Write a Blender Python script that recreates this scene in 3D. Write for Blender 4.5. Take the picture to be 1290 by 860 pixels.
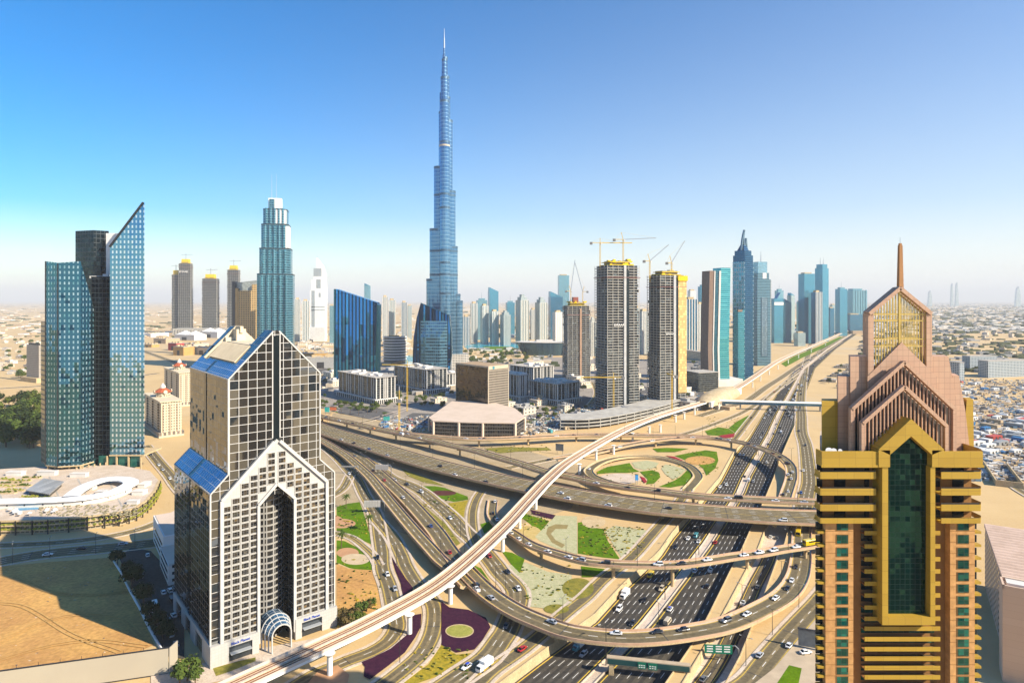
import bpy, bmesh, math, random
from mathutils import Vector, Matrix, noise, geometry
R = math.radians
rnd = random.Random(11)
S = bpy.context.scene
COL = S.collection
for o in list(bpy.data.objects): bpy.data.objects.remove(o)

# ------------------------------------------------------------------ camera, light, exposure
F, H, CX, HY = 800.0, 168.0, 645.0, 378.0      # focal (photo px), eye height (m), centre column, horizon row
cam = bpy.data.objects.new('camera', bpy.data.cameras.new('camera')); COL.objects.link(cam)
cam.location = (0, 0, H); cam.rotation_euler = (R(90), 0, 0)
cam.data.sensor_width = 36; cam.data.lens = 36 * F / 1290; cam.data.shift_y = -52 / 1290
cam.data.clip_start = 1; cam.data.clip_end = 120000
S.camera = cam
SUN_EL, SUN_AZ = R(33), math.atan2(0.89, -0.455)      # azimuth clockwise from +Y
world = bpy.data.worlds.new('World'); S.world = world; world.use_nodes = True
wt = world.node_tree; wn = wt.nodes
bg = wn['Background']; sky = wn.new('ShaderNodeTexSky'); sky.sky_type = 'NISHITA'
sky.sun_disc = False; sky.sun_elevation = SUN_EL; sky.sun_rotation = SUN_AZ
sky.altitude = 0; sky.air_density = 1.0; sky.dust_density = 0.3; sky.ozone_density = 3.0
hs = wn.new('ShaderNodeHueSaturation'); hs.inputs['Saturation'].default_value = 2.0
hs.inputs['Value'].default_value = 1.02; hs.inputs['Hue'].default_value = 0.503
wt.links.new(sky.outputs[0], hs.inputs['Color']); 
tcw = wn.new('ShaderNodeTexCoord'); spx = wn.new('ShaderNodeSeparateXYZ'); wt.links.new(tcw.outputs['Generated'], spx.inputs[0])
def wmath(op, a, b=0.0):
    n = wn.new('ShaderNodeMath'); n.operation = op; n.use_clamp = False
    for i, v in enumerate((a, b)):
        if isinstance(v, bpy.types.NodeSocket): wt.links.new(v, n.inputs[i])
        else: n.inputs[i].default_value = v
    return n.outputs[0]
# dusty air: pale towards the horizon, a little paler on the sunward side
dz = wmath('MAXIMUM', spx.outputs[2], 0.0)
dust = wmath('POWER', 2.718, wmath('MULTIPLY', wmath('DIVIDE', dz, wmath('ADD', wmath('MULTIPLY', spx.outputs[0], .13), .15)), -1.0))
dust = wmath('MINIMUM', wmath('MAXIMUM', dust, 0.0), 1.0)
mx = wn.new('ShaderNodeMix'); mx.data_type = 'RGBA'; wt.links.new(dust, mx.inputs[0]); wt.links.new(hs.outputs[0], mx.inputs[6])
mx.inputs[7].default_value = (5.6, 5.6, 5.5, 1); wt.links.new(mx.outputs[2], bg.inputs['Color'])
bg.inputs['Strength'].default_value = 0.095
sl = bpy.data.lights.new('sun', 'SUN'); sl.energy = 5.0; sl.angle = R(0.5); sl.color = (1.0, 0.89, 0.71)
sun = bpy.data.objects.new('sun', sl); COL.objects.link(sun)
sdir = Vector((math.sin(SUN_AZ) * math.cos(SUN_EL), math.cos(SUN_AZ) * math.cos(SUN_EL), math.sin(SUN_EL)))
sun.rotation_euler = sdir.to_track_quat('Z', 'Y').to_euler(); sun.location = (300, -200, 600)
S.view_settings.view_transform = 'Standard'; S.view_settings.look = 'None'
S.view_settings.exposure = 0.98; S.view_settings.gamma = 1; S.view_settings.use_curve_mapping = False
S.render.engine = 'CYCLES'
cy = S.cycles
cy.use_denoising = True; cy.max_bounces = 6; cy.diffuse_bounces = 2; cy.glossy_bounces = 4; cy.transmission_bounces = 2
cy.volume_bounces = 0; cy.transparent_max_bounces = 4; cy.caustics_reflective = False; cy.caustics_refractive = False
cy.sample_clamp_indirect = 4

# ------------------------------------------------------------------ helpers
def W(px, py, z=0.0):
    Y = (H - z) * F / (py - HY)
    return Vector(((px - CX) / F * Y, Y, z))
def at(px, Y): return (px - CX) / F * Y
def hz(py, Y): return H - (py - HY) * Y / F

class MB:
    """collects shapes of one part; build() links them as one mesh object with UVs in metres"""
    def __init__(s): s.v = []; s.f = []; s.m = []
    def add(s, vs, fs, mi=0):
        n = len(s.v); s.v += [tuple(p) for p in vs]
        s.f += [tuple(i + n for i in f) for f in fs]; s.m += [mi] * len(fs)
        return s
    def box(s, x0, x1, y0, y1, z0, z1, mi=0):
        return s.add([(x0,y0,z0),(x1,y0,z0),(x1,y1,z0),(x0,y1,z0),(x0,y0,z1),(x1,y0,z1),(x1,y1,z1),(x0,y1,z1)],
                     [(3,2,1,0),(4,5,6,7),(0,1,5,4),(1,2,6,5),(2,3,7,6),(3,0,4,7)], mi)
    def prism(s, poly, z0, z1, mi=0, top=True, bot=True, mt=None):
        n = len(poly)
        za = z0 if hasattr(z0, '__len__') else [z0] * n; zb = z1 if hasattr(z1, '__len__') else [z1] * n
        vs = [(p[0], p[1], za[i]) for i, p in enumerate(poly)] + [(p[0], p[1], zb[i]) for i, p in enumerate(poly)]
        s.add(vs, [(i, (i + 1) % n, n + (i + 1) % n, n + i) for i in range(n)], mi)
        if top: s.add([vs[n + i] for i in range(n)], [tuple(range(n))], mi if mt is None else mt)
        if bot: s.add([vs[i] for i in range(n)], [tuple(reversed(range(n)))], mi)
        return s
    def xprism(s, prof, y0, y1, mi=0, ma=0):
        """profile in x,z (counter-clockwise seen from -y) extruded along y"""
        n = len(prof)
        vs = [(p[0], y0, p[1]) for p in prof] + [(p[0], y1, p[1]) for p in prof]
        s.add(vs, [(i, n + i, n + (i + 1) % n, (i + 1) % n) for i in range(n)], ma)
        s.add(vs[:n], [tuple(range(n))], mi); s.add(vs[n:], [tuple(reversed(range(n)))], mi)
        return s
    def bar(s, a, b, w, h=None, mi=0):
        a = Vector(a); b = Vector(b); h = h or w; d = (b - a)
        if d.length < 1e-6: return s
        d.normalize(); up = Vector((0, 0, 1)) if abs(d.z) < 0.95 else Vector((0, 1, 0))
        x = d.cross(up).normalized() * w / 2; y = x.cross(d).normalized() * h / 2
        vs = [a - x - y, a + x - y, a + x + y, a - x + y, b - x - y, b + x - y, b + x + y, b - x + y]
        return s.add(vs, [(3,2,1,0),(4,5,6,7),(0,1,5,4),(1,2,6,5),(2,3,7,6),(3,0,4,7)], mi)
    def tube(s, a, b, r0, r1=None, n=8, mi=0):
        a = Vector(a); b = Vector(b); r1 = r0 if r1 is None else r1; d = (b - a).normalized()
        up = Vector((0, 0, 1)) if abs(d.z) < 0.95 else Vector((1, 0, 0))
        x = d.cross(up).normalized(); y = d.cross(x).normalized()
        vs = []
        for c, r in ((a, r0), (b, r1)):
            vs += [c + (x * math.cos(t) + y * math.sin(t)) * r for t in (2 * math.pi * k / n for k in range(n))]
        s.add(vs, [(i, n + i, n + (i + 1) % n, (i + 1) % n) for i in range(n)] + [tuple(range(n)), tuple(reversed(range(n, 2 * n)))], mi)
        return s
    def loft(s, rings, mi=0, caps=True, closed=True):
        n = len(rings[0]); base = len(s.v)
        for r in rings: s.v += [tuple(p) for p in r]
        for k in range(len(rings) - 1):
            for i in range(n if closed else n - 1):
                j = (i + 1) % n
                s.f.append((base + k*n + i, base + k*n + j, base + (k+1)*n + j, base + (k+1)*n + i)); s.m.append(mi)
        if caps and closed:
            s.f.append(tuple(base + i for i in reversed(range(n)))); s.m.append(mi)
            s.f.append(tuple(base + (len(rings)-1)*n + i for i in range(n))); s.m.append(mi)
        return s
    def build(s, name, mats, parent=None, smooth=False):
        me = bpy.data.meshes.new(name); me.from_pydata(s.v, [], s.f)
        mats = mats if isinstance(mats, (list, tuple)) else [mats]
        for m in mats: me.materials.append(m)
        if len(mats) > 1: me.polygons.foreach_set('material_index', s.m)
        me.update()
        uv = me.uv_layers.new(name='UVMap').data
        for p in me.polygons:
            n = p.normal
            if abs(n.z) > 0.75:
                for li in p.loop_indices: c = me.vertices[me.loops[li].vertex_index].co; uv[li].uv = (c.x, c.y)
            else:
                l = math.hypot(n.x, n.y); tx, ty = -n.y / l, n.x / l
                for li in p.loop_indices: c = me.vertices[me.loops[li].vertex_index].co; uv[li].uv = (c.x*tx + c.y*ty, c.z)
        if smooth: me.polygons.foreach_set('use_smooth', [True] * len(me.polygons))
        o = bpy.data.objects.new(name, me); COL.objects.link(o)
        if parent is not None: o.parent = parent
        return o

def tag(o, label=None, cat=None, group=None, kind=None):
    if label: o['label'] = label
    if cat: o['category'] = cat
    if group: o['group'] = group
    if kind: o['kind'] = kind
    return o
def thing(name, label, cat, loc=(0,0,0), rz=0.0, group=None):
    o = bpy.data.objects.new(name, None); COL.objects.link(o); o.empty_display_size = 1
    o.location = loc; o.rotation_euler = (0, 0, rz)
    return tag(o, label, cat, group)
def struct(o): o['kind'] = 'structure'; return o
KIDS = {}
def dup(root, loc, rz=0.0, sc=1.0, label=None, group=None, mats=None):
    """copy of a thing with copies of its parts; mats swaps a material on the copied parts"""
    r = root.copy(); COL.objects.link(r); r.location = loc; r.rotation_euler = (0, 0, rz)
    r.scale = (sc, sc, sc) if not hasattr(sc, '__len__') else sc
    if label: r['label'] = label
    if group: r['group'] = group
    if root.name not in KIDS: KIDS[root.name] = [(c, list(c.children)) for c in root.children]
    for ch, gs in KIDS[root.name]:
        c = ch.copy(); COL.objects.link(c); c.parent = r
        for g in gs:
            d = g.copy(); COL.objects.link(d); d.parent = c
    return r

def lettering(parent, s, size, loc, mat, depth=.1, rot=(R(90), 0, 0)):
    cu = bpy.data.curves.new('lettering', 'FONT'); cu.body = s; cu.size = size; cu.extrude = depth
    o = bpy.data.objects.new('tmp', cu); COL.objects.link(o); bpy.context.view_layer.update()
    me = bpy.data.meshes.new_from_object(o.evaluated_get(bpy.context.evaluated_depsgraph_get()))
    bpy.data.objects.remove(o); bpy.data.curves.remove(cu)
    me.materials.clear(); me.materials.append(mat); me.name = 'lettering'
    o = bpy.data.objects.new('lettering', me); COL.objects.link(o); o.parent = parent; o.location = loc; o.rotation_euler = rot
    return o
# ------------------------------------------------------------------ materials
MATS = {}
def _new(name):
    m = bpy.data.materials.new(name); m.use_nodes = True
    return m, m.node_tree, m.node_tree.nodes['Principled BSDF']
def N(t, kind, **kw):
    n = t.nodes.new(kind)
    for k, v in kw.items():
        if k in n.inputs: n.inputs[k].default_value = v
        else: setattr(n, k, v)
    return n
def mixc(t, fac, a, b):
    n = t.nodes.new('ShaderNodeMix'); n.data_type = 'RGBA'
    for sock, v in ((n.inputs[0], fac), (n.inputs[6], a), (n.inputs[7], b)):
        if isinstance(v, bpy.types.NodeSocket): t.links.new(v, sock)
        elif hasattr(v, '__len__'): sock.default_value = (*v[:3], 1)
        else: sock.default_value = v
    return n.outputs[2]
def math_(t, op, a, b=None):
    n = t.nodes.new('ShaderNodeMath'); n.operation = op
    for i, v in enumerate((a, b)):
        if v is None: continue
        if isinstance(v, bpy.types.NodeSocket): t.links.new(v, n.inputs[i])
        else: n.inputs[i].default_value = v
    return n.outputs[0]
def surf(name, c, rough=0.8, metal=0.0, c2=None, scale=0.2, fine=None, spec=None, bump=0.0):
    """plain surface whose colour wanders between c and c2 at a large and a fine scale"""
    if name in MATS: return MATS[name]
    m, t, b = _new(name)
    b.inputs['Roughness'].default_value = rough; b.inputs['Metallic'].default_value = metal
    b.inputs['Specular IOR Level'].default_value = .06 if spec is None else spec
    if c2 is None: c2 = tuple(x * 0.82 for x in c)
    tc = N(t, 'ShaderNodeTexCoord')
    n1 = N(t, 'ShaderNodeTexNoise', Scale=scale, Detail=4.0, Roughness=0.62)
    t.links.new(tc.outputs['Object'], n1.inputs['Vector'])
    r = N(t, 'ShaderNodeMapRange'); r.inputs[1].default_value = 0.35; r.inputs[2].default_value = 0.66
    t.links.new(n1.outputs[0], r.inputs[0])
    col = mixc(t, r.outputs[0], c, c2)
    if fine:
        n2 = N(t, 'ShaderNodeTexNoise', Scale=fine, Detail=3.0); t.links.new(tc.outputs['Object'], n2.inputs['Vector'])
        r2 = N(t, 'ShaderNodeMapRange'); r2.inputs[1].default_value = 0.3; r2.inputs[2].default_value = 0.7
        r2.inputs[3].default_value = 0.8; r2.inputs[4].default_value = 1.15
        t.links.new(n2.outputs[0], r2.inputs[0])
        vm = N(t, 'ShaderNodeVectorMath', operation='SCALE'); t.links.new(col, vm.inputs[0]); t.links.new(r2.outputs[0], vm.inputs['Scale'])
        col = vm.outputs[0]
    t.links.new(col, b.inputs['Base Color'])
    if bump:
        bp = N(t, 'ShaderNodeBump', Strength=bump, Distance=0.3); t.links.new(n1.outputs[0], bp.inputs['Height']); t.links.new(bp.outputs[0], b.inputs['Normal'])
    MATS[name] = m
    return m
def plain(name, c, rough=0.6, metal=0.0, spec=None, coat=0.0):
    if name in MATS: return MATS[name]
    m, t, b = _new(name); b.inputs['Base Color'].default_value = (*c, 1)
    b.inputs['Roughness'].default_value = rough; b.inputs['Metallic'].default_value = metal
    if coat: b.inputs['Coat Weight'].default_value = coat; b.inputs['Coat Roughness'].default_value = 0.08
    MATS[name] = m
    return m
def facade(name, glass, frame, cw=3.0, ch=3.6, fu=0.12, fv=0.25, metal=0.75, rough=0.06, glass2=None, tilt=0.02, frough=0.5, off=(0.0, 0.0), fmetal=0.0, dark=0.0):
    """curtain wall: a grid of panes cw x ch metres with frame bars; every pane tilts a little and differs in tone"""
    if name in MATS: return MATS[name]
    m, t, b = _new(name); L = t.links.new
    tc = N(t, 'ShaderNodeTexCoord')
    vm = N(t, 'ShaderNodeVectorMath', operation='DIVIDE'); L(tc.outputs['UV'], vm.inputs[0]); vm.inputs[1].default_value = (cw, ch, 1)
    va = N(t, 'ShaderNodeVectorMath', operation='ADD'); L(vm.outputs[0], va.inputs[0]); va.inputs[1].default_value = (off[0] + 1000, off[1] + 1000, 0)
    fr = N(t, 'ShaderNodeVectorMath', operation='FRACTION'); L(va.outputs[0], fr.inputs[0])
    fl = N(t, 'ShaderNodeVectorMath', operation='FLOOR'); L(va.outputs[0], fl.inputs[0])
    sp = N(t, 'ShaderNodeSeparateXYZ'); L(fr.outputs[0], sp.inputs[0])
    mask = math_(t, 'MAXIMUM', math_(t, 'LESS_THAN', sp.outputs[0], fu), math_(t, 'LESS_THAN', sp.outputs[1], fv))
    wnz = N(t, 'ShaderNodeTexWhiteNoise', noise_dimensions='3D'); L(fl.outputs[0], wnz.inputs['Vector'])
    g2 = glass2 or tuple(min(1, x * 1.7) for x in glass)
    ramp = math_(t, 'POWER', wnz.outputs['Value'], 2.5)
    gcol = mixc(t, ramp, glass, g2)
    L(mixc(t, mask, gcol, frame), b.inputs['Base Color'])
    mm = N(t, 'ShaderNodeMix'); L(mask, mm.inputs[0]); mm.inputs[2].default_value = metal; mm.inputs[3].default_value = fmetal; L(mm.outputs[0], b.inputs['Metallic'])
    mr = N(t, 'ShaderNodeMix'); L(mask, mr.inputs[0]); mr.inputs[2].default_value = rough; mr.inputs[3].default_value = frough; L(mr.outputs[0], b.inputs['Roughness'])
    if tilt:
        ge = N(t, 'ShaderNodeNewGeometry')
        su = N(t, 'ShaderNodeVectorMath', operation='SUBTRACT'); L(wnz.outputs['Color'], su.inputs[0]); su.inputs[1].default_value = (.5, .5, .5)
        sc = N(t, 'ShaderNodeVectorMath', operation='SCALE'); L(su.outputs[0], sc.inputs[0]); sc.inputs['Scale'].default_value = tilt
        ad = N(t, 'ShaderNodeVectorMath', operation='ADD'); L(ge.outputs['Normal'], ad.inputs[0]); L(sc.outputs[0], ad.inputs[1])
        no = N(t, 'ShaderNodeVectorMath', operation='NORMALIZE'); L(ad.outputs[0], no.inputs[0]); L(no.outputs[0], b.inputs['Normal'])
    MATS[name] = m
    return m

M_sand = surf('sand', (.56, .41, .23), .95, c2=(.45, .31, .155), scale=.02, fine=.6)
M_lot = surf('lot_sand', (.57, .33, .105), .95, c2=(.44, .235, .085), scale=.035, fine=.5)
M_asph = surf('asphalt', (.095, .084, .068), .9, c2=(.072, .064, .053), scale=.05, fine=.7, spec=.04)
M_asph2 = surf('flyover_asphalt', (.26, .205, .115), .9, c2=(.21, .165, .09), scale=.05, fine=.7, spec=.04)
M_conc = surf('pale_concrete', (.56, .43, .25), .85, c2=(.46, .34, .19), scale=.15, fine=1.5)
M_pave = surf('pale_paving', (.60, .50, .40), .85, c2=(.50, .40, .30), scale=.1, fine=1.2)
M_pink = surf('pink_parapet', (.55, .36, .24), .85, c2=(.46, .29, .19), scale=.2)
M_white = surf('white_paint', (.78, .76, .72), .6, c2=(.68, .66, .62), scale=.3)
M_line = plain('white_line', (.75, .74, .70), .7)
M_yel = plain('yellow_line', (.62, .42, .04), .7)
M_lawn = surf('lawn_grass', (.115, .205, .003), .95, c2=(.06, .125, .003), scale=.07, fine=.9, bump=.4)
M_wear = surf('worn_lane', (.165, .135, .082), .9, c2=(.125, .102, .062), scale=.08, fine=.7, spec=.04)
M_wear2 = surf('worn_highway_lane', (.062, .057, .05), .9, c2=(.048, .044, .04), scale=.08, fine=.7, spec=.04)
M_olive = surf('dry_grass', (.26, .22, .04), .95, c2=(.15, .15, .03), scale=.25, fine=1.4)
M_purple = surf('purple_flowers', (.055, .016, .035), .95, c2=(.035, .010, .028), scale=.4, fine=2.0)
M_red = surf('red_flowers', (.34, .03, .04), .95, c2=(.22, .02, .03), scale=.5, fine=2.0)
M_yflow = surf('yellow_flowers', (.42, .30, .03), .95, c2=(.20, .18, .02), scale=.5, fine=2.0)
M_peb = surf('pebble_mosaic', (.46, .43, .26), .95, c2=(.36, .36, .19), scale=.3, fine=1.6)
M_dark = plain('dark_metal', (.03, .03, .032), .5, .3)
M_steel = plain('steel', (.45, .46, .47), .35, .8)
M_leaf = surf('leaf', (.045, .075, .016), .8, c2=(.08, .11, .02), scale=.6)
M_leaf2 = surf('leaf_yellow', (.10, .12, .02), .8, c2=(.06, .085, .015), scale=.6)
M_bark = surf('bark', (.12, .08, .05), .9)
M_glassdk = plain('dark_glass', (.02, .03, .035), .05, .5)
# ------------------------------------------------------------------ ground, highway cutting, roads
def interp(tab, y):
    if y <= tab[0][0]: a, b = tab[0], tab[1]
    elif y >= tab[-1][0]: a, b = tab[-2], tab[-1]
    else:
        for a, b in zip(tab, tab[1:]):
            if a[0] <= y <= b[0]: break
    return a[1] + (b[1] - a[1]) * (y - a[0]) / (b[0] - a[0])
def zf(Y):                                      # highway level: sunk 4.5 m through the interchange, level beyond it
    return -4.5 if Y < 640 else (-4.5 + 4.54 * min(1, (Y - 640) / 260))
def Wh(px, py):
    z = -4.5
    for _ in range(6): z = zf(W(px, py, z).y)
    return W(px, py, z)
DIV = sorted((p.y, p.x) for p in (Wh(*q) for q in ((742,860),(813,787),(861,725),(890,686),(932,621),(941,599),(969,550),(983,519),(1013,464),(1043,439.5),(1064,426),(1090,410),(1108,398))))
LE = sorted((p.y, p.x) for p in (Wh(*q) for q in ((647,860),(689,828),(750,784),(787,743),(831,703),(846,680),(897,619),(907,607),(924,574),(943,552),(962,521))))
RE = sorted((p.y, p.x) for p in (W(*q) for q in ((839,859),(874,808),(891,777),(923.5,711),(933.5,693),(945,667),(964.6,625),(974.6,601),(986,570),(1000.7,536),(1004.4,523))))
xd = lambda Y: interp(DIV, Y)
def xl(Y): return interp(LE, Y) if Y < 900 else xd(Y) - (xd(900) - interp(LE, 900))
def xr(Y): return interp(RE, Y) if Y < 900 else xd(Y) + (interp(RE, 900) - xd(900))
SL = sorted((p.y, p.x) for p in (W(*q) for q in ((862,858),(890,812),(912,772),(947,706),(956,689.6),(963,670),(974,642))))
SR = sorted((p.y, p.x) for p in (W(*q) for q in ((913.6,860),(932,826),(962,750),(979.5,702.5),(988,685),(999,642))))
def zs(Y): return -4.5 if Y < 440 else (-4.5 + 4.5 * min(1, (Y - 440) / 70))
Ys = [200 + 10 * k for k in range(71)]
SY = [200 + 10 * k for k in range(32)]
hole1 = [(xl(y), y) for y in Ys] + [(xr(y), y) for y in reversed(Ys)]
hole2 = [(interp(SL, y), y) for y in SY] + [(interp(SR, y), y) for y in reversed(SY)]
outer = [(-70000, -400), (70000, -400), (70000, 70000), (-70000, 70000)]
near = [(-900, -300), (1200, -300), (1200, 1700), (-900, 1700)]
allp = [[Vector((p[0], p[1], 0)) for p in q] for q in (near, hole1, hole2)]
flat = [p for q in allp for p in q]
gm = MB(); gm.add(flat, [tuple(t) for t in geometry.tessellate_polygon(allp)])
for a, b, c, d in ((-70000,-400,70000,-300), (-70000,-300,-900,1700), (1200,-300,70000,1700), (-70000,1700,70000,70000)):
    gm.add([(a,b,0),(c,b,0),(c,d,0),(a,d,0)], [(0,1,2,3)])
def ground_mat():
    m, t, b = _new('ground'); L = t.links.new
    b.inputs['Roughness'].default_value = .95
    ge = N(t, 'ShaderNodeNewGeometry')
    n1 = N(t, 'ShaderNodeTexNoise', Scale=.012, Detail=5.0, Roughness=.65); L(ge.outputs['Position'], n1.inputs['Vector'])
    n2 = N(t, 'ShaderNodeTexNoise', Scale=.0011, Detail=6.0, Roughness=.7); L(ge.outputs['Position'], n2.inputs['Vector'])
    n3 = N(t, 'ShaderNodeTexNoise', Scale=.6, Detail=3.0); L(ge.outputs['Position'], n3.inputs['Vector'])
    def mr(s, a, c):
        r = N(t, 'ShaderNodeMapRange'); r.inputs[1].default_value = a; r.inputs[2].default_value = c; L(s, r.inputs[0]); return r.outputs[0]
    c = mixc(t, mr(n1.outputs[0], .38, .62), (.58, .405, .18), (.48, .315, .13))
    c = mixc(t, mr(n2.outputs[0], .52, .66), c, (.42, .36, .27))
    c = mixc(t, mr(n3.outputs[0], .30, .75), c, (.54, .385, .19))
    L(c, b.inputs['Base Color'])
    return m
gd = gm.build('ground', ground_mat()); struct(gd)
for p in gd.data.polygons:
    pass
bm = bmesh.new(); bm.from_mesh(gd.data)
for f in bm.faces:
    if f.normal.z < 0: f.normal_flip()
bm.to_mesh(gd.data); bm.free()

wl = MB()
for tab, ys, zz, sgn in ((xl, Ys, zf, 1), (xr, Ys, zf, -1), (lambda y: interp(SL, y), SY, zs, 1), (lambda y: interp(SR, y), SY, zs, -1)):
    for a, b in zip(ys, ys[1:]):
        za, zb = min(zz(a), -.01), min(zz(b), -.01)
        xa, xb = tab(a), tab(b)
        q = [(xa + sgn*.02, a, za), (xb + sgn*.02, b, zb), (xb + sgn*.02, b, .5), (xa + sgn*.02, a, .5)]
        k = [(xa - sgn*.6, a, .5), (xb - sgn*.6, b, .5), (xb - sgn*.6, b, 0), (xa - sgn*.6, a, 0)]
        if sgn > 0: wl.add(q + k, [(3,2,1,0), (7,6,5,4)[::-1], (2,3,4,5)])
        else: wl.add(q + k, [(0,1,2,3), (4,5,6,7), (3,2,5,4)])
wall = wl.build('retaining_wall', M_conc)
tag(wall, 'pale concrete retaining walls lining the sunken highway and its slip road', 'wall')

tf = MB()
for a, b in zip(SY, SY[1:]):
    tf.add([(interp(SL, a), a, zs(a)-.08), (interp(SR, a), a, zs(a)-.08), (interp(SR, b), b, zs(b)-.08), (interp(SL, b), b, zs(b)-.08)], [(0,1,2,3)])
struct(tf.build('slip_road_verge', M_pave))
hw = MB(); mk = MB(); mky = MB(); med = MB(); wr = MB()
HY_ = [200 + 10 * k for k in range(82)] + [1020 + 30 * k for k in range(60)] + [2820 + 150 * k for k in range(40)]
for a, b in zip(HY_, HY_[1:]):
    za, zb = zf(a), zf(b)
    hw.add([(xl(a), a, za), (xr(a), a, za), (xr(b), b, zb), (xl(b), b, zb)], [(0,1,2,3)])
    # divider: raised strip with two barrier walls
    for o0, o1, h in ((-3.2, 3.2, .25), (-3.2, -2.6, .9), (2.6, 3.2, .9)):
        med.add([(xd(a)+o0, a, za), (xd(a)+o1, a, za), (xd(b)+o1, b, zb), (xd(b)+o0, b, zb), (xd(a)+o0, a, za+h), (xd(a)+o1, a, za+h), (xd(b)+o1, b, zb+h), (xd(b)+o0, b, zb+h)],
                [(4,5,6,7), (1,2,6,5), (3,0,4,7), (0,1,5,4)])
    for tab0, tab1, ed in ((xl, lambda y: xd(y) - 3.4, 0), (lambda y: xd(y) + 3.4, xr, 1)):
        for k in range(0, 7):
            u = k / 6
            f0 = lambda y: tab0(y) + 1.6 + (tab1(y) - tab0(y) - 3.4) * u
            if k < 6 and a < 1600:
                f1 = lambda y: tab0(y) + 1.6 + (tab1(y) - tab0(y) - 3.4) * (k + .5) / 6
                wr.add([(f1(a)-1.1, a, za+.014), (f1(a)+1.1, a, za+.014), (f1(b)+1.1, b, zb+.014), (f1(b)-1.1, b, zb+.014)], [(0,1,2,3)])
            if k in (0, 6):
                w_ = .32
                mky.add([(f0(a)-w_, a, za+.03), (f0(a)+w_, a, za+.03), (f0(b)+w_, b, zb+.03), (f0(b)-w_, b, zb+.03)], [(0,1,2,3)])
            elif a < 1000:
                yb = a + 4.4
                mk.add([(f0(a)-.15, a, za+.03), (f0(a)+.15, a, za+.03), (f0(yb)+.15, yb, zf(yb)+.03), (f0(yb)-.15, yb, zf(yb)+.03)], [(0,1,2,3)])
highway = struct(hw.build('highway', M_asph))
struct(wr.build('lane_wear', M_wear2, highway)); struct(mk.build('lane_marking', M_line, highway)); struct(mky.build('edge_line', M_yel, highway)); struct(med.build('median_strip', M_pave, highway))

def dense(pts, step=4.0):
    out = []
    P = [pts[0] * 2 - pts[1]] + list(pts) + [pts[-1] * 2 - pts[-2]]
    for i in range(1, len(P) - 2):
        p0, p1, p2, p3 = P[i-1], P[i], P[i+1], P[i+2]
        n = max(2, int((p2 - p1).length / step))
        for k in range(n):
            t = k / n
            out.append(0.5 * ((2*p1) + (p2-p0)*t + (2*p0-5*p1+4*p2-p3)*t*t + (3*p1-p0-3*p2+p3)*t**3))
    out.append(P[-2].copy())
    return out
def frames(ps):
    fr = []
    for i in range(len(ps)):
        d = ps[min(i+1, len(ps)-1)] - ps[max(i-1, 0)]; d.z = 0; d.normalize()
        fr.append((d, Vector((-d.y, d.x, 0))))
    return fr
def strip(mb, ps, fr, prof, base=Vector((0,0,0)), caps=True):
    rings = []
    for p, (d, n) in zip(ps, fr):
        q = p - base
        rings.append([(q.x + n.x*o, q.y + n.y*o, q.z + z) for o, z in prof])
    mb.loft(rings, caps=caps)
def flatstrip(mb, ps, fr, o0, o1, dz, base, i0=0, i1=None):
    i1 = len(ps) - 1 if i1 is None else i1
    for i in range(i0, i1):
        a, b = ps[i] - base, ps[i+1] - base; na, nb = fr[i][1], fr[i+1][1]
        q = [a + na*o0, a + na*o1, b + nb*o1, b + nb*o0]
        mb.add([(v.x, v.y, v.z + dz) for v in q], [(3,2,1,0) if o1 > o0 else (0,1,2,3)])
ROADS = {}
LAYER = [0]
def lines(ps, fr, w, lanes, base, parent, wide=0, dz=.05, split=0):
    y = MB(); l = MB(); e = w / 2 - 1.2; v = MB()
    for k in range(lanes):
        o = -e + 2 * e * (k + .5) / lanes; hwid = e / lanes - .75
        if hwid > .3: flatstrip(v, ps, fr, o - hwid, o + hwid, dz - .012, base)
    for o in (-e, e): flatstrip(y, ps, fr, o - .17, o + .17, dz, base)
    if split: flatstrip(y, ps, fr, -.17, .17, dz, base)
    for k in range(1, lanes):
        o = -e + 2 * e * k / lanes
        i = 0
        while i < len(ps) - 1:
            flatstrip(l, ps, fr, o - .14, o + .14, dz, base, i, min(i + 1, len(ps) - 1)); i += 3
    c = [y.build('edge_line', M_yel, parent)]
    jt = MB()
    for i in range(7, len(ps) - 2, 11):
        d_, n_ = fr[i]; q = [ps[i] - base - n_*(w/2) - d_*.28, ps[i] - base + n_*(w/2) - d_*.28, ps[i] - base + n_*(w/2) + d_*.28, ps[i] - base - n_*(w/2) + d_*.28]
        jt.add([(v_.x, v_.y, v_.z + dz - .006) for v_ in q], [(3,2,1,0)])
    if jt.v: c.append(jt.build('expansion_joint', plain('joint_dark', (.05,.045,.04), .9), parent))
    if v.v: c.append(v.build('lane_wear', M_wear, parent))
    if l.v: c.append(l.build('lane_marking', M_line, parent))
    return c
def road(name, px, w, lanes=2, mat=None, kerb=True, z=None, wm=None):
    """ground-level road from a pixel centre line, kind structure; kerbs and painted lines are its children"""
    LAYER[0] += 1; zl = .05 + .012 * LAYER[0]
    pts = [W(p[0], p[1], (p[2] if len(p) > 2 else 0) + zl) for p in px]
    ps = dense(pts); fr = frames(ps); m = MB(); O = Vector((0,0,0))
    flatstrip(m, ps, fr, -w/2, w/2, 0, O)
    r = struct(m.build(name, mat or M_asph2))
    for c in lines(ps, fr, w, lanes, O, r, dz=.02): struct(c)
    if kerb:
        k = MB()
        for s in (-1, 1):
            a = s * (w/2 + .02); b = s * (w/2 + 1.6)
            pr = [(a, -.1), (b, -.1), (b, .14), (a, .14)]
            strip(k, ps, fr, pr if s < 0 else pr[::-1])
        struct(k.build('kerb', M_pave, r))
    ROADS[wm or name] = (ps, w)
    return r
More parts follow.
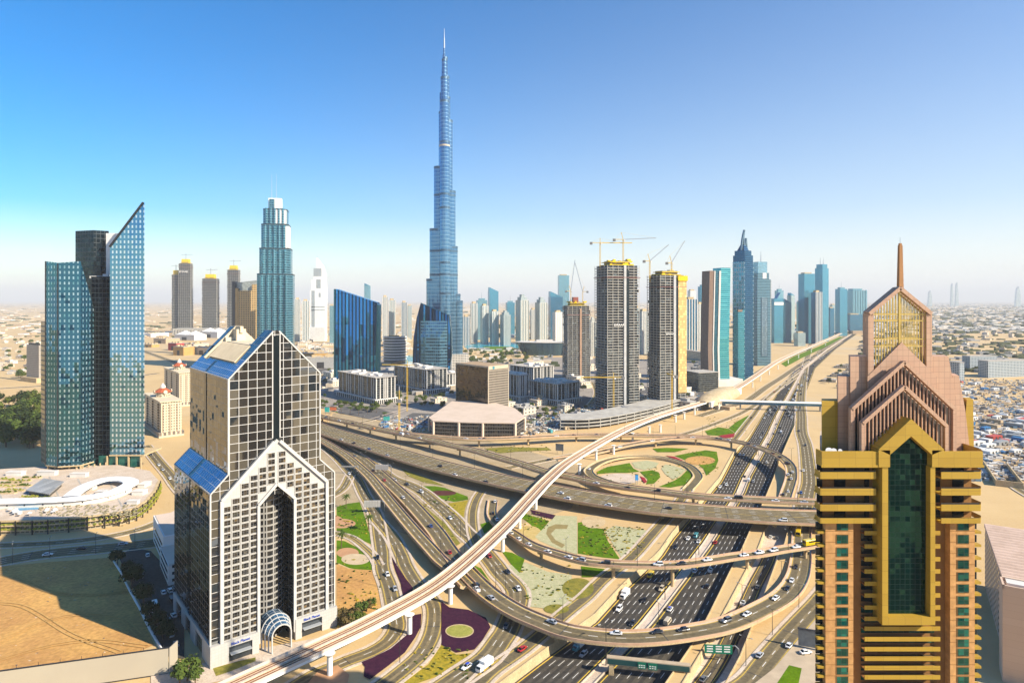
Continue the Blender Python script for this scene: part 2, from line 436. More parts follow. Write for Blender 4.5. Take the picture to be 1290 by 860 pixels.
def flyover(key, label, px, w, lanes=2, piers=(), thick=1.9, pierw=2.2, split=0, parap=1.0, mat=None, cat='flyover', pm=None, cap=True):
    LAYER[0] += 1
    pts = [W(*p) for p in px]; ps = dense(pts); fr = frames(ps)
    base = Vector((ps[0].x, ps[0].y, 0))
    t = thing('flyover', label, cat, base)
    d = MB(); strip(d, ps, fr, [(-w/2-.5, 0), (-w/2-.5, -.8), (-w/2+1.6, -thick), (w/2-1.6, -thick), (w/2+.5, -.8), (w/2+.5, 0)], base)
    d.build('deck', M_conc, t)
    s = MB(); flatstrip(s, ps, fr, -w/2, w/2, .03, base); s.build('road_surface', mat or M_asph2, t)
    for sg in (-1, 1):
        k = MB(); a, b = sg*(w/2 + .05), sg*(w/2 + .48)
        pr = [(a, .0), (a, parap), (b, parap), (b, .0)]
        strip(k, ps, fr, pr if sg < 0 else pr[::-1], base); k.build('parapet', pm or M_pink, t)
    lines(ps, fr, w, lanes, base, t, split=split)
    for sg in (-1, 1):
        k = MB(); flatstrip(k, ps, fr, min(sg*(w/2), sg*(w/2-1.35)), max(sg*(w/2), sg*(w/2-1.35)), .036, base); k.build('shoulder', M_pave, t)
    for f_ in piers:
        i = int(f_ * (len(ps) - 1)); p = ps[i] - base; dd, nn = fr[i]
        g = -4.5 if zf(ps[i].y) < -4 and xl(ps[i].y) < ps[i].x < xr(ps[i].y) else 0
        q = MB(); q.tube((p.x, p.y, g), (p.x, p.y, p.z - thick - .8), pierw/2, n=10)
        if cap:
            a = p - nn * (w * .33); b = p + nn * (w * .33)
            q.bar((a.x, a.y, p.z - thick - .5), (b.x, b.y, p.z - thick - .5), 2.0, 1.1)
        q.build('pier', M_conc, t)
    ROADS[key] = (ps, w)
    return t

# -- ground roads
road('slip_road', [(880,868,-4.5),(907.6,828,-4.5),(938,766,-4.5),(951,737,-4.5),(967,706,-4.5),(973,685,-4.5),(982,655,-2),(988.5,630,.3)], 8.6, 2, M_asph, kerb=False, wm='slip')
road('frontage_road', [(1024,420),(1016,455),(1010,490),(1008.5,510),(1009.4,525),(1009.6,543.5),(1014.4,560),(1018,587),(1019.3,607),(1017,619),(1013,640),(1007,668)], 14, 3, wm='front_right')
road('service_road', [(550,872),(567,860),(585,847.5),(613.5,827.6),(629.7,806.5),(641,788),(652,752),(646,737),(631,722),(620,707.5),(597,680),(585,669.7),(567.5,650),(547,632),(530.6,618.7),(512,609),(497,603.7),(487,598),(474.6,588),(447,572),(425,559.7),(400,549)], 13, 3, wm='service')
road('link_road', [(590,872),(603.5,860),(622,842.6),(659.5,816.5),(690,791),(720,766),(738.7,751),(761,728.6),(795,702),(824,670),(850,640),(867,615)], 8.2, 1, wm='link')
road('feeder_road', [(606,619),(600,628.6),(596,641),(595,655),(597,672),(604,690)], 7.5, 1, wm='feeder')
road('avenue', [(395,556),(407.5,562),(425,577),(441,594.5),(450,604),(458.5,622),(469.7,641),(474.6,653.5),(478,675),(481,695),(482,716),(489.6,737),(495,760),(499,780),(499.5,791),(489.6,806.5),(468.4,820),(437,832),(418.7,840),(395,850),(360,872)], 9.5, 2, wm='avenue')
road('avenue_branch', [(474.6,653.5),(482,662),(494.6,677),(505.8,699.5),(511,713),(523,733),(536,748),(545.6,760.5),(547.5,778),(543.5,800),(530.6,822.7),(505.8,845),(478,866),(465,875)], 9.5, 2, wm='branch')
road('loop_road', [(405,668),(423.6,671.5),(443.5,677.5),(459.7,689.6),(471,701),(477,712)], 4.6, 1, wm='loop')
road('access_road', [(441,598),(434,612),(424,621),(405,630)], 8, 2, wm='access')
road('ramp_road', [(900,884),(942.5,860),(965,833),(992,801),(1012,779),(1034,755),(1060,722)], 11.5, 2, wm='ramp_right')
road('boulevard', [(880,524),(912,514),(940,505),(966,487),(985,475),(1010,458),(1040,440),(1072,420),(1100,400)], 13, 3, wm='blvd')
road('exit_lane', [(922,557),(931,546),(941,533),(949,523),(958,511),(975,494),(1000,473),(1028,452),(1060,430)], 7, 1, wm='exit')
road('frontage_lane', [(860,547),(880,541),(910,530),(936,519),(960,504),(985,487),(1012,467)], 8, 2, wm='lane2')
road('link_lane', [(640,589),(665,584),(700,577),(735,570),(775,562)], 9, 2, wm='lane3')
road('yard_road', [(560,548),(610,545.5),(650,543),(683,533),(676,529),(688,520),(700,513)], 7, 2, wm='yard')
road('city_road', [(-30,716),(0,707),(60,697),(135,690),(190,684),(230,678)], 17, 4, wm='city')
road('podium_road', [(-30,688),(60,684),(120,678),(170,668),(205,655),(235,640)], 9, 2, wm='podium_road')
road('hill_road', [(183,561),(200,582),(213,597),(224,612),(240,630)], 11, 2, wm='hill')
road('north_road', [(-40,492),(20,488),(52,486),(120,480),(200,470)], 16, 3, wm='north')
road('mall_road', [(180,442),(200,449),(225,458),(260,468),(300,480)], 16, 3, wm='mall')
road('office_road', [(380,520),(420,528),(452,532),(490,522),(530,509),(575,496)], 8, 2, wm='office')

# -- flyovers
FL = flyover
FL('main', 'widest straight overpass carrying two carriageways across the sunken highway', [(1130,654,8),(1030,652,8),(954,649,8),(880,643.5,8),(827,639,8),(776,632,8),(720,623,8),(640,607,8),(560,588.5,7.5),(502,572,7),(462,559,6.5),(416,544,6),(380,531,5),(330,513,3)], 30, 8, (.1,.19,.27,.36,.46,.55,.64,.73,.82), split=1, pierw=3)
FL('upper', 'long curving flyover that descends beside the widest overpass', [(1130,634,8.2),(1030,632,8.2),(930,627.4,8.2),(880,624.5,8.2),(827,618.2,8.2),(790,613.5,8.2),(751,607.5,8.2),(727.5,602.5,8.2),(684.4,593,9),(659.5,585,9.5),(620,573.6,10),(597,567,10),(560,558.7,10),(549,555.5,10),(512,547.5,10),(475,540,9),(437,531,8),(407.5,525,7),(370,515,5)], 11.5, 2, (.08,.2,.52,.59,.66,.73,.8,.88))
FL('north', 'level flyover running behind the others past the brown office cube', [(495,543.5,10),(520,547,10),(560,550.6,9),(603.5,552.5,9),(657,551,9),(720,548,8),(757,547.5,8),(800,548,8),(850,548.5,8),(895,551,8)], 11, 2, (.3,.45,.6,.74,.86))
FL('ring', 'tight curved flyover of slow traffic bending over the highway beyond the main overpass', [(700,579,.3),(735,573,1.5),(765,566.5,3.5),(790,560.5,5.5),(822,555,7.5),(857,551.5,8.2),(890,551.5,8.4),(917,554.2,8.4),(942,559.2,8.4),(967,567.6,8.2),(985,576.5,7.6),(995.3,587,6.4),(997,599,4.5),(995,609,2.8),(990,624,.6),(986,638,-.9)], 9.5, 2, (.3,.42,.5,.585,.67,.75), thick=1.6)
FL('loop', 'circular loop ramp around the patterned garden', [(792,613.5,7.4),(770,608.7,7),(751,602.2,6.2),(743.5,597.5,5.6),(742.4,591.5,5),(757,582.2,4),(776,576.8,3),(799.6,574.6,2),(827,576.2,1.2),(850.6,580.8,.7),(869,588,.4),(879,599,.3),(874.5,607.5,.25),(866,616.5,.22)], 8.5, 1, (.12,.28,.4), thick=1.4, pm=M_conc)
FL('middle', 'narrow curved flyover with white cars crossing the highway above the lowest one', [(621,630,.3),(619.5,646,.4),(624,656,1.2),(633,664,2),(645,671,3),(666,684.6,5),(689,693.5,6.6),(732.4,705.5,8),(763.5,709.3,8.3),(794.6,711,8.5),(857,710.6,8.5),(930,700,8.5),(954.6,697.2,8.5),(987,691.4,8.5),(1023,686,8.5),(1075,676,8.5),(1120,667,8.5)], 7.6, 1, (.33,.45,.545,.68,.8), thick=1.7)
FL('lower', 'longest and lowest curved flyover sweeping across the highway below the others', [(1014,640,.3),(1011,660,.3),(1009.5,690,.5),(1009,706,.8),(1004,728.6,1.6),(988,750,3),(954.6,769.7,4.6),(917,786,5.6),(880,794.3,6),(826,801.8,6.2),(776,803,6.2),(720,796.5,6.2),(684,784.5,6.2),(647,768,6),(616,747.5,5.6),(591,724,5),(566,695,4.2),(549,670,3.6),(524.4,641.5,2.8),(507,623.6,2.2),(487,605,1.4),(470,590,.8),(453.5,576,.4),(431,562,.3)], 12, 2, (.3,.4,.535,.6,.68,.74), thick=1.8)
FL('side', 'straight ramp with yellow lines joining the lowest flyover from upper left', [(590,737,5.5),(572,719,5.2),(555.5,705.5,5),(543,692,5),(524.4,671.5,5.2),(506,650,5.2),(487,627,5),(467,602,4.6),(450,586,4.2),(431,570.5,4),(407.5,556,4),(380,541,4)], 9, 2, (.25,.42,.58,.74), thick=1.7)

# -- elevated railway
def railway():
    px = [(215,905),(265,878),(330,847.5),(400,815.5),(479.6,777),(560,729.8),(629.7,668.4),(665.8,629.6),(692,602),(720,579),(770,549.6),(807,532),(844.4,519),(880,508.5),(905,500),(929,488),(953.7,472),(978.5,455.5),(1003,444),(1028,433.5),(1065,417),(1095,402),(1112,393)]
    pts = [W(p[0], p[1], 12.5) for p in px]
    ps = dense(pts, 6); fr = frames(ps); base = Vector((ps[0].x, ps[0].y, 0))
    t = thing('railway_viaduct', 'pale elevated railway viaduct curving over the roads on round piers', 'viaduct', base)
    w = 11.0
    d = MB(); strip(d, ps, fr, [(-w/2, 0), (-w/2, -1.2), (-2.4, -2.6), (2.4, -2.6), (w/2, -1.1), (w/2, 0)], base); d.build('deck', M_white, t)
    tb = MB(); flatstrip(tb, ps, fr, -w/2 + .45, w/2 - .45, .03, base); tb.build('track_bed', surf('track_bed', (.62,.46,.31), .9, c2=(.54,.39,.25), scale=.1, fine=1.5), t)
    for s in (-1, 1):
        k = MB(); a, b = s*(w/2 - .4), s*w/2; pr = [(a, 0), (a, 1.2), (b, 1.2), (b, 0)]
        strip(k, ps, fr, pr if s < 0 else pr[::-1], base); k.build('parapet', surf('viaduct_parapet', (.60,.51,.42), .75, c2=(.52,.44,.36), scale=.1), t)
    M_rail = surf('rusty_rail', (.20, .075, .03), .7, c2=(.13, .05, .02), scale=.3)
    for o in (-3.0, -1.45, 1.45, 3.0):
        k = MB(); strip(k, ps, fr, [(o-.16, .03), (o-.16, .25), (o+.16, .25), (o+.16, .03)][::-1], base); k.build('rail', M_rail, t)
    k = MB(); strip(k, ps, fr, [(-.5, .03), (-.5, .55), (.5, .55), (.5, .03)][::-1], base); k.build('walkway', M_pave, t)
    for (bx, by) in ((415.5,850),(516,798),(567.5,760),(633.4,694.5),(654.6,665.3),(675,641),(730,597),(751,579),(773,572),(797,555.5),(818,547),(832,544.5),(851,531.5),(862,528),(875,522),(948,488),(958,480),(969,472),(980,465),(993,458),(1006,451),(1022,444),(1040,435)):
        b = W(bx, by, 0) - base
        q = MB(); q.tube((b.x, b.y, 0), (b.x, b.y, 8.6), 1.25, n=14)
        q.loft([[(b.x + r*math.cos(a), b.y + r*math.sin(a), z) for a in (2*math.pi*k/14 for k in range(14))] for r, z in ((1.25, 8.6), (2.5, 9.9))])
        q.build('pier', M_white, t)
    ROADS['rail'] = (ps, w)
railway()

# -- lawns, beds and pavings of the interchange garden
PL = [0]
def patch(name, px, mat, kind='structure', z=.02, sm=0):
    PL[0] += 1
    z = z + .004 * PL[0]
    pts = [W(p[0], p[1], 0) for p in px]
    if sm:
        n = len(pts); q = []
        for i in range(n):
            p0, p1, p2, p3 = pts[i-1], pts[i], pts[(i+1)%n], pts[(i+2)%n]
            for k in range(5):
                t = k/5; q.append(.5*((2*p1)+(p2-p0)*t+(2*p0-5*p1+4*p2-p3)*t*t+(3*p1-p0-3*p2+p3)*t**3))
        pts = q
    m = MB(); vs = [Vector((p.x, p.y, z)) for p in pts]
    tr = geometry.tessellate_polygon([vs]); m.add(vs, [tuple(t) for t in tr])
    o = m.build(name, mat)
    bm = bmesh.new(); bm.from_mesh(o.data)
    for f in bm.faces:
        if f.normal.z < 0: f.normal_flip()
    bm.to_mesh(o.data); bm.free()
    o['kind'] = kind
    return o
def disc(name, cx, cy, rx, ry, mat, kind='structure', z=.02):
    return patch(name, [(cx + rx*math.cos(a), cy + ry*math.sin(a)) for a in (2*math.pi*k/28 for k in range(28))], mat, kind, z)
def bed(px, mat, label, sm=0, h=.25):
    o = patch('flower_bed', px, mat, 'stuff', z=h, sm=sm); o['label'] = label; o['category'] = 'flower bed'
    return o
patch('sand_verge', [(420,520),(640,560),(740,590),(720,640),(560,690),(420,640),(400,560)], surf('verge_sand', (.42,.33,.21), .95, c2=(.34,.26,.15), scale=.05, fine=.8))
patch('lawn', [(424,638),(438,634),(453,632),(456,640),(461,655),(465,670),(469,686),(456,680),(443,673),(424,668)], M_lawn)
patch('lawn', [(424,680),(434,681),(448,688),(460,697),(468,706),(472,718),(455,718),(440,715),(424,708)], M_lawn)
for a in ((429,659,19,6),(420,655,12,6)): disc('plaza', *a, surf('orange_paving', (.50,.28,.15), .9, scale=.2))
for a in ((438,696,14,6.5),(448,704,18,7)): disc('plaza', *a, surf('orange_paving' if a[0] == 438 else 'beige_paving', (.56,.44,.28), .9, scale=.2))
patch('sand_lot', [(424,710),(440,716),(472,718),(476,728),(486,756),(489,764),(470,782),(445,796),(424,790)], M_lot)
bed([(493,700),(500,712),(510,727),(520,740),(520,746),(508,755),(505,735),(498,718)], M_purple, 'narrow purple flower wedge between the two avenue carriageways')
bed([(519,775),(531,773),(530,790),(523,803),(510,822),(490,838),(466,856),(458,852),(460,840),(455,834),(470,828),(492,817),(505,806),(518,795)], M_purple, 'large purple flower bed inside the bend of the branch road', sm=0)
bed([(556,757),(566,765),(590,768),(612,778),(618,790),(608,806),(598,818),(575,822),(556,812),(556,790)], M_purple, 'purple flower bed surrounding the round straw-coloured disc')
disc('round_bed', 579, 795, 18, 8.6, M_conc, z=.3); disc('round_bed', 579, 795, 16.6, 7.5, surf('straw_bed', (.34,.33,.08), .95, c2=(.24,.25,.05), scale=.4, fine=1.6), z=.32)
patch('flower_bed', [(556,812),(575,824),(596,822),(586,834),(556,850),(520,862),(505,862),(540,836)], M_yflow, 'stuff')
patch('lawn', [(533,612),(548,612),(560,614),(575,620),(589,625),(590,629),(572,632),(556,628),(540,622)], M_lawn)
disc('flower_bed', 558, 620.8, 17, 3.2, surf('maroon_bed', (.10,.035,.03), .95)).__setitem__('kind', 'stuff')
patch('flower_bed', [(564,634),(590,629.5),(586,640),(584,652),(575,648)], M_yflow, 'stuff')
patch('lawn', [(518,624),(526,629),(545,646),(562,660),(572,674),(580,684),(574,688),(560,675),(540,655),(526,640)], M_olive)
patch('lawn', [(605,660),(622,655),(620,665),(610,672)], M_lawn)
patch('lawn', [(660,646),(672,650),(692,656),(680,671),(676,668),(668,660),(657,652)], M_lawn)
bed([(668,642),(700,649),(696,654),(672,648)], M_purple, 'thin purple flower strip under the railway beside the lawn')
disc('plaza', 666, 671, 16, 9, surf('straw_paving', (.50,.38,.16), .9, c2=(.40,.30,.10), scale=.4))
patch('pebble_garden', [(700,649),(727,650),(727,698),(700,690),(680,681),(674,676)], M_peb)
patch('path', [(688,672),(690,664),(700,660),(716,661),(714,666),(700,666),(694,672),(700,680),(712,686),(708,690),(695,683)], surf('brown_path', (.28,.22,.09), .9, scale=.3))
patch('lawn', [(728,658),(735,657),(745,664),(760,666),(765,680),(773,692),(781,704),(760,702),(728,697)], M_lawn)
disc('plaza', 748, 657, 15, 8, M_conc)
patch('pebble_garden', [(762,668),(775,662),(800,666),(817,668),(800,688),(783,702),(775,690)], M_peb)
for i in range(34):
    a = rnd.uniform(766, 808); b = rnd.uniform(665, 695)
    if a > 803 - (b - 668) * .9 or a < 764 + (b-668)*.55: continue
    l = rnd.uniform(1.5, 5)
    patch('path', [(a, b), (a + l, b - .9), (a + l*1.2, b - .2), (a + .4, b + .7)], surf('brown_path', (.28,.22,.09)))
patch('lawn', [(732,713),(765,717),(764,720),(745,727),(733,727)], M_lawn)
patch('pebble_garden', [(640,712),(662,708),(690,720),(720,724),(722,745),(720,760),(700,768),(668,764),(662,740)], M_peb)
patch('lawn', [(632,694),(645,696),(661,704),(655,722),(645,712)], M_lawn)
disc('dry_lawn', 728, 741, 20, 13, M_olive); disc('dry_lawn', 701, 767, 16, 6, M_olive)
patch('lawn', [(598,712),(606,716),(620,736),(612,740),(596,722)], M_lawn)
patch('lawn', [(505,590),(540,603),(560,612),(535,608),(515,600)], M_olive)
# garden inside the loop ramp
patch('lawn', [(752,594),(765,588),(793,583),(798,590),(806,594),(790,595.5),(770,595.5),(752,597)], M_lawn)
patch('pebble_garden', [(796,582.5),(815,580),(830,583),(826,589),(812,592),(800,589)], M_peb)
patch('lawn', [(806,594),(822,592),(830,595),(832,601),(824,609),(814,610),(816,604)], M_lawn)
patch('pebble_garden', [(833,590),(838,585),(850,587),(864,592),(856,600),(848,604),(838,597)], M_peb)
patch('lawn', [(866,592),(873,596),(872,605),(862,611),(845,614),(830,613),(850,605),(858,600)], M_lawn)
disc('plaza', 781, 603, 28, 6.5, M_pave)
bed([(806,600),(812,602),(815,607),(812,609),(808,604)], M_red, 'small dark red flower bed inside the loop ramp')
# right of the loop
patch('lawn', [(850,574),(866,571),(889,567),(903,569),(905,580),(901,590),(890,599),(886,590),(878,584),(862,579)], M_lawn)
disc('plaza', 882, 580, 19, 5.5, M_lot)
patch('lawn', [(822,565),(840,564),(868,565),(850,569.5),(828,569.5)], M_lawn)
patch('lawn', [(888,543),(905,538),(918,540),(926,546),(910,549),(892,548)], M_lawn)
patch('lawn', [(918,539),(930,530),(943,523),(943,527),(930,543),(926,545)], M_lawn)
bed([(905,549),(918,547),(926,546),(924,551),(912,552)], M_red, 'crimson flower bed at the tip of the triangular lawn')
bed([(838,574),(850,575.5),(862,581),(855,580)], M_red, 'crimson flower strip on the outside of the loop ramp')
patch('lawn', [(610,565),(636,563),(690,564),(695,567),(650,569),(630,571)], M_olive)
patch('lawn', [(984,458),(1000,449),(1030,437),(1058,424),(1062,425),(1040,437),(1010,451),(990,462)], M_lawn)
patch('lawn', [(405,507),(425,515),(450,521),(475,520),(480,523),(455,526),(425,520),(405,512)], M_lawn)
patch('lawn', [(683,533),(705,529),(708,541),(694,540)], M_olive)
patch('sand_lot', [(-40,720),(0,714),(60,708),(130,703),(141,702),(150,716),(165,745),(180,780),(194,812),(150,832),(-40,850)], M_lot)
patch('car_park', [(150,703),(165,690),(190,694),(212,718),(232,760),(232,830),(205,826),(190,790),(172,750)], M_asph)
patch('forecourt', [(190,842),(240,840),(300,822),(420,800),(424,806),(330,845),(260,862),(190,862)], M_pave)
patch('lawn', [(268,842),(300,833),(322,828),(322,833),(290,846),(272,852)], M_olive)
patch('pavement', [(940,869),(975,842),(1000,812),(1036,770),(1050,800),(1050,872)], surf('pale_plaza', (.50,.40,.28), .9, scale=.1))
patch('lawn', [(978,862),(994,838),(1010,842),(1006,862)], M_lawn)
patch('plaza', [(400,846),(425,838),(440,850),(436,870),(380,870)], surf('orange_paving', (.5,.28,.15)))
# ------------------------------------------------------------------ hero buildings
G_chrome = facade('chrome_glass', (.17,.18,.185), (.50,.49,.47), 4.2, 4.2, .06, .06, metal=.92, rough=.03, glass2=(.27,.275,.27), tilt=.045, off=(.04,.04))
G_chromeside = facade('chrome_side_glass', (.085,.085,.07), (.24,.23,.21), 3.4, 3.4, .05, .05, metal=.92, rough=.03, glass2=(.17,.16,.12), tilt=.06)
G_roofblue = facade('roof_glazing', (.05,.13,.24), (.55,.58,.60), 3.0, 2.4, .07, .07, metal=.6, rough=.08)
M_stone = facade('pale_stone_tile', (.43,.42,.39), (.34,.33,.31), 1.4, 1.4, .06, .06, metal=.0, rough=.5, glass2=(.46,.45,.42), tilt=0)
M_cream = surf('cream_render', (.66,.56,.40), .8, c2=(.58,.48,.33), scale=.2)
def win_mat(name, g, fr, cw, ch, b=.12, **k): return facade(name, g, fr, cw, ch, b, b, **k)
M_win = facade('punched_window', (.07,.065,.06), (.12,.12,.12), 1.45, 1.15, .09, .09, metal=.85, rough=.04, glass2=(.34,.28,.18), tilt=.14)

def limit_parts(items, parent, name, mat, build, keep=100):
    """items sorted largest-in-view first: the first ones as parts, the rest as one part marked stuff"""
    for it in items[:keep]:
        m = MB(); build(m, it); m.build(name, mat, parent)
    if items[keep:]:
        m = MB()
        for it in items[keep:]: build(m, it)
        m.build(name, mat, parent)['kind'] = 'stuff'

def chrome_tower():
    c = W(265, 840); t = thing('office_tower', 'chrome and dark glass tower with twin gabled tops and a tall arched recess', 'tower', (c.x, c.y, 0), R(40))
    w, z1, i, ze, za = 60.0, 79.0, 7.8, 131.0, 153.2
    D = 70.0
    arch = [(38.6, 62)] + [(30 + 8.6*math.cos(a), 64 + 9.5*math.sin(a)) for a in (math.pi*k/10 for k in range(1, 10))] + [(21.4, 62)]
    out = [(0,0),(21.4,0)] + arch[::-1] + [(38.6,0),(w,0),(w,z1),(w-i,z1+i),(w-i,ze),(30.9,za),(29.1,za),(i,ze),(i,z1+i),(0,z1)]
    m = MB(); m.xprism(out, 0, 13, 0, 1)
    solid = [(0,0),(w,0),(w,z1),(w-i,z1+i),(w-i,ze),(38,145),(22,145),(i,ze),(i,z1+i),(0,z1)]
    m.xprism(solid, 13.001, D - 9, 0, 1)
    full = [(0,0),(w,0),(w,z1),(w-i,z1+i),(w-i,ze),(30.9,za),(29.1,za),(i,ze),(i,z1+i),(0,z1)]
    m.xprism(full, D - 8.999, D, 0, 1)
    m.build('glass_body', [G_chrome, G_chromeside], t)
    # recess back wall, bowed outwards
    m = MB(); rg = []
    for k in range(9):
        u = k / 8; x = 21.5 + 17*u; rg.append((x, 12.9 - 5.5*(1 - (2*u-1)**2)))
    m.add([(x, y, 0) for x, y in rg] + [(x, y, 73) for x, y in rg], [(k, k+1, 10+k, 9+k) for k in range(8)])
    m.build('recess_wall', facade('recess_grid', (.07,.07,.07), (.30,.29,.27), 2.9, 3.1, .22, .28, metal=.8, rough=.05, tilt=.05), t)
    # white outline trims
    tr = MB()
    def tri(pts, y, r=.75):
        for a, b in zip(pts, pts[1:]): tr.bar((a[0], y, a[1]), (b[0], y, b[1]), r, r)
    tri([(0,9),(0,z1),(i,z1+i),(i,ze),(28.6,za-.3)], -.1, .6); tri([(w,9),(w,z1),(w-i,z1+i),(w-i,ze),(31.4,za-.3)], -.1, .6)
    tri([(28.2,152.4),(28.2,101)], -.1, .5); tri([(31.8,152.4),(31.8,101)], -.1, .5)
    tri([(4.6,9),(4.6,75.4),(28.6,99.4)], -1.2, 1.5); tri([(w-4.6,9),(w-4.6,75.4),(31.4,99.4)], -1.2, 1.5)
    tri([(21.2,4),(21.2,70),(30,78.8),(38.8,70),(38.8,4)], -1.2, 1.3)
    for y in (0, D): tri([(0,z1),(i,z1+i)], y, .6)
    tr.bar((i, 0, ze), (i, D, ze), .6); tr.bar((0, 0, z1), (0, D, z1), .5); tr.bar((0, 0, 0), (0, 0, z1), .7)
    tr.build('pale_trim', surf('pale_trim', (.52,.51,.48), .5, c2=(.44,.43,.41), scale=.2), t)
    for bx in ((28.5, 31.5, -.25, .05, 100, 150.5), (-.25, .05, 37, 40.5, 9, z1 - .3), (i - .25, i + .05, 37, 40.5, z1 + i, ze)):
        sl = MB(); sl.box(*bx); sl.build('dark_slot', M_glassdk, t)
    # stone layer with punched windows
    st = MB(); wins = []
    for s in (0, 1):
        fx = (lambda x: x) if s == 0 else (lambda x: w - x)
        poly = [(4.6,0),(21.4,0),(21.4,70),(30,78.6),(30,100.4),(4.6,75)]
        pr = [(fx(x), z) for x, z in poly]
        if s: pr = pr[::-1]
        st.xprism(pr, -.7, 0.02, 0, 0)
        for cx in (6.9, 11.0, 15.1, 19.2, 23.3, 27.4):
            for r in range(30):
                cz = 11.6 + 3.12 * r
                x0, x1, z0, z1_ = cx - 1.95, cx + 1.95, cz - 1.5, cz + 1.5
                if cx > 21 and z0 < 70 + (x1 - 21.4) + .3: continue
                if z1_ > 75 + (x0 - 4.6) - 1.2: continue
                X0, X1 = sorted((fx(x0), fx(x1))); a, b = sorted((fx(cx) - 1.62, fx(cx) + 1.62)); g, h = cz - 1.2, cz + 1.2
                y0 = -.98
                v = [(X0,y0,z0),(X1,y0,z0),(X1,y0,z1_),(X0,y0,z1_),(a,y0,g),(b,y0,g),(b,y0,h),(a,y0,h),(a,-.7,g),(b,-.7,g),(b,-.7,h),(a,-.7,h),(X0,-.7,z0),(X1,-.7,z0),(X1,-.7,z1_),(X0,-.7,z1_)]
                st.add(v, [(0,1,5,4),(1,2,6,5),(2,3,7,6),(3,0,4,7),(4,5,9,8),(5,6,10,9),(6,7,11,10),(7,4,8,11),(0,12,13,1),(1,13,14,2),(2,14,15,3),(3,15,12,0)])
                wins.append((a, b, g, h))
    st.build('stone_front', M_stone, t)
    limit_parts(wins, t, 'window', M_win, lambda m, q: m.add([(q[0],-.72,q[2]),(q[1],-.72,q[2]),(q[1],-.72,q[3]),(q[0],-.72,q[3])], [(0,1,2,3)]))
    # plinth with shopfronts
    pl = MB()
    for a, b in ((-.6, 7.5), (18, 21.2), (38.8, 42), (52.5, w + .6)): pl.box(a, b, -2.2, -.02, 0, 10)
    for a, b in ((7.5, 18), (42, 52.5)): pl.box(a, b, -2.2, -.02, 7.4, 10)
    pl.box(-.6, -.02, 0, 12, 0, 10); pl.box(-.6, -.02, 24, 34, 0, 10); pl.box(-.6, -.02, 44, 52, 0, 10); pl.box(-.6,-.02, 64, D, 0, 10)
    for a, b in ((12,24),(34,44),(52,64)): pl.box(-.6, -.02, a, b, 8, 10)
    pl.build('plinth', M_stone, t)
    for a, b in ((7.5, 18), (42, 52.5)):
        m = MB(); m.box(a, b, -1.25, -1.1, 0, 7.4); m.build('shopfront', plain('shop_glass', (.05,.06,.07), .08, .5), t)
        m = MB(); m.box(a + .5, b - .5, -4, -1.3, 4.2, 4.5); m.build('awning', plain('awning_grey', (.35,.37,.38), .5), t)
    for x in (8.4, 42.8):
        lettering(t, 'Black Planet', 1.75, (x, -2.35, 8.1), plain('sign_blue', (.02,.07,.42), .4), .12)
    # roof: louvres, glazing strips, cream back gable
    lv = MB(); rv = MB()
    def slope(x): return ze + (x - i)
    for k in range(26):
        y = 12 + k * 1.75
        lv.bar((i + 6.2, y, slope(i + 6.2) + .55), (21.5, y, slope(21.5) + .55), .9, .8)
        rv.bar((w - i - 6.2, y, slope(i + 6.2) + .55), (w - 21.5, y, slope(21.5) + .55), .9, .8)
    lv.build('roof_louvres', M_cream, t); rv.build('roof_louvres', M_cream, t)
    for y0, y1 in ((0.3, 36.5), (41, D - .3)):
        for (xa, za_, xb, zb) in ((.3, z1 + .3, i - .2, z1 + i - .2), (i + .2, ze + .2, i + 5.6, ze + 5.6)):
            gz = MB(); gz.add([(xa - .12, y0, za_ + .12), (xa - .12, y1, za_ + .12), (xb - .12, y1, zb + .12), (xb - .12, y0, zb + .12)], [(3,2,1,0)]); gz.build('roof_glazing', G_roofblue, t)
    gz = MB(); gz.add([(i - .1 + 5.6, .3, ze + 5.75), (i - .1 + 5.6, 8.6, ze + 5.75), (28.7, 8.6, za - .5), (28.7, .3, za - .5)], [(3,2,1,0)])
    gz.build('roof_glazing', G_roofblue, t)
    cr = MB(); yb = D - 9.3
    cr.box(22.5, 37.5, 14, 54, 145, 145.6); cr.box(27.5, 32.5, yb - 7, yb, 145, 152); cr.box(23, 37, yb - 3, yb, 145, 147.5)
    cr.add([(24, yb + .2, 146), (36, yb + .2, 146), (30.6, yb + .2, 152), (29.4, yb + .2, 152)], [(0,1,2,3)])
    cr.bar((13, yb, 136.6), (29.6, yb, 153), 1.2, 1.6); cr.bar((47, yb, 136.6), (30.4, yb, 153), 1.2, 1.6); cr.box(29.2, 30.8, yb - 8, yb + 4, 150, 153.6)
    cr.build('roof_structure', M_cream, t)
    # barrel vaulted entrance canopy
    cn = MB(); rib = []
    for k, (y, r) in enumerate(((-7.5, 4.6), (-5, 5.4), (-2.5, 6.2), (0, 7), (6, 7))):
        rib.append((y, r))
    rings = [[(30 + r*math.cos(a), y, 8 + r*math.sin(a)) for a in (math.pi*k/12 for k in range(13))] for y, r in rib]
    cn.loft(rings, caps=False, closed=False); cn.build('canopy_vault', G_roofblue, t)
    for y, r in rib[:4]:
        m = MB(); p = [(30 - r, y, 0)] + [(30 - r*math.cos(math.pi*k/12), y, 8 + r*math.sin(math.pi*k/12)) for k in range(13)] + [(30 + r, y, 0)]
        for a, b in zip(p, p[1:]): m.bar(a, b, .55, .55)
        m.build('canopy_arch', MATS['pale_trim'], t)
    return t
chrome_tower()

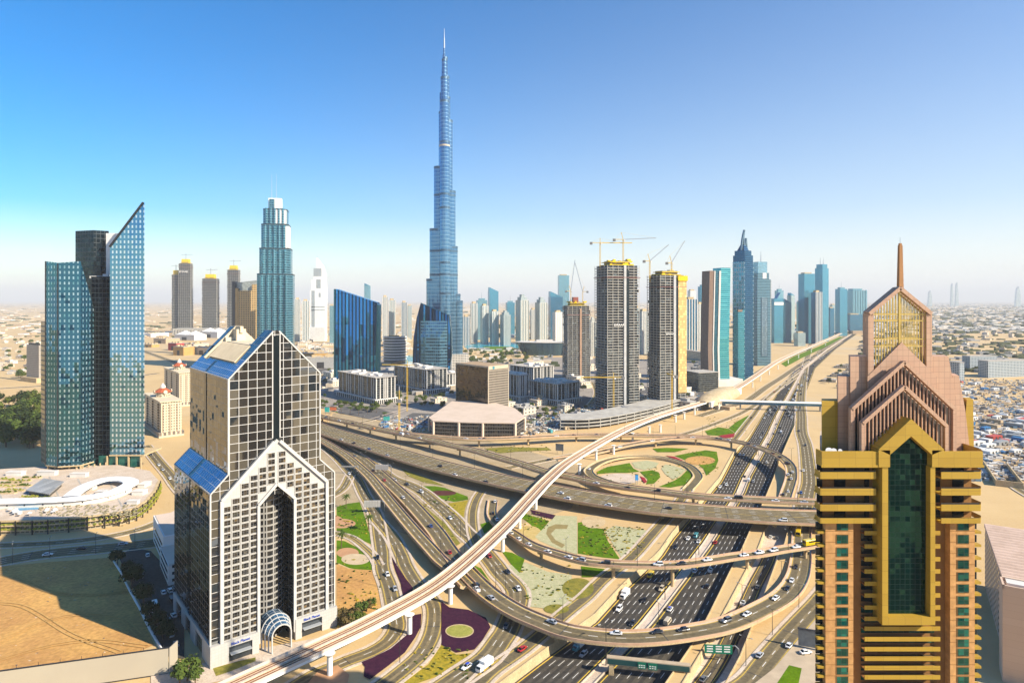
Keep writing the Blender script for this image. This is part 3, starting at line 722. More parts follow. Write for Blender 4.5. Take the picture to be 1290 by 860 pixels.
def gold_tower():
    s = 165 / 800
    X = lambda px: (px - 1031) * s
    Z = lambda py: 168 - (py - 378) * s
    t = thing('apartment_tower', 'golden apartment tower with stacked gables, a tall green window and a spire', 'tower', (at(1031, 165), 165, 0))
    gold = facade('golden_panel', (.40,.25,.022), (.26,.155,.014), 4.2, 2.9, .02, .03, metal=0, rough=.6, glass2=(.36,.22,.017), tilt=0, frough=.7)
    tan = surf('tan_render', (.54,.30,.12), .8, c2=(.46,.25,.10), scale=.12, fine=.8)
    brown = surf('brown_render', (.30,.155,.055), .85, c2=(.25,.125,.045), scale=.2)
    tile = facade('pink_roof_tile', (.47,.29,.19), (.26,.16,.11), 1.5, 1.5, .045, .045, metal=0, rough=.7, glass2=(.50,.32,.21), tilt=0)
    green = facade('green_glass', (.008,.05,.04), (.012,.03,.025), 1.3, 1.35, .06, .06, metal=.8, rough=.04, glass2=(.011,.062,.05), tilt=.05, frough=.3)
    gwin = facade('green_window', (.008,.07,.055), (.015,.03,.025), 1.45, 1.1, .07, .07, metal=.55, rough=.06, glass2=(.02,.20,.16), tilt=.08)
    w = X(1237)
    # core: octagonal plan, front wall 2 m behind the facade line
    core = [(1.3,2),(w-1.3,2),(w-6.2,12),(w-13,26),(w-17,34),(17,34),(13,26),(6.4,12)]
    m = MB(); m.prism(core, 0, Z(578)); m.build('core_wall', brown, t)
    m = MB(); m.prism([(.6,.2),(w-.6,.2),(w-6,12),(w-13,26),(w-17,34),(17,34),(13,26),(6.4,12)], Z(577.5), Z(576.5)); m.build('roof_terrace', M_pave, t)
    wallL = MB()
    for a, b in ((1040,1075),(1197,1228)): wallL.box(X(a), X(b), 0, 2.2, 0, Z(655))
    wallL.build('facade_wall', tan, t)
    m = MB()
    for k in range(30):
        y = 654.5 + 14.0*k
        for a, b in ((1040,1075),(1197,1228)): m.box(X(a)-.03, X(b)+.03, -.03, .1, Z(y)-.06, Z(y)+.06)
    m.build('panel_joints', brown, t)
    rows = [661.9,678.6,694.8,710.4,725.8,740.6,755.4,769.3,782.7,796.1,809.2,820.9,832.7,844.1,855.8,867.5,879,890.5]
    for k, y in enumerate(rows):
        h = (10.8 - .16*k) / 2
        for a, b in ((1054,1068),(1206,1220)):
            f = MB(); f.box(X(a)-.15, X(b)+.15, -.1, .05, Z(y+h)-.15, Z(y-h)+.15); fo = f.build('window', brown, t)
            g = MB(); g.box(X(a), X(b), -.13, 0, Z(y+h), Z(y-h)); g.build('pane', gwin, fo)
    # balcony columns either side of the green window, and corner balconies
    bal = [670.8,687.5,703.7,719,734.4,749.2,764.3,778.5,791,804.2,816.8,828.8,840.5,852.2,864,876,888]
    for k, y in enumerate(bal):
        for a, b in ((1088.8,1104.7),(1169.7,1184)) if y < 772 else ((1088.8,1184),):
            q = MB(); q.box(X(a), X(b), -.2, .0, Z(y+2.6), Z(y-2.6)); qo = q.build('balcony', gold, t); q = MB(); q.box(X(a)+.01, X(b)-.01, .01, 1.84, Z(y+2.4), Z(y+1.4)); q.build('balcony_floor', brown, qo)
            g = MB()
            g.box(X(a)+.2, X(b)-.2, 1.85, 1.98, Z(y-3), Z(y-12.5+.15*k)); g.build('balcony_door', M_glassdk if y < 772 else gwin, t)
        for a, b in ((1030.5,1040),(1228,1237)):
            q = MB(); q.box(X(a), X(b), .2, 1.55, Z(y+1.5), Z(y-1.5)); q.build('corner_balcony', gold, t)
        for a, b in ((1031.5,1040),(1228,1236)):
            g = MB(); g.box(X(a), X(b), 1.6, 1.9, Z(y-2), Z(y-11)); g.build('corner_window', M_glassdk, t)
    # upper balcony storeys
    for y0, y1 in ((592,601),(613,621.5),(633,641),(650,656.5)):
        for a, b, sd in ((1030,1099.5,-1),(1181,1230,1)):
            q = MB(); q.box(X(a), X(b), -1.5, -1.2, Z(y1), Z(y0)); q.box(X(a), X(b), -1.2, 2.1, Z(y1), Z(y1)+.4)
            if sd > 0: q.add([(X(1230),-1.5,Z(y1)),(X(1238),.6,Z(y1)),(X(1238),.6,Z(y0)),(X(1230),-1.5,Z(y0)),(X(1238),8,Z(y1)),(X(1238),8,Z(y0))], [(0,1,2,3),(1,4,5,2)])
            else: q.add([(X(1030),-1.5,Z(y1)),(X(1031),2,Z(y1)),(X(1031),2,Z(y0)),(X(1030),-1.5,Z(y0))], [(3,2,1,0)])
            q.build('balcony', gold, t)
    for y in (588.5, 609.5, 629, 647.5):
        for a, b in ((1033,1040),(1055.5,1069.5),(1094,1099.5),(1181.5,1190),(1206,1220)):
            g = MB(); g.box(X(a), X(b), 1.7, 1.95, Z(y+6), Z(y-5)); g.build('balcony_door', M_glassdk, t)
        for a, b in ((1033,1099),(1181,1229)):
            g = MB(); g.box(X(a), X(b), -1.36, -1.26, Z(y+4.5), Z(y+2)); g.build('balcony_rail', M_dark, t)
    # parapet cornice
    q = MB(); q.box(X(1030), X(1103), -2.3, -1.6, Z(584.5), Z(566)); q.box(X(1177), X(1230), -2.3, -1.6, Z(584.5), Z(566))
    q.box(X(1030), X(1032), -1.6, 1, Z(584.5), Z(566))
    q.add([(X(1230),-2.3,Z(584.5)),(X(1238),.6,Z(584.5)),(X(1238),.6,Z(566)),(X(1230),-2.3,Z(566)),(X(1238),10,Z(584.5)),(X(1238),10,Z(566))], [(0,1,2,3),(1,4,5,2)])
    q.box(X(1030)-.2, X(1102), -2.5, -2.31, Z(585.5), Z(582.5)); q.box(X(1178), X(1230)+.2, -2.5, -2.31, Z(585.5), Z(582.5)); q.build('cornice', gold, t)
    # tall green window and its golden frame
    gl = [(1111,771),(1163,771),(1166,569.6),(1140,546.6),(1113.8,569.6)]
    m = MB(); m.xprism([(X(a), Z(b)) for a, b in gl], -.6, 2.0); m.build('green_window', green, t)
    inner = [(X(a), Z(b)) for a, b in ((1113.8,569.6),(1140,546.6),(1166,569.6))]
    outer_ = [(X(a), Z(b)) for a, b in ((1099.7,563),(1140,525),(1181,563))]
    fr = MB()
    def quadbox(p, y0, y1):
        fr.xprism(p, y0, y1)
    quadbox([inner[0], inner[1], outer_[1], outer_[0]][::1], -2.6, 1.9); quadbox([inner[1], inner[2], outer_[2], outer_[1]], -2.6, 1.9)
    fr.box(X(1104.7), X(1112), -2.4, 2, Z(781), Z(585)); fr.box(X(1164.5), X(1170.5), -2.4, 2, Z(781), Z(585)); fr.box(X(1099.7), X(1113.8), -2.6, 2, Z(585), Z(564)); fr.box(X(1166), X(1181), -2.6, 2, Z(585), Z(564))
    fr.box(X(1112), X(1164.5), -2.4, 2, Z(781), Z(771)); fr.build('window_frame', gold, t)
    # gable tiers with upright fins; XD / ZD take the depth of the piece into account
    XD = lambda px, y: at(px, 165 + y) - at(1031, 165)
    ZD = lambda py, y: hz(py, 165 + y)
    def tier(apex, eL, eR, yb, y, depth):
        A, L_, R_ = (XD(apex[0],y), ZD(apex[1],y)), (XD(eL[0],y), ZD(eL[1],y)), (XD(eR[0],y), ZD(eR[1],y)); zb = Z(577)
        b = MB()
        for P, Q in ((L_, A), (A, R_)): b.bar((P[0], y, P[1]), (Q[0], y, Q[1]), 1.5, .9)
        for P in (L_, R_): b.box(P[0]-.45, P[0]+.45, y-.6, y+.6, zb, P[1]+.2)
        b.build('gable_frame', tile, t)
        f = MB(); n = int((R_[0] - L_[0]) / .95)
        for k in range(1, n):
            x = L_[0] + (R_[0] - L_[0]) * k / n
            top = L_[1] + (A[1]-L_[1])*(x-L_[0])/(A[0]-L_[0]) if x < A[0] else A[1] + (R_[1]-A[1])*(x-A[0])/(R_[0]-A[0])
            f.box(x-.13, x+.13, y+.1, y+.5, zb, top - .3)
        f.build('fin_screen', tile, t)
        dx = XD(apex[0], y+depth) - A[0]
        g = MB(); pr = [(L_[0], zb), (R_[0], zb), (R_[0], R_[1]-.4), (A[0], A[1]-.5), (L_[0], L_[1]-.4)]
        n = len(pr); vs = [(p[0], y+1.4, p[1]) for p in pr] + [(p[0]+dx*.8, y+depth, p[1]) for p in pr]
        g.add(vs, [(q, n+q, n+(q+1)%n, (q+1)%n) for q in range(n)], 1); g.add(vs[:n], [tuple(range(n))], 0); g.add(vs[n:], [tuple(reversed(range(n)))], 0)
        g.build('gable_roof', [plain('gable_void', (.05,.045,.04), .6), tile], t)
    tier((1138,486.5),(1086,532.5),(1191,536), 577, .8, 3.0)
    tier((1138,456),(1072.5,514.6),(1201,514.6), 577, 3.2, 4.5)
    def slab(P, y0, y1, mt, nm):
        m = MB(); n = len(P); vs = [(XD(a, y0), y0, max(ZD(b, y0), Z(577))) for a, b in P]; dx = XD(1133, y1) - XD(1133, y0)
        vs += [(v[0] + dx*.75, y1, v[2]) for v in vs]
        m.add(vs, [(q, n+q, n+(q+1)%n, (q+1)%n) for q in range(n)] + [tuple(range(n)), tuple(range(2*n-1, n-1, -1))]); m.build(nm, mt, t)
    slab([(1093,500),(1180,500),(1180,474),(1136,431),(1093,474)], 5.8, 11, tile, 'tiled_gable')
    slab([(1071,600),(1100,600),(1100,449),(1071,449)], 7.0, 13, tile, 'roof_wing')
    slab([(1055.5,600),(1071,600),(1071,474),(1055.5,474)], 7.4, 13, tile, 'roof_wing')
    slab([(1166,600),(1212,600),(1207,516),(1195,449),(1166,449)], 7.0, 13, tile, 'roof_wing')
    slab([(1195,600),(1222,600),(1216,516),(1208,473),(1200,473)], 7.4, 13, tile, 'roof_wing')
    slab([(1035.5,600),(1055.5,600),(1055.5,505),(1035.5,505)], 7.8, 12, gold, 'roof_wing')
    slab([(1213,600),(1227,600),(1226,503),(1218,503)], 7.8, 12, gold, 'roof_wing')
    # open lantern with golden lattice
    ln = MB(); y0, y1 = 6.0, 12.0; zl = ZD(480, 6)
    cx = XD(1134, y0); sp_ = (XD(1171, y0) - XD(1097.5, y0)) / 2; off = XD(1134, y1) - cx
    ze_, za_ = ZD(395, y0), ZD(363, y0)
    for sx in (-1, 1):
        for yy, o in ((y0, 0), (y1, off*.7)): ln.box(cx + o + sx*sp_ - .75, cx + o + sx*sp_ + .75, yy, yy + 1.3, zl, ze_)
    for yy, o in ((y0 + .4, 0), (y1 + .4, off*.7)):
        ln.bar((cx + o - sp_ - .5, yy, ze_), (cx + o, yy, za_), 1.4, 1.0); ln.bar((cx + o, yy, za_), (cx + o + sp_ + .5, yy, ze_), 1.4, 1.0)
    for sx, z in ((-1, ze_), (0, za_), (1, ze_)): ln.bar((cx + sx*sp_, y0, z), (cx + off*.7 + sx*sp_, y1, z), .9)
    ln.build('lantern_frame', tile, t)
    lt = MB()
    for yy, o in ((y0 + .5, 0), (y1 + .5, off*.7)):
        for k in range(1, 20):
            u = -1 + 2*k/20; top = ze_ + (za_ - ze_)*(1 - abs(u)); x = cx + o + u*sp_; lt.box(x-.08, x+.08, yy-.08, yy+.08, zl, top)
        for py in (396, 404, 427, 436): lt.box(cx + o - sp_, cx + o + sp_, yy-.1, yy+.1, ZD(py, y0)-.12, ZD(py, y0)+.12)
    lt.box(cx-.2, cx+.2, y0+.2, y0+.6, ZD(440, y0), za_); lt.build('lantern_lattice', plain('gilt_metal', (.62,.44,.12), .4, .4), t)
    X10 = lambda px: XD(px, 9); cs = XD(1134, 9)
    sp = MB(); sp.loft([[(cs+a*r, 9+b*r, z) for a, b in ((-1,-1),(1,-1),(1,1),(-1,1))] for r, z in ((.62, ZD(367, 9)), (.42, ZD(309, 9)))]); sp.box(cs-.3, cs+.3, 8.7, 9.3, ZD(309, 9), ZD(306.5, 9))
    so = sp.build('spire', surf('copper_spire', (.42,.22,.10), .6), t)
    a = MB(); a.tube((cs, 9, ZD(307, 9)), (cs, 9, ZD(299, 9)), .06); a.build('antenna', M_steel, so)
    d = MB()
    for k, (px, r) in enumerate(((1048,.9),(1054,.7),(1062,.5))): d.tube((X(px), 1.5, Z(572)), (X(px)-.4, .6, Z(568)), .15, r, 10)
    d.build('satellite_dish', M_white, t)
gold_tower()

# -- left-hand glass towers
def left_towers():
    teal = facade('teal_glass', (.40,.54,.60), (.045,.16,.23), 3.6, 5.0, .66, .50, metal=.7, rough=.1, glass2=(.12,.30,.34), tilt=.05, frough=.04, fmetal=.92)
    blade = facade('blade_glass', (.70,.76,.78), (.14,.33,.46), 3.8, 4.9, .60, .46, metal=.6, rough=.12, tilt=.03, frough=.035, fmetal=.95, glass2=(.45,.58,.64))
    darkg = facade('black_glass', (.012,.020,.026), (.035,.045,.05), 3.6, 4.6, .10, .12, metal=.8, rough=.05, glass2=(.03,.05,.06), tilt=.02)
    side = facade('side_glass', (.20,.20,.14), (.05,.06,.05), 4, 4.6, .3, .3, metal=.85, rough=.06, tilt=.05)
    olive = M_dark
    # front tower
    Y = 594; t = thing('glass_tower', 'teal glass tower with white window dashes and a slanted right shoulder', 'tower', (at(59, Y), Y, 0))
    x = lambda px, y=Y: at(px, y) - at(59, Y)
    z = lambda py, y=Y: hz(py, y)
    zb = 14
    m = MB()
    # plan: left face, folded front, narrow right face
    P = [(x(57.5), 0), (x(78), -5), (x(101.5), 0), (x(118.5, Y+14), 14), (x(118.5, Y+14)-16, 34), (x(55, Y+34)+14, 34)]
    tops = [z(329), z(331, Y-5), z(329), z(389, Y+14), z(389, Y+34), z(329)]
    m.prism(P, zb, tops); m.build('glass_body', teal, t)
    m = MB(); m.add([(x(57.5)-.15, -.1, zb), (x(51.5, Y+12), 12, zb), (x(51.5, Y+12), 12, z(405, Y+12)), (x(57.5)-.15, -.1, z(405))], [(3,2,1,0)]); m.build('side_wall', side, t)
    m = MB(); m.bar((x(78)-.2, -5.3, zb), (x(78)-.2, -5.3, z(332, Y-5)), .9, .6); m.bar((x(57.5), -.2, zb), (x(57.5), -.2, z(329)), .8, .6); m.build('fold_fin', M_dark, t)
    m = MB()
    for px in (60, 69, 78, 87, 96, 101): m = MB(); m.box(x(px)-.5, x(px)+.5, 0, 1.2, 0, zb-1.3); m.build('column', M_conc, t)
    for k in range(5): m = MB(); m.box(x(102)+k*3.5-.4, x(102)+k*3.5+.4, 2+3*k, 3+3*k, 0, zb-1.3); m.build('column', M_conc, t)
    m = MB(); m.box(x(60), x(100), 3, 30, 0, zb); m.build('lobby', plain('lobby_glass', (.02,.10,.10), .1, .4), t)
    m = MB(); m.prism([(p[0], p[1]) for p in P], zb - 1.2, zb - .02); m.build('soffit', M_conc, t)
    # dark slab behind + mid block
    Y2 = 612; t2 = thing('glass_tower', 'tall blade-topped glass tower with a pointed tip and black slab beside it', 'tower', (at(138, Y2), Y2, 0))
    x2 = lambda px, y=Y2: at(px, y) - at(138, Y2)
    z2 = lambda py, y=Y2: hz(py, y)
    m = MB(); m.prism([(x2(138.5), 0), (x2(182), 0), (x2(182)-2.9, 5), (x2(182)-17.5, 30), (x2(138.5), 30)], 19, [z2(311), z2(254.5), z2(254.5), z2(257), z2(308)]); m.build('blade', blade, t2)
    m = MB(); m.bar((x2(138.2), -.3, z2(311)), (x2(180.5), -.3, z2(255)), 1.4, 1.4); m.bar((x2(151), 8, z2(290)), (x2(173), 8, z2(262)), 2.0, 2.0); m.build('blade_edge', M_dark, t2)
    m = MB(); m.box(x2(118, Y2+10), x2(138.3), 6, 34, 0, z2(348)); m.build('mid_slab', darkg, t2)
    m = MB(); m.box(x2(104), x2(139), 10, 14, z2(350), z2(347)); m.box(x2(120), x2(127), 11, 13, z2(347), z2(344.5)); m.build('ledge', M_white, t2)
    m = MB(); m.prism([(x2(95, Y2+34), 34), (x2(118, Y2+26), 26), (x2(137, Y2+34), 34), (x2(137, Y2+60), 60), (x2(95, Y2+60), 60)], 0, z2(291, Y2+34)); m.build('black_slab', darkg, t2)
    m = MB(); m.prism([(x2(133.5, Y2+20), 20), (x2(150), 20), (x2(150), 30), (x2(133.5, Y2+20), 30)], z2(345), [z2(291), z2(291), z2(291), z2(291)]); m.build('white_flank', M_white, t2)
    m = MB()
    for px in (135, 147, 162, 177.5): m = MB(); m.box(x2(px)-.6, x2(px)+.6, -.6, .6, 0, 17.9); m.build('column', M_conc, t2)
    for a, b in ((123,134),(136,146),(148,161),(163,176)):
        m = MB(); m.box(x2(a), x2(b), 1.5, 2, 7, 18); m.build('lobby_glazing', plain('green_lobby', (.03,.16,.13), .08, .4), t2)
    m = MB(); m.box(x2(138), x2(182), -.8, 30, 18, 19.2); m.build('soffit', M_conc, t2)
left_towers()
# ------------------------------------------------------------------ the very tall tower and the other towers
G_burj = facade('supertall_glass', (.055,.19,.34), (.24,.40,.52), 2.6, 9.0, .20, .20, metal=.75, rough=.12, glass2=(.10,.27,.43), tilt=.03, fmetal=.7, frough=.22)
G_burjdk = plain('louvre_band', (.06,.12,.18), .4, .5)
def supertall():
    Y = 1562; k = Y / 800; t = thing('supertall_tower', 'very tall slender stepped blue glass tower with a needle spire', 'skyscraper', (at(559.6, Y), Y, 0), R(8))
    Z = lambda py: hz(py, Y)
    def stadium(ang, r, hw):
        c, s = math.cos(ang), math.sin(ang); pts = []
        for a in [math.pi*(-.5 + q/10) for q in range(11)]: pts.append((r - hw + hw*math.cos(a), hw*math.sin(a)))
        pts += [(0, hw), (0, -hw)]
        return [(p[0]*c - p[1]*s, p[0]*s + p[1]*c) for p in pts]
    # (wing angle, [(length m, half width, top py)])
    wings = [(R(12), [(47,11,378.5),(46,10.5,379),(41,11,370),(34,12,310),(28.5,12.5,240),(21,11.5,151),(15,10,122),(13,8.5,96),(8.5,6.5,72)]),
             (R(172), [(44,11,351),(36,12,288),(25.5,12.5,210),(13.5,11,141),(8,9,104),(5.5,6.5,79)]),
             (R(-88), [(50,12,368),(44,12,330),(38,12.5,262),(30,12.5,180),(22,11,128),(14,9,98),(9,6,75)])]
    for ang, L in wings:
        m = MB(); bands = MB()
        for j, (r, hw, py) in enumerate(L):
            m.prism(stadium(ang, r, hw), -1, Z(py) - .01*j)
            z = Z(py); bands.prism(stadium(ang, r + .25, hw + .25), z - 6 - .02*j, z - 1 - .02*j)
            for pz in (245, 315, 345):
                if py < pz - 4: bands.prism(stadium(ang, r + .12*(1+j*.1), hw + .12), Z(pz) - 5, Z(pz) - .02*j)
        m.build('wing', G_burj, t); bands.build('louvre_band', G_burjdk, t)
    m = MB(); m.prism([(13*math.cos(a), 13*math.sin(a)) for a in (R(30)+math.pi*q/3 for q in range(6))], -1, Z(118)); 
    m.loft([[(r*math.cos(a), r*math.sin(a), z) for a in (2*math.pi*q/12 for q in range(12))] for r, z in ((7, Z(120)), (6.5, Z(88)), (4.6, Z(88)), (4.2, Z(70)), (3, Z(70)), (2.4, Z(61)))]); m.build('core', G_burj, t)
    m = MB(); m.loft([[(r*math.cos(a), r*math.sin(a), z) for a in (2*math.pi*q/10 for q in range(10))] for r, z in ((2.0, Z(62)), (1.5, Z(50)), (1.0, Z(47)), (.45, Z(36)))]); m.build('spire', M_steel, t)
    m = MB(); m.box(-14, 26, -30, -12, Z(188), Z(186)); 
    w_ = MB(); w_.prism(stadium(R(-88), 30.3, 12.8), Z(187.2), Z(185)); w_.build('bright_band', surf('band_tan', (.50,.42,.32), .5), t)
    p = MB()
    for ang in (R(12), R(172), R(-88)): p.prism(stadium(ang, 62, 17), -1, 36)
    p.build('podium', facade('podium_stone', (.06,.08,.09), (.50,.46,.40), 4, 4, .35, .4, metal=.4, rough=.2), t)
supertall()

def box_tower(name, label, x0, x1, ytop, Y, mat, rot=0.0, depth=None, group=None, parts=None, cat='tower', crown=None, base=0):
    """tower from its picture columns at a chosen distance; rot turns it, parts adds sub-shapes in local metres"""
    w = at(x1, Y) - at(x0, Y); d = depth or w * .9
    a = abs(rot)
    wl = w / (math.cos(a) + (d / w) * math.sin(a)) if rot else w
    dl = d * wl / w
    t = thing(name, label, cat, (at((x0 + x1) / 2, Y), Y, 0), rot, group)
    h = hz(ytop, Y)
    m = MB(); m.box(-wl/2, wl/2, -dl/2, dl/2, base, h); m.build('tower_body', mat, t)
    if parts: parts(t, wl, dl, h)
    return t, wl, dl, h

# hotel tower with setbacks and twin masts
def hotel():
    Y = 1500; k = Y/800; Z = lambda py: hz(py, Y)
    g = facade('hotel_glass', (.025,.12,.17), (.09,.22,.28), 4.0, 5.6, .22, .30, metal=.75, rough=.1, glass2=(.06,.26,.34), tilt=.03, fmetal=.4)
    t = thing('hotel_tower', 'dark teal stepped tower with pale top and two thin masts behind the chrome tower', 'tower', (at(347.5, Y), Y, 0), R(14))
    tiers = [(49, 345), (43, 313), (38, 283), (33, 264)]
    for j, (wpx, py) in enumerate(tiers):
        w = wpx*k*.86; d = w*.85; m = MB()
        m.prism([(-w/2,-d*.25),(-w*.3,-d/2),(w*.3,-d/2),(w/2,-d*.25),(w/2,d/2),(-w/2,d/2)], (0 if j == 0 else Z(tiers[j-1][1])), Z(py))
        m.build('tower_tier', g, t)
        for px in ((-.34, -.17, 0.0, .17, .34)):
            f = MB(); f.tube((w*px, -d/2 - .4, 0 if j == 0 else Z(tiers[j-1][1])), (w*px, -d/2 - .4, Z(py) - (4 if j < 3 else 0)), w*.055, n=8); f.build('bay', g, t)
        c = MB(); c.prism([(-w/2-.5,-d*.25),(-w*.3,-d/2-.8),(w*.3,-d/2-.8),(w/2+.5,-d*.25),(w/2+.5,d/2),(-w/2-.5,d/2)], Z(py)-3, Z(py)-1.2); c.build('setback_band', M_dark, t)
    m = MB(); m.box(-13, -2, -15, 13, Z(264), Z(252)); m.build('crown', g, t)
    m = MB(); m.box(-16, 13, -4, 16, Z(264), Z(250)); m.box(2, 25, -24, 13, Z(283), Z(266)); m.box(16, 32, -24, 10, Z(313), Z(286)); m.build('white_crown', M_white, t)
    for px in (-9, 1):
        m = MB(); m.tube((px, 0, Z(252)), (px, 0, Z(219)), .5, .2); m.build('mast', M_steel, t)
hotel()

# gold hotel slab left of it
def gold_slab():
    Y = 1600; Z = lambda py: hz(py, Y); k = Y/800
    t = thing('hotel_slab', 'sandy gold hotel slab with stepped grey roof between the gabled and teal towers', 'building', (at(297, Y), Y, 0), R(4))
    g = facade('gold_grid', (.14,.11,.06), (.56,.38,.17), 5.4, 5.6, .45, .42, metal=.3, rough=.15, tilt=.02)
    w = 32*k; m = MB(); m.xprism([(0,0),(w,0),(w,Z(358)),(w*.62,Z(358)),(w*.62,Z(366)),(0,Z(366))], 0, 26); m.build('slab_body', g, t)
    m = MB(); m.box(-3, 5.5, -2, 24, 0, Z(363)); m.build('end_pier', surf('gold_stone', (.58,.40,.19), .8), t)
    m = MB(); m.xprism([(-4,Z(366)),(w,Z(366)),(w,Z(352)),(-4,Z(356))], 8, 26); m.build('roof_screen', facade('grey_screen', (.25,.28,.27), (.35,.37,.35), 4, 4, .1, .1, metal=.4, rough=.3), t)
    m = MB(); m.box(-8, -1, -3, 14, 0, Z(354)); m.build('dark_end', plain('dark_grey', (.05,.055,.06), .4), t)
gold_slab()

# white curved-top tower
def white_tower():
    Y = 2600; Z = lambda py: hz(py, Y); k = Y/800
    t = thing('office_tower', 'white slim tower with stepped body and curved fin top', 'tower', (at(401, Y), Y, 0))
    prof = [(-10.5,Z(412)),(9,Z(412)),(9,Z(366)),(8,Z(345)),(5,Z(335)),(-2.5,Z(325)),(-2.5,Z(338)),(-6,Z(338)),(-6,Z(352)),(-9,Z(352)),(-9,Z(366)),(-10.5,Z(366))]
    m = MB(); m.xprism([(a*k, b) for a, b in prof], 0, 24); m.build('tower_body', surf('white_panel', (.80,.80,.78), .5, c2=(.72,.73,.72), scale=.05), t)
    wd = facade('white_tower_glass', (.10,.16,.20), (.60,.62,.62), 3, 3.6, .2, .3, metal=.6, rough=.1)
    for a, b, c, d in ((-8.6,-4.5,412,366),(-6,4,348,338),(-2.5,3,363,352),(-9,8,391,390),(-9,8,387,386),(0.5,3,374,369)):
        m = MB(); m.box(a*k, b*k, -.3, .2, Z(c), Z(d)); m.build('window_band', wd, t)
    m = MB(); m.box(-12*k, 9*k, -8, 24, 0, Z(412)); m.build('podium', surf('white_podium', (.74,.74,.72), .6), t)
    m = MB(); m.tube((-2.5*k, 10, Z(325)), (-2.5*k, 10, Z(318)), .5, .2); m.build('mast', M_steel, t)
white_tower()

# two blue blade buildings
def blades():
    stripe = facade('striped_blue_glass', (.02,.17,.46), (.003,.03,.09), 7.0, 60, .42, .002, metal=.95, rough=.04, glass2=(.04,.30,.64), tilt=.07, fmetal=.9, frough=.06)
    edge = plain('blue_edge', (.02,.12,.16), .15, .7)
    Y = 1250; Z = lambda py: hz(py, Y); X = lambda px: at(px, Y) - at(421, Y)
    t = thing('office_tower', 'blue striped glass slab with a slanting roofline left of the tallest tower', 'office block', (at(421, Y), Y, 0), R(-3))
    m = MB(); m.xprism([(X(421),0),(X(473),0),(X(475.5),Z(381)),(X(423.5),Z(364))], 0, 20); m.build('glass_slab', stripe, t)
    m = MB(); m.xprism([(X(472),0),(X(476),0),(X(477),Z(384)),(X(474),Z(381))], 1, 24); m.build('edge_fin', edge, t)
    m = MB(); m.box(X(420.5), X(422), -.4, 20, 0, Z(364)); m.build('edge_fin', edge, t)
    Y = 1420; Z2 = lambda py: hz(py, Y); X2 = lambda px: at(px, Y) - at(520, Y)
    t = thing('office_tower', 'curved blue glass sail-shaped block in front of the tallest tower', 'office block', (at(520, Y), Y, 0), R(-3))
    prof = [(X2(519.5),0),(X2(567),0),(X2(569),Z2(440)),(X2(568.5),Z2(420)),(X2(566),Z2(397)),(X2(530),Z2(382)),(X2(525),Z2(400)),(X2(521),Z2(425)),(X2(520),Z2(445))]
    m = MB(); m.xprism(prof, 0, 20); m.build('glass_slab', stripe, t)
    m = MB()
    q = [(X2(566),0),(X2(569.3),Z2(445)),(X2(568.8),Z2(420)),(X2(565.5),Z2(396))]
    for a, b in zip(q, q[1:]): m.bar((a[0], -.3, a[1]), (b[0], -.3, b[1]), 1.6, 1.2)
    m.bar((X2(566), -.3, Z2(396.5)), (X2(530), -.3, Z2(381.5)), 1.2, 1.2); m.build('edge_fin', edge, t)
    # faceted inner bulge
    m = MB(); m.loft([[(X2(530)+dx, -.05-d, z) for dx, d in ((0,0),(12,d0),(44,d0*1.2),(60,0))] for z, d0 in ((0,5),(Z2(450),6),(Z2(425),5),(Z2(404),.6))], caps=False, closed=False); m.build('glass_bulge', facade('bulge_glass', (.03,.13,.22), (.08,.18,.24), 4.4, 7, .15, .3, metal=.85, rough=.07, glass2=(.10,.25,.33), tilt=.08), t)
blades()

# oval office with louvre bands
def oval():
    Y = 1650; Z = lambda py: hz(py, Y); k = Y/800
    t = thing('office_block', 'round grey office drum ringed by pale louvre bands', 'office block', (at(496, Y), Y, 0))
    ring = lambda r, z: [(r*15*k*math.cos(a), 16+r*13*k*math.sin(a), z) for a in (2*math.pi*q/24 for q in range(24))]
    m = MB(); m.loft([ring(.93, 0), ring(.93, Z(424))]); m.build('drum', plain('drum_grey', (.10,.11,.11), .3, .3), t)
    n = 9
    for j in range(n):
        z = Z(452) + (Z(424) - Z(452))*j/(n-1)
        m = MB(); m.loft([ring(1, z - 2.2), ring(1, z)]); m.build('louvre_band', M_white, t)
    m = MB(); m.loft([ring(.5, Z(424)), ring(.5, Z(424)+3)]); m.build('roof_plant', M_conc, t)
oval()
# ------------------------------------------------------------------ offices, building sites, skyline, low city
def corner(name, label, cat, px, py, xl, xr, ytop, rot, group=None):
    c = W(px, py); ux, uy = math.cos(rot), math.sin(rot)
    def solve(dx, dy, xp):
        k = (xp - CX) / F; return (k*c.y - c.x) / (dx - k*dy)
    Lr, Ll = solve(ux, uy, xr), solve(-uy, ux, xl)
    return thing(name, label, cat, (c.x, c.y, 0), rot, group), Lr, Ll, hz(ytop, c.y)

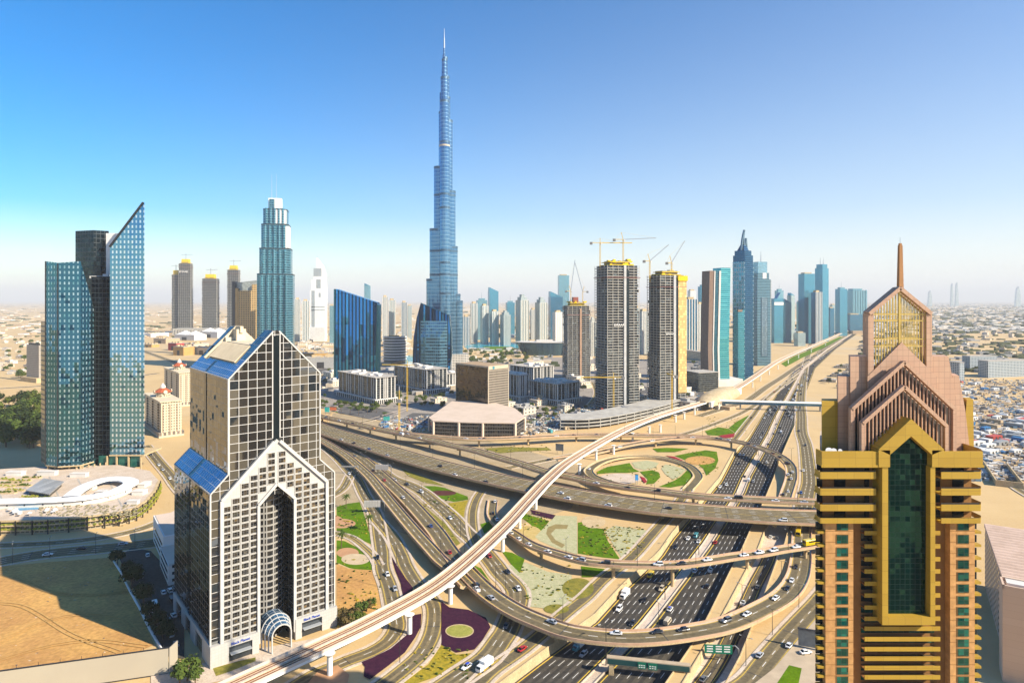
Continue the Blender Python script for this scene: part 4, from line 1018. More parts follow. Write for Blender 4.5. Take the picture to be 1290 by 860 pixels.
G_off = facade('office_glass', (.025,.035,.04), (.07,.075,.075), 3.2, 3.8, .10, .30, metal=.7, rough=.08, glass2=(.10,.12,.12), tilt=.04)
M_wf = surf('white_frame', (.66,.63,.58), .7, c2=(.58,.55,.50), scale=.1)
M_roofgrey = surf('roof_gravel', (.46,.43,.38), .9, c2=(.36,.33,.29), scale=.06, fine=.4)
def framed_office(label, px, py, xl, xr, ytop, rot, n=(9, 6), seed=1):
    t, Lr, Ll, h = corner('office_block', label, 'office block', px, py, xl, xr, ytop, rot, None)
    q = random.Random(seed); e = 3.5
    m = MB(); m.box(e, Lr-e, e, Ll-e, 0, h-2); m.build('glass_body', G_off, t)
    f = MB()
    for k in range(n[0]*2+1):
        y = e + (Ll-2*e)*k/(n[0]*2)
        if k % 6 in (0, 1, 2, 4) : f.box(e-.8, e-.05, y-.7, y+.7, 9, h-2)
    for k in range(n[1]*2+1):
        x = e + (Lr-2*e)*k/(n[1]*2)
        if k % 6 in (0, 2, 4, 5): f.box(x-.7, x+.7, e-.8, e-.05, 9, h-2)
    f.build('facade_piers', M_wf, t)
    r = MB(); r.box(e-2.5, Lr-e+2.5, e-2.5, Ll-e+2.5, h-2, h-1.2); r.build('roof', M_roofgrey, t)
    p = MB()
    for _ in range(10):
        a, b = q.uniform(.15,.75)*Lr, q.uniform(.12,.8)*Ll; p.box(a, a+q.uniform(4,12), b, b+q.uniform(4,14), h-1.2, h-1.2+q.uniform(1.2,3.5))
    for k in range(14): y = e + (Ll-2*e)*k/13; p.box(e-2.4, e-1.9, y-.3, y+.3, h-1.2, h+.2)
    p.build('roof_plant', M_wf, t)
    b = MB(); b.box(1.2, Lr-.5, 1.2, Ll-.5, 0, 7); b.build('arcade_wall', G_off, t)
    b = MB(); b.box(-.2, Lr+.6, -.2, Ll+.6, 7, 8.4)
    for k in range(n[0]*2+2): y = Ll*k/(n[0]*2+1); b.box(0, 1.1, y-.5, y+.5, 0, 6.99)
    for k in range(n[1]*2+2): x = Lr*k/(n[1]*2+1); b.box(x-.5, x+.5, 0, 1.1, 0, 6.99)
    b.build('arcade', M_wf, t)
    return t
framed_office('white-framed office block with pale roof below the left blue striped slab', 473, 510, 424, 501, 475, R(42), (9,5), 1)
framed_office('white-framed office block below the curved blue sail-shaped building', 537, 497, 494, 566, 465, R(42), (8,5), 2)
framed_office('white-framed office block beside the round-topped building site', 702.5, 511, 664, 733, 483, R(42), (7,6), 3)
framed_office('narrow white-framed office block touching the brown cube on its right', 655, 506, 636, 669, 472, R(42), (4,4), 4)
framed_office('dark low office block behind the white-framed ones, right of the brown cube', 672, 492, 640, 700, 462, R(42), (7,6), 5)
framed_office('grey low office block between the brown cube and the sail-shaped building', 562, 491, 548, 580, 470, R(42), (3,4), 6)

def brown_cube():
    t, Lr, Ll, h = corner('office_block', 'brown glass cube standing on a wide pale podium by the flyover', 'office block', 615, 525, 574.5, 640.5, 461.5, R(44))
    g1 = facade('bronze_glass', (.07,.06,.05), (.035,.03,.025), 3.2, 3.6, .05, .06, metal=.92, rough=.03, glass2=(.11,.095,.075), tilt=.05)
    g2 = facade('bronze_grid', (.06,.05,.04), (.26,.22,.17), 2.4, 3.6, .3, .45, metal=.5, rough=.1)
    m = MB(); m.box(0, Lr, 0, Ll, 7, h-1.5); m.build('glass_body', g1, t)
    m = MB(); m.box(.8, Lr-.8, -.25, -.02, 8, h-5); m.build('lit_facade', g2, t)
    m = MB(); tr = M_cream
    m.box(-.5, .7, -.5, .7, 7, h+.3); m.box(Lr-.8, Lr+.3, -.5, .6, 7, h+.3); m.box(-.5, .6, Ll-.6, Ll+.3, 7, h+.3); m.box(-.5, Lr+.3, -.5, -.04, h-5, h+.3); m.box(-.5, -.04, .7, Ll+.3, h-2, h+.3); m.build('corner_trim', surf('tan_trim', (.52,.43,.31), .7), t)
    m = MB(); m.box(.7, Lr-.5, .7, Ll-.5, h-1.4, h-.4); m.build('roof', surf('brown_roof', (.42,.30,.19), .9, c2=(.34,.24,.15), scale=.06), t)
    m = MB(); m.box(8, 12, -.6, -.3, h-4.6, h-.6); m.build('sign_panel', plain('sign_teal', (.02,.20,.26), .4), t)
    m = MB(); m.add([(-.3,0,7.5),(-.3,Ll,7.5),(-.3,Ll*.62,15)], [(0,2,1)]); m.build('glass_gable', plain('teal_gable', (.03,.10,.11), .1, .6), t)
    # podium in its own frame
    O = W(608, 549.5); P = [W(*p) for p in ((541,544),(546,548.5),(578,550),(608,551),(649,551.5),(661,543),(648,531),(612,520),(570,521))]
    L = lambda p: (t.matrix_basis.inverted() @ p)
    loc = Matrix.Translation(t.location) @ Matrix.Rotation(t.rotation_euler.z, 4, 'Z'); inv = loc.inverted()
    pl = [inv @ p for p in P]; pl = [(p.x, p.y) for p in pl]
    m = MB(); m.prism(pl, 0, 17.5); m.build('podium', facade('podium_glass', (.03,.03,.035), (.11,.10,.09), 3.0, 4.4, .08, .22, metal=.7, rough=.06, glass2=(.10,.09,.08), tilt=.05), t)
    cx = sum(p[0] for p in pl)/len(pl); cy_ = sum(p[1] for p in pl)/len(pl)
    m = MB(); m.prism([(cx+(x-cx)*1.015, cy_+(y-cy_)*1.015) for x, y in pl], 17.5, 18.7); 
    for x, y in pl: m.box(x-1.3, x+1.3, y-1.3, y+1.3, 0, 17.5)
    m.build('podium_roof', surf('pink_roof', (.62,.50,.40), .8, c2=(.54,.43,.33), scale=.05), t)
brown_cube()

# building-site towers: dark core, floor slabs, columns, yellow climbing formwork
M_slab = surf('bare_slab', (.46,.44,.39), .85, c2=(.34,.32,.28), scale=.1)
M_fw = surf('yellow_formwork', (.72,.52,.02), .6, c2=(.60,.40,.02), scale=.4)
G_site = facade('site_infill', (.018,.028,.038), (.07,.08,.085), 3.0, 4.0, .12, .14, metal=.6, rough=.15, glass2=(.16,.19,.20), tilt=.03)
def site_tower(label, x0, x1, ytop, Y, rot, depth, clad=.4, seed=1, split=None, form=True, step=4.1):
    q = random.Random(seed); t = thing('building_site_tower', label, 'tower', (at((x0+x1)/2, Y), Y, 0), rot)
    w = (at(x1,Y)-at(x0,Y)) / (math.cos(rot) + depth*abs(math.sin(rot))); d = w*depth; h = hz(ytop, Y)
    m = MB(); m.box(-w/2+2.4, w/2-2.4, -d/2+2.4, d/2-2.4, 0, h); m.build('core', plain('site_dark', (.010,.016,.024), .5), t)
    m = MB(); n = int(h/step)
    for k in range(1, n+1): m.box(-w/2, w/2, -d/2, d/2, k*step-.75, k*step)
    m.build('floor_slabs', M_slab, t)
    m = MB(); nx = max(3, int(w/9)); ny = max(3, int(d/9))
    for k in range(nx+1):
        x = -w/2+.5+(w-1)*k/nx
        for y in (-d/2+.4, d/2-.4): m.box(x-.28, x+.28, y-.25, y+.25, 0, h)
    for k in range(ny+1):
        y = -d/2+.5+(d-1)*k/ny
        for x in (-w/2+.4, w/2-.4): m.box(x-.25, x+.25, y-.28, y+.28, 0, h)
    m.build('column_grid', M_slab, t)
    m = MB()
    for k in range(n):
        full = k*step < h*clad
        for s in range(nx):
            if full and q.random() < .8 or q.random() < .12: xa = -w/2+1+(w-2)*s/nx; m.box(xa, xa+(w-2)/nx*.92, -d/2+.9, -d/2+1.1, k*step, k*step+3.4)
        for s in range(ny):
            if full and q.random() < .8 or q.random() < .12: ya = -d/2+1+(d-2)*s/ny; m.box(-w/2+.9, -w/2+1.1, ya, ya+(d-2)/ny*.92, k*step, k*step+3.4); m.box(w/2-1.1, w/2-.9, ya, ya+(d-2)/ny*.92, k*step, k*step+3.4)
    m.build('curtain_wall', G_site, t)['kind'] = 'stuff'
    if form:
        m = MB()
        for _ in range(26):
            a, b = q.uniform(-w*.36,w*.3), q.uniform(-d*.4,d*.35); z = h + q.uniform(-1, 8); m.box(a, a+q.uniform(3,9), b, b+q.uniform(3,8), z, z+q.uniform(.6,3))
        m.box(-w*.4, w*.36, -d*.42, d*.36, h+.3, h+1.3); m.box(-w*.36, w*.32, -d*.38, d*.3, h+4.6, h+5.6); m.build('climbing_formwork', M_fw, t)
        m = MB(); m.box(-w*.3, w*.28, -d*.3, d*.25, h, h+7); m.build('core_top', plain('site_grey', (.20,.19,.18), .8), t)
    m = MB(); m.box(-w*.52, w*.52, -d*.53, d*.53, h-19, h-18.2); m.build('safety_net', plain('net_red', (.22,.10,.09), .8), t)
    return t, w, d, h
t, w, d, h = site_tower('tallest bare concrete tower with yellow formwork and two hammerhead cranes', 750, 804, 335, 990, R(20), .75, .42, 3)
m = MB(); m.box(w*.005, w*.075, -d/2-1.2, -d/2+.4, 0, h); m.build('light_shaft', surf('shaft_grey', (.45,.45,.44), .7), t)
m = MB(); m.box(w*.075, w*.17, -d/2-.6, -d/2+.3, 0, h-8); m.build('dark_slot', M_glassdk, t)
lettering(t, 'EMAAR', 5.5, (-w*.3, -d/2-.7, h*.58), M_white, .2)
t, w, d, h = site_tower('bare concrete tower with a yellow gold side panel and two luffing cranes', 816.5, 862, 347, 1010, R(20), .8, .40, 5)
m = MB(); m.box(w*.01, w*.10, -d/2-1.2, -d/2+.4, 0, h); m.build('light_shaft', surf('shaft_grey', (.45,.45,.44), .7), t)
m = MB(); m.box(w*.10, w*.19, -d/2-.6, -d/2+.3, 0, h-6); m.build('dark_slot', M_glassdk, t)
m = MB(); m.box(w*.19, w/2+.6, -d/2-1.1, d*.4, h*.11, h-9); m.build('gold_panel', facade('gold_netting', (.50,.33,.12), (.36,.22,.07), 3, 4, .06, .1, metal=0, rough=.7, tilt=0), t)
m = MB(); m.box(w*.17, w/2+1.6, -d*.57, d*.42, h-9, h-1); m.build('yellow_crate', M_fw, t)
lettering(t, 'EMAAR', 4.5, (-w*.28, -d/2-.7, h*.55), M_white, .2)
t, w, d, h = site_tower('shorter dark rounded site tower with red core top left of the tallest one', 709, 743, 385, 1330, R(12), .8, .55, 7)
m = MB(); m.box(w*.02, w*.10, -d/2-1.6, -d/2-.3, 0, h-6); m.build('hoist_track', surf('hoist_rust', (.42,.27,.18), .7), t)
m = MB(); m.box(-w*.16, w*.06, -5, 5, h, h+18); m.build('core_top', plain('core_red', (.25,.07,.05), .8), t)
# distant ones on the left
for x0, x1, yt, s, lb in ((217,226.5,346,11,'slim half-glazed site tower at far left of the distant cluster'), (226.5,242,332,12,'distant grey site tower with white lettering and yellow cap'), (256,275,351,13,'distant squat site tower with broad yellow cap'), (287,302,340,14,'distant site tower with open top frame behind the gold slab')):
    t, w, d, h = site_tower(lb, x0, x1, yt, 3200, R(8), .8, .5, s, step=8)
    for c in [c for c in t.children if c.name.startswith('climbing')]: c.scale = (1, 1, 1.0)
    m = MB(); m.box(-w*.3, w*.3, -d*.3, d*.3, h, h+22); m.build('yellow_cap', M_fw, t)
    m = MB(); m.tube((0, 0, h), (0, 0, h+52), 1.6); m.bar((-22, 0, h+44), (34, 0, h+46), 2); m.build('crane', M_steel, t)
    if x0 == 226.5:
        lettering(t, 'EMAAR', 13, (-w*.42, -d/2-3, h-46), M_white, .3)
t = thing('site_podium', 'long grey unfinished podium at the foot of the distant site towers', 'building site', (at(255,3000), 3000, 0))
m = MB(); m.box(-140, 160, 0, 60, 0, 34)
for k in range(24): m.box(-140+k*12.5, -133+k*12.5, -4, -.2, 0, 30)
m.build('podium_frame', M_slab, t)

def crane(label, px, Y, zb, h, jib, ang, luff=0.0, back=14, th=1.6, mat=None):
    t = thing('tower_crane', label, 'crane', (at(px, Y), Y, zb)); mat = mat or plain('crane_yellow', (.62,.40,.04), .5)
    m = MB(); r = th/2
    for a, b in ((-r,-r),(r,-r),(r,r),(-r,r)): m.bar((a, b, 0), (a, b, h), .32)
    n = max(3, int(h/3.2))
    for k in range(n):
        z, z2 = h*k/n, h*(k+1)/n
        m.bar((-r,-r,z), (r,-r,z2), .22); m.bar((r,r,z), (-r,r,z2), .22); m.bar((-r,r,z), (-r,-r,z2), .22); m.bar((r,-r,z), (r,r,z2), .22)
    m.build('mast', mat, t)
    c, s = math.cos(ang), math.sin(ang); cl, sl_ = math.cos(luff), math.sin(luff)
    tip = Vector((c*jib*cl, s*jib*cl, h + jib*sl_)); m = MB()
    m.bar((0,0,h), tip, 1.1, 1.3); m.build('jib', mat if not luff else M_steel, t)
    m = MB(); bk = Vector((-c*back, -s*back, h)); m.bar((0,0,h), bk, 1.1, .9); m.build('counter_jib', mat, t)
    m = MB(); m.box(bk.x-2, bk.x+2, bk.y-1.5, bk.y+1.5, h-3, h+1); m.build('counterweight', plain('ballast', (.16,.16,.16), .9), t)
    m = MB(); ap = Vector((-c*(3 if luff else 0), -s*(3 if luff else 0), h + (11 if luff else 7))); m.bar((0,0,h), ap, .8); m.bar(ap, tip*.72 + Vector((0,0,h*.28)) if not luff else tip, .14); m.bar(ap, bk, .16); m.build('apex', mat, t)
    m = MB(); m.box(1, 3, -1.2, 1.2, h-2.8, h-.3); m.build('cab', M_white, t)
    return t
crane('left hammerhead crane on the tallest bare tower', 756, 985, 215, 42, 50, R(2))
crane('taller hammerhead crane with long jib on the tallest bare tower', 785, 985, 220, 42, 52, R(4), R(3), 14)
crane('left luffing crane on the tower with the gold panel', 818.5, 1005, 196, 34, 40, R(5), R(40), 9)
crane('right luffing crane on the tower with the gold panel', 846, 1005, 205, 22, 42, R(12), R(57), 8)
crane('steep luffing crane left of two on the dark rounded site tower', 719, 1330, 155, 32, 66, R(10), R(82), 10)
crane('leaning luffing crane right of two on the dark rounded site tower', 734, 1330, 160, 26, 66, R(170), R(75), 10)
crane('orange crane by the foot of the tallest bare tower', 773, 930, 0, 55, 48, R(178))
crane('orange crane mast standing at the foot of the gold panel tower', 846.5, 900, 0, 62, 18, R(100))
crane('orange crane mast standing on the site yard beside the brown cube', 503, 815, 0, 42, 16, R(100), R(65))
crane('distant orange crane beside the round grey drum', 513, 960, 0, 70, 40, R(170))

# glass towers along the far highway
def striped(name, g, f, cw=2.6, ch=3.8, fu=.2, fv=.28, **k):
    return facade(name, g, f, cw, ch, fu, fv, **{**dict(metal=.75, rough=.1, tilt=.03, fmetal=.3), **k})
def two_tone():
    Y = 1233; Z = lambda py: hz(py, Y); k = Y/800
    t = thing('office_tower', 'bent turquoise glass tower with a brown left flank above the railway station', 'tower', (at(893, Y), Y, 0), R(12))
    X = lambda px: (px-893)*k*1.0
    cols = [('brown_flank', 0, 6.2, surf('brown_stone', (.24,.17,.13), .7)), ('white_edge', 6.2, 7.6, M_wf), ('dark_glazing', 7.6, 13, striped('dk_strip', (.02,.09,.13), (.03,.12,.16))), ('white_edge', 13, 15.4, M_wf), ('turquoise_glazing', 15.4, 29, striped('turq', (.03,.26,.32), (.10,.42,.46), 40, 4.0, .0, .35, glass2=(.10,.42,.46)))]
    for nm, a, b, mt in cols:
        rings = []
        for z, dx in ((0,0),(Z(440),-1.2),(Z(400),-.2),(Z(337),1.2)):
            zt = z if z < Z(345) else (Z(337) if a > 14 else Z(341))
            rings.append([((a+dx)*k, -(1 if nm == 'white_edge' else 0), zt), ((b+dx)*k, -(1 if nm == 'white_edge' else 0), zt), ((b+dx)*k, 30, zt), ((a+dx)*k, 30, zt)])
        m = MB(); m.loft(rings); m.build(nm, mt, t)
    m = MB(); m.box(-2*k, 45*k, -6, 40, 0, 14); m.build('podium', M_wf, t)
two_tone()
box_tower('office_tower', 'low brown-topped glass block tucked behind the bent turquoise tower', 925, 937, 390, 1300, striped('lowteal', (.03,.18,.24), (.06,.24,.30)), R(20), parts=lambda t, w, d, h: MB().box(-w*.6, w*.1, -d*.6, -d*.4, h-4, h).build('brown_cap', surf('brown_stone', (.24,.17,.13), .7), t))
def crown_tower():
    Y = 1320; Z = lambda py: hz(py, Y); k = Y/800
    t = thing('office_tower', 'deep blue tower topped by two curved pointed sails', 'tower', (at(936, Y), Y, 0), R(35))
    g = striped('deep_blue', (.010,.07,.15), (.02,.10,.20), 3.2, 4, .12, .2, glass2=(.02,.12,.22)); g2 = striped('blue_trim', (.05,.18,.27), (.42,.50,.54), 6, 9, .25, .2)
    w = 17*k; m = MB(); m.prism([(-w/2,-w/2),(w/2,-w/2),(w/2,w/2),(-w/2,w/2)], 0, Z(322)); m.build('tower_body', g, t)
    m = MB(); m.box(w/2+.05, w/2+1.5, -w/2, w/2, 0, Z(330)); m.box(-w/2-1.2, -w/2-.05, -w*.5, w*.5, 0, Z(330)); m.build('trimmed_face', g2, t)
    m = MB(); m.prism([(-w*.42,-w*.42),(w*.42,-w*.42),(w*.42,w*.42),(-w*.42,w*.42)], Z(322), Z(316)); m.build('shoulder', g, t)
    for sx, tip, r in ((-.5, 290, 1), (.5, 300, .8)):
        m = MB(); zb, zt = Z(318), Z(tip); pts = []
        for q in range(9):
            u = q/8; pts.append((sx*w*.72*(1-u*.15) + (w*.32*(u**2.2) if sx < 0 else -w*.1*u), -w*.1, zb + (zt-zb)*u))
        pts2 = [(x + (w*.42*(1-q/8)**1.2 if sx < 0 else -w*.42*(1-q/8)**1.2), y, z) for q, (x, y, z) in enumerate(pts)]
        for P in (pts, pts2):
            for a, b in zip(P, P[1:]): m.bar(a, b, 3.0, 3.0)
        for a, b in zip(pts[:7], pts2[:7]): m.bar(a, b, .8)
        m.build('crown_sail', plain('sail_steel', (.12,.20,.26), .35, .5), t)
    m = MB(); m.loft([[(a*r, b*r, z) for a, b in ((-1,-1),(1,-1),(1,1),(-1,1))] for r, z in ((w*.30, Z(316)), (w*.12, Z(308)))]); m.build('crown_pyramid', g, t)
crown_tower()
def mast_tower():
    Y = 1640; Z = lambda py: hz(py, Y); k = Y/800
    t = thing('office_tower', 'dark blue tower with a lighter box top and a single mast', 'tower', (at(958.5, Y), Y, 0), R(10))
    g = striped('gridded_blue', (.02,.09,.14), (.16,.28,.34), 3, 4, .22, .3); w = 18*k
    m = MB(); m.box(-w/2, w/2, -w*.4, w*.4, 0, Z(352)); m.build('tower_body', g, t)
    m = MB(); m.box(-w*.22, w*.26, -w*.4-1, -w*.4-.05, Z(448), Z(375)); m.build('light_grid', facade('light_grid', (.30,.38,.42), (.02,.08,.13), 4, 5, .4, .4, metal=.5), t)
    m = MB(); m.box(w/2+.05, w/2+1.6, -w*.4, w*.4, 0, Z(353)); m.build('pale_flank', facade('cream_flank', (.05,.08,.09), (.50,.47,.40), 3, 4, .4, .3, metal=.3), t)
    m = MB(); m.box(-w*.46, w*.40, -w*.36, w*.36, Z(352), Z(344)); m.build('setback', g, t)
    m = MB(); m.box(-w*.40, w*.30, -w*.3, w*.3, Z(344), Z(330)); m.build('box_top', striped('pale_box', (.16,.32,.42), (.22,.38,.46)), t)
    m = MB(); m.box(-w*.08, w*.2, -w*.37, -w*.355, Z(351), Z(344)); m.build('bright_panel', M_white, t)
    m = MB(); m.tube((0,0,Z(330)), (0,0,Z(317)), 1.2, .4); m.build('mast', M_steel, t)
mast_tower()

BLUES = [striped('sky_a', (.03,.20,.32), (.10,.32,.42)), striped('sky_b', (.04,.24,.34), (.30,.46,.50)), striped('sky_c', (.02,.12,.22), (.06,.20,.30)), striped('sky_d', (.08,.26,.32), (.50,.54,.52), 4, 4, .35, .25)]
BEIGE = [facade('beige_a', (.08,.13,.15), (.56,.48,.37), 3.4, 3.8, .45, .35, metal=.5, rough=.15), facade('beige_b', (.07,.15,.18), (.60,.56,.48), 3.0, 3.8, .4, .3, metal=.5, rough=.15), facade('beige_c', (.06,.16,.20), (.42,.44,.42), 3.2, 3.8, .38, .3, metal=.5, rough=.15)]
WHT = facade('white_far', (.20,.28,.32), (.72,.71,.68), 3.4, 3.8, .5, .4, metal=.4, rough=.2)
def stepped(mat, fr=((.8,.93),(.55,1.0))):
    def f(t, w, d, h):
        z = h*.86
        m = MB(); m.box(-w*.36, w*.36, -d*.36, d*.36, h, h+ h*.07); m.build('setback', mat, t)
        m = MB(); m.box(-w*.2, w*.2, -d*.2, d*.2, h+h*.07, h+h*.13); m.build('lantern', mat, t)
        m = MB()
        for x in (-w*.5, -w*.16, w*.16, w*.5): m.box(x-w*.05, x+w*.05, -d*.5-1.5, -d*.5+.2, 0, h-2)
        m.box(w*.5-1, w*.5+1.4, -d*.2, d*.2, 0, h-3); m.build('bay', mat, t)
    return f
def fins(t, w, d, h):
    m = MB()
    for k in range(5): x = -w/2 + w*k/4; m.box(x-w*.04, x+w*.04, -d/2-1.2, -d/2+.1, 0, h+1)
    m.build('fin', M_wf, t)
    m = MB(); m.box(-w*.3, w*.25, -d*.3, d*.3, h, h+7); m.build('roof_plant', M_conc, t)
def slant(t, w, d, h):
    m = MB(); m.xprism([(-w/2, h-.5),(w/2, h-.5),(-w/2+.3, h+w*.45)], -d*.4, d*.4); m.build('slanted_top', BLUES[0], t)
def mast(t, w, d, h):
    m = MB(); m.box(-w*.3, w*.3, -d*.3, d*.3, h, h+8); m.build('roof_plant', BLUES[1], t)
    m = MB(); m.tube((0,0,h+8), (0,0,h+34), 1, .3); m.build('mast', M_steel, t)
def twin(t, w, d, h):
    m = MB(); m.box(-w*.4, w*.4, -d*.4, d*.4, h, h+16); m.build('setback', BLUES[0], t)
    for s in (-.25, .25):
        m = MB(); m.tube((s*w,0,h+16), (s*w,0,h+46), 1.6, .3); m.build('mast', M_steel, t)
def crenel(t, w, d, h):
    m = MB()
    for k in range(6): x = -w/2 + w*(k+.5)/6; m.box(x-w*.03, x+w*.03, -d*.5-2, -d*.5, 0, h+3)
    m.build('pilaster', BLUES[1], t)
    m = MB(); m.box(-w*.3, w*.3, -d*.3, d*.3, h, h+10); m.build('setback', BLUES[1], t)
def hole(t, w, d, h):
    m = MB(); m.box(-w*.5, w*.5, -d*.5-1, -d*.5, h-26, h-14); m.build('bright_panel', M_white, t)
    m = MB(); m.xprism([(-w*.1,h-1),(w*.5,h-1),(w*.3,h+24)], -d*.3, d*.3); m.build('slanted_top', BLUES[1], t)
SKYL = [ # x0, x1, top, distance, material, rot, add-on, label
 (582.5,592,399,2350,BLUES[2],.3,fins,'short dark teal block right beside the tallest tower'),
 (592.5,601.5,382,2500,BLUES[3],.3,fins,'pale blue slab, second in the downtown row right of the tallest tower'),
 (599.5,614,378,2700,BLUES[1],.2,mast,'wide pale blue slab with a roof box behind the teal downtown blocks'),
 (614.5,628,367,2900,BLUES[0],.25,slant,'tall blue downtown tower with slanting white top'),
 (605,615,385,2420,BLUES[3],.5,fins,'slim teal residential tower in front of the pale blue slab'),
 (617,628,392,2400,BLUES[3],.5,fins,'pale teal residential tower below the slant-topped blue one'),
 (630,643,396,2380,BEIGE[2],.6,stepped(BEIGE[2]),'grey-white residential tower with notched crown by the lake'),
 (637,648.5,381,3000,BLUES[0],.2,mast,'mid blue tower behind the grey-white lake tower'),
 (649.5,666,378,2420,BEIGE[1],.6,stepped(BEIGE[2]),'beige stepped tower with dark lantern crown, left of the two alike'),
 (674,689,381,2420,BEIGE[1],.6,stepped(BEIGE[2]),'beige stepped tower with dark lantern crown, right of the two alike'),
 (668,675,390,2700,BEIGE[2],.3,fins,'narrow grey block squeezed between the two beige stepped towers'),
 (691,708.5,374,2750,BLUES[2],.15,slant,'deep blue tower with curved slanting top'),
 (703,716.5,347,3000,BLUES[1],.1,None,'tall plain pale blue slab, highest of the mid skyline'),
 (696,709,393,2450,WHT,.4,fins,'white residential block in front of the deep blue slanted tower'),
 (481,489,374,2600,BEIGE[2],.3,fins,'grey-blue residential tower, left one of the pair beyond the drum'),
 (489,498.5,378,2650,BLUES[3],.3,fins,'grey-blue residential tower, right one of the pair beyond the drum'),
 (505,513,381,2600,BLUES[2],.3,fins,'dark blue slim tower just left of the curved blue block'),
 (513,519,385,2700,BEIGE[2],.3,None,'pale slim tower touching the dark blue one left of the curved block'),
 (459,467,360,3300,BLUES[1],.1,slant,'small teal tower peeping above the left blue striped slab'),
 (371,379,377,2600,BEIGE[2],.3,fins,'grey block between the hotel tower and the white tower'),
 (380,390,379,2500,BLUES[3],.3,fins,'blue-grey block next to the white curved tower'),
 (415,421,385,2500,BLUES[1],.2,None,'slim teal block between the white tower and the blue slab'),
 (742,751,405,1900,BEIGE[1],.4,stepped(BEIGE[1]),'beige stepped tower between the rounded and tallest site towers'),
 (795,806,388,2100,BLUES[3],.3,fins,'pale teal tower just right of the tallest bare tower'),
 (804,817,392,2000,BEIGE[2],.4,fins,'grey teal tower left of the gold panel tower'),
 (861,877,377,1900,BLUES[2],.15,fins,'teal office slab right of the gold panel tower'),
 (867,876,366,2700,WHT,.2,None,'pale small block above the teal office slab'),
 (876,886,383,2150,BLUES[3],.4,fins,'white and blue notched tower beside the bent turquoise one'),
 (880,890,361,2600,BLUES[0],.2,mast,'bright blue tower with rounded top left of the bent turquoise one'),
 (887,896,368,2400,BLUES[2],.2,fins,'blue slab tower half hidden by the bent turquoise one'),
 (947,953,352,2100,BLUES[1],.2,None,'slim blue tower between the sail crown tower and the mast tower'),
 (971,985,376,2500,BLUES[0],.15,hole,'blue block with a white panel, left of the far highway cluster'),
 (983,996,381,2550,BLUES[1],.4,slant,'slanted pale blue block in the far highway cluster'),
 (992,1001,372,2700,BLUES[3],.5,slant,'glinting faceted tower right in the far highway cluster'),
 (977,986,366,3000,BLUES[1],.2,mast,'small pale tower with mast behind the far highway cluster'),
 (1008,1024,345,2500,BLUES[0],.15,None,'broad pale blue tower with lit mid band by the far highway'),
 (1023,1034,368,2450,BLUES[2],.3,fins,'darker low tower wedged beside the twin-mast tower'),
 (1027.5,1043,338,2600,BLUES[0],.5,twin,'tall blue tower with twin masts by the far highway'),
 (1043,1050,388,2900,BLUES[2],.2,None,'small dark blue block right of the twin-mast tower'),
 (1004,1009,380,3000,BLUES[1],.2,None,'thin pale block left of the broad pale blue tower'),
 (1054,1065.5,364,3000,BLUES[0],.15,mast,'blue square tower with a small crown far along the highway'),
 (1066.5,1088,366,3300,BLUES[1],.1,crenel,'wide grey-blue block with ribbed front far along the highway'),
 (1046,1052,384,3300,BLUES[3],.2,None,'pale sliver tower just left of the square far tower'),
 (1002,1013,419,2330,BLUES[3],.1,None,'low pale blue block at the foot of the broad pale tower'),
 (1065,1083,396,3200,BLUES[2],.1,None,'low dark block below the wide ribbed block'),
]
for x0, x1, yt, Y, mt, rot, fn, lb in SKYL:
    t, w, d, h = box_tower('skyline_tower', lb, x0, x1, yt, Y, mt, rot, parts=fn, group='towers of the mid and far skyline')
    if fn is None:
        m = MB(); m.box(-w*.36, w*.3, -d*.3, d*.3, h, h+5); m.build('roof_plant', M_conc, t)
for lb, px, py, xa_, xb_, yt, rot_ in (('low glass building with slanted roof at the far highway bend', 1002, 428, 985, 1012, 420, .3), ('low pale depot right of the gold panel tower', 880, 494, 862, 905, 470, .35), ('long low sandy building beyond the bent turquoise tower', 885, 455, 862, 892, 444, .3)):
    t, Lr, Ll, h = corner('low_building', lb, 'building', px, py, xa_, xb_, yt, rot_)
    m = MB(); m.box(0, Lr, 0, Ll, 0, h); m.build('building_body', BEIGE[0] if 'sandy' in lb else G_off, t); m = MB(); m.box(-.5, Lr+.5, -.5, Ll+.5, h, h+1); m.build('roof', M_roofgrey, t)

# boat-shaped hall by the park
def opera():
    Y = 1950; k = Y/800; t = thing('concert_hall', 'dark glass boat-shaped hall with a pale flat roof by the park', 'hall', (at(684, Y), Y, 0), R(-4))
    L = 29*k
    def ring(z, s, o): return [(s*L*math.cos(a)*(1.15 if math.cos(a) < 0 else 1) + o, 34*s*math.sin(a), z) for a in (2*math.pi*q/24 for q in range(24))]
    h = hz(431, Y)
    m = MB(); m.loft([ring(0,.82,6), ring(h*.5,.92,2), ring(h,1,0)]); m.build('hull', facade('hull_glass', (.03,.08,.12), (.06,.09,.11), 3, 40, .2, 0, metal=.7, rough=.08, tilt=.05), t)
    m = MB(); m.loft([ring(h,1.05,0), ring(h+1.8,1.07,0)]); m.build('roof', M_wf, t)
    m = MB(); m.box(-20, 30, -10, 14, h+1.8, h+7); m.build('roof_plant', M_wf, t)
opera()
struct(patch('lake', [(584,436.5),(600,432),(640,431),(660,434),(668,439),(655,441),(645,437),(610,437.5),(590,440)], plain('lake_water', (.02,.30,.36), .15, 0), z=.1))
struct(patch('lake', [(505,456),(512,448),(522,447),(522,458),(512,462)], plain('lake_water', (.02,.30,.36), .15, 0), z=.1))
patch('lawn', [(600,440),(612,436.5),(636,436.5),(650,440),(645,443),(612,443.5)], M_lawn, z=.2)

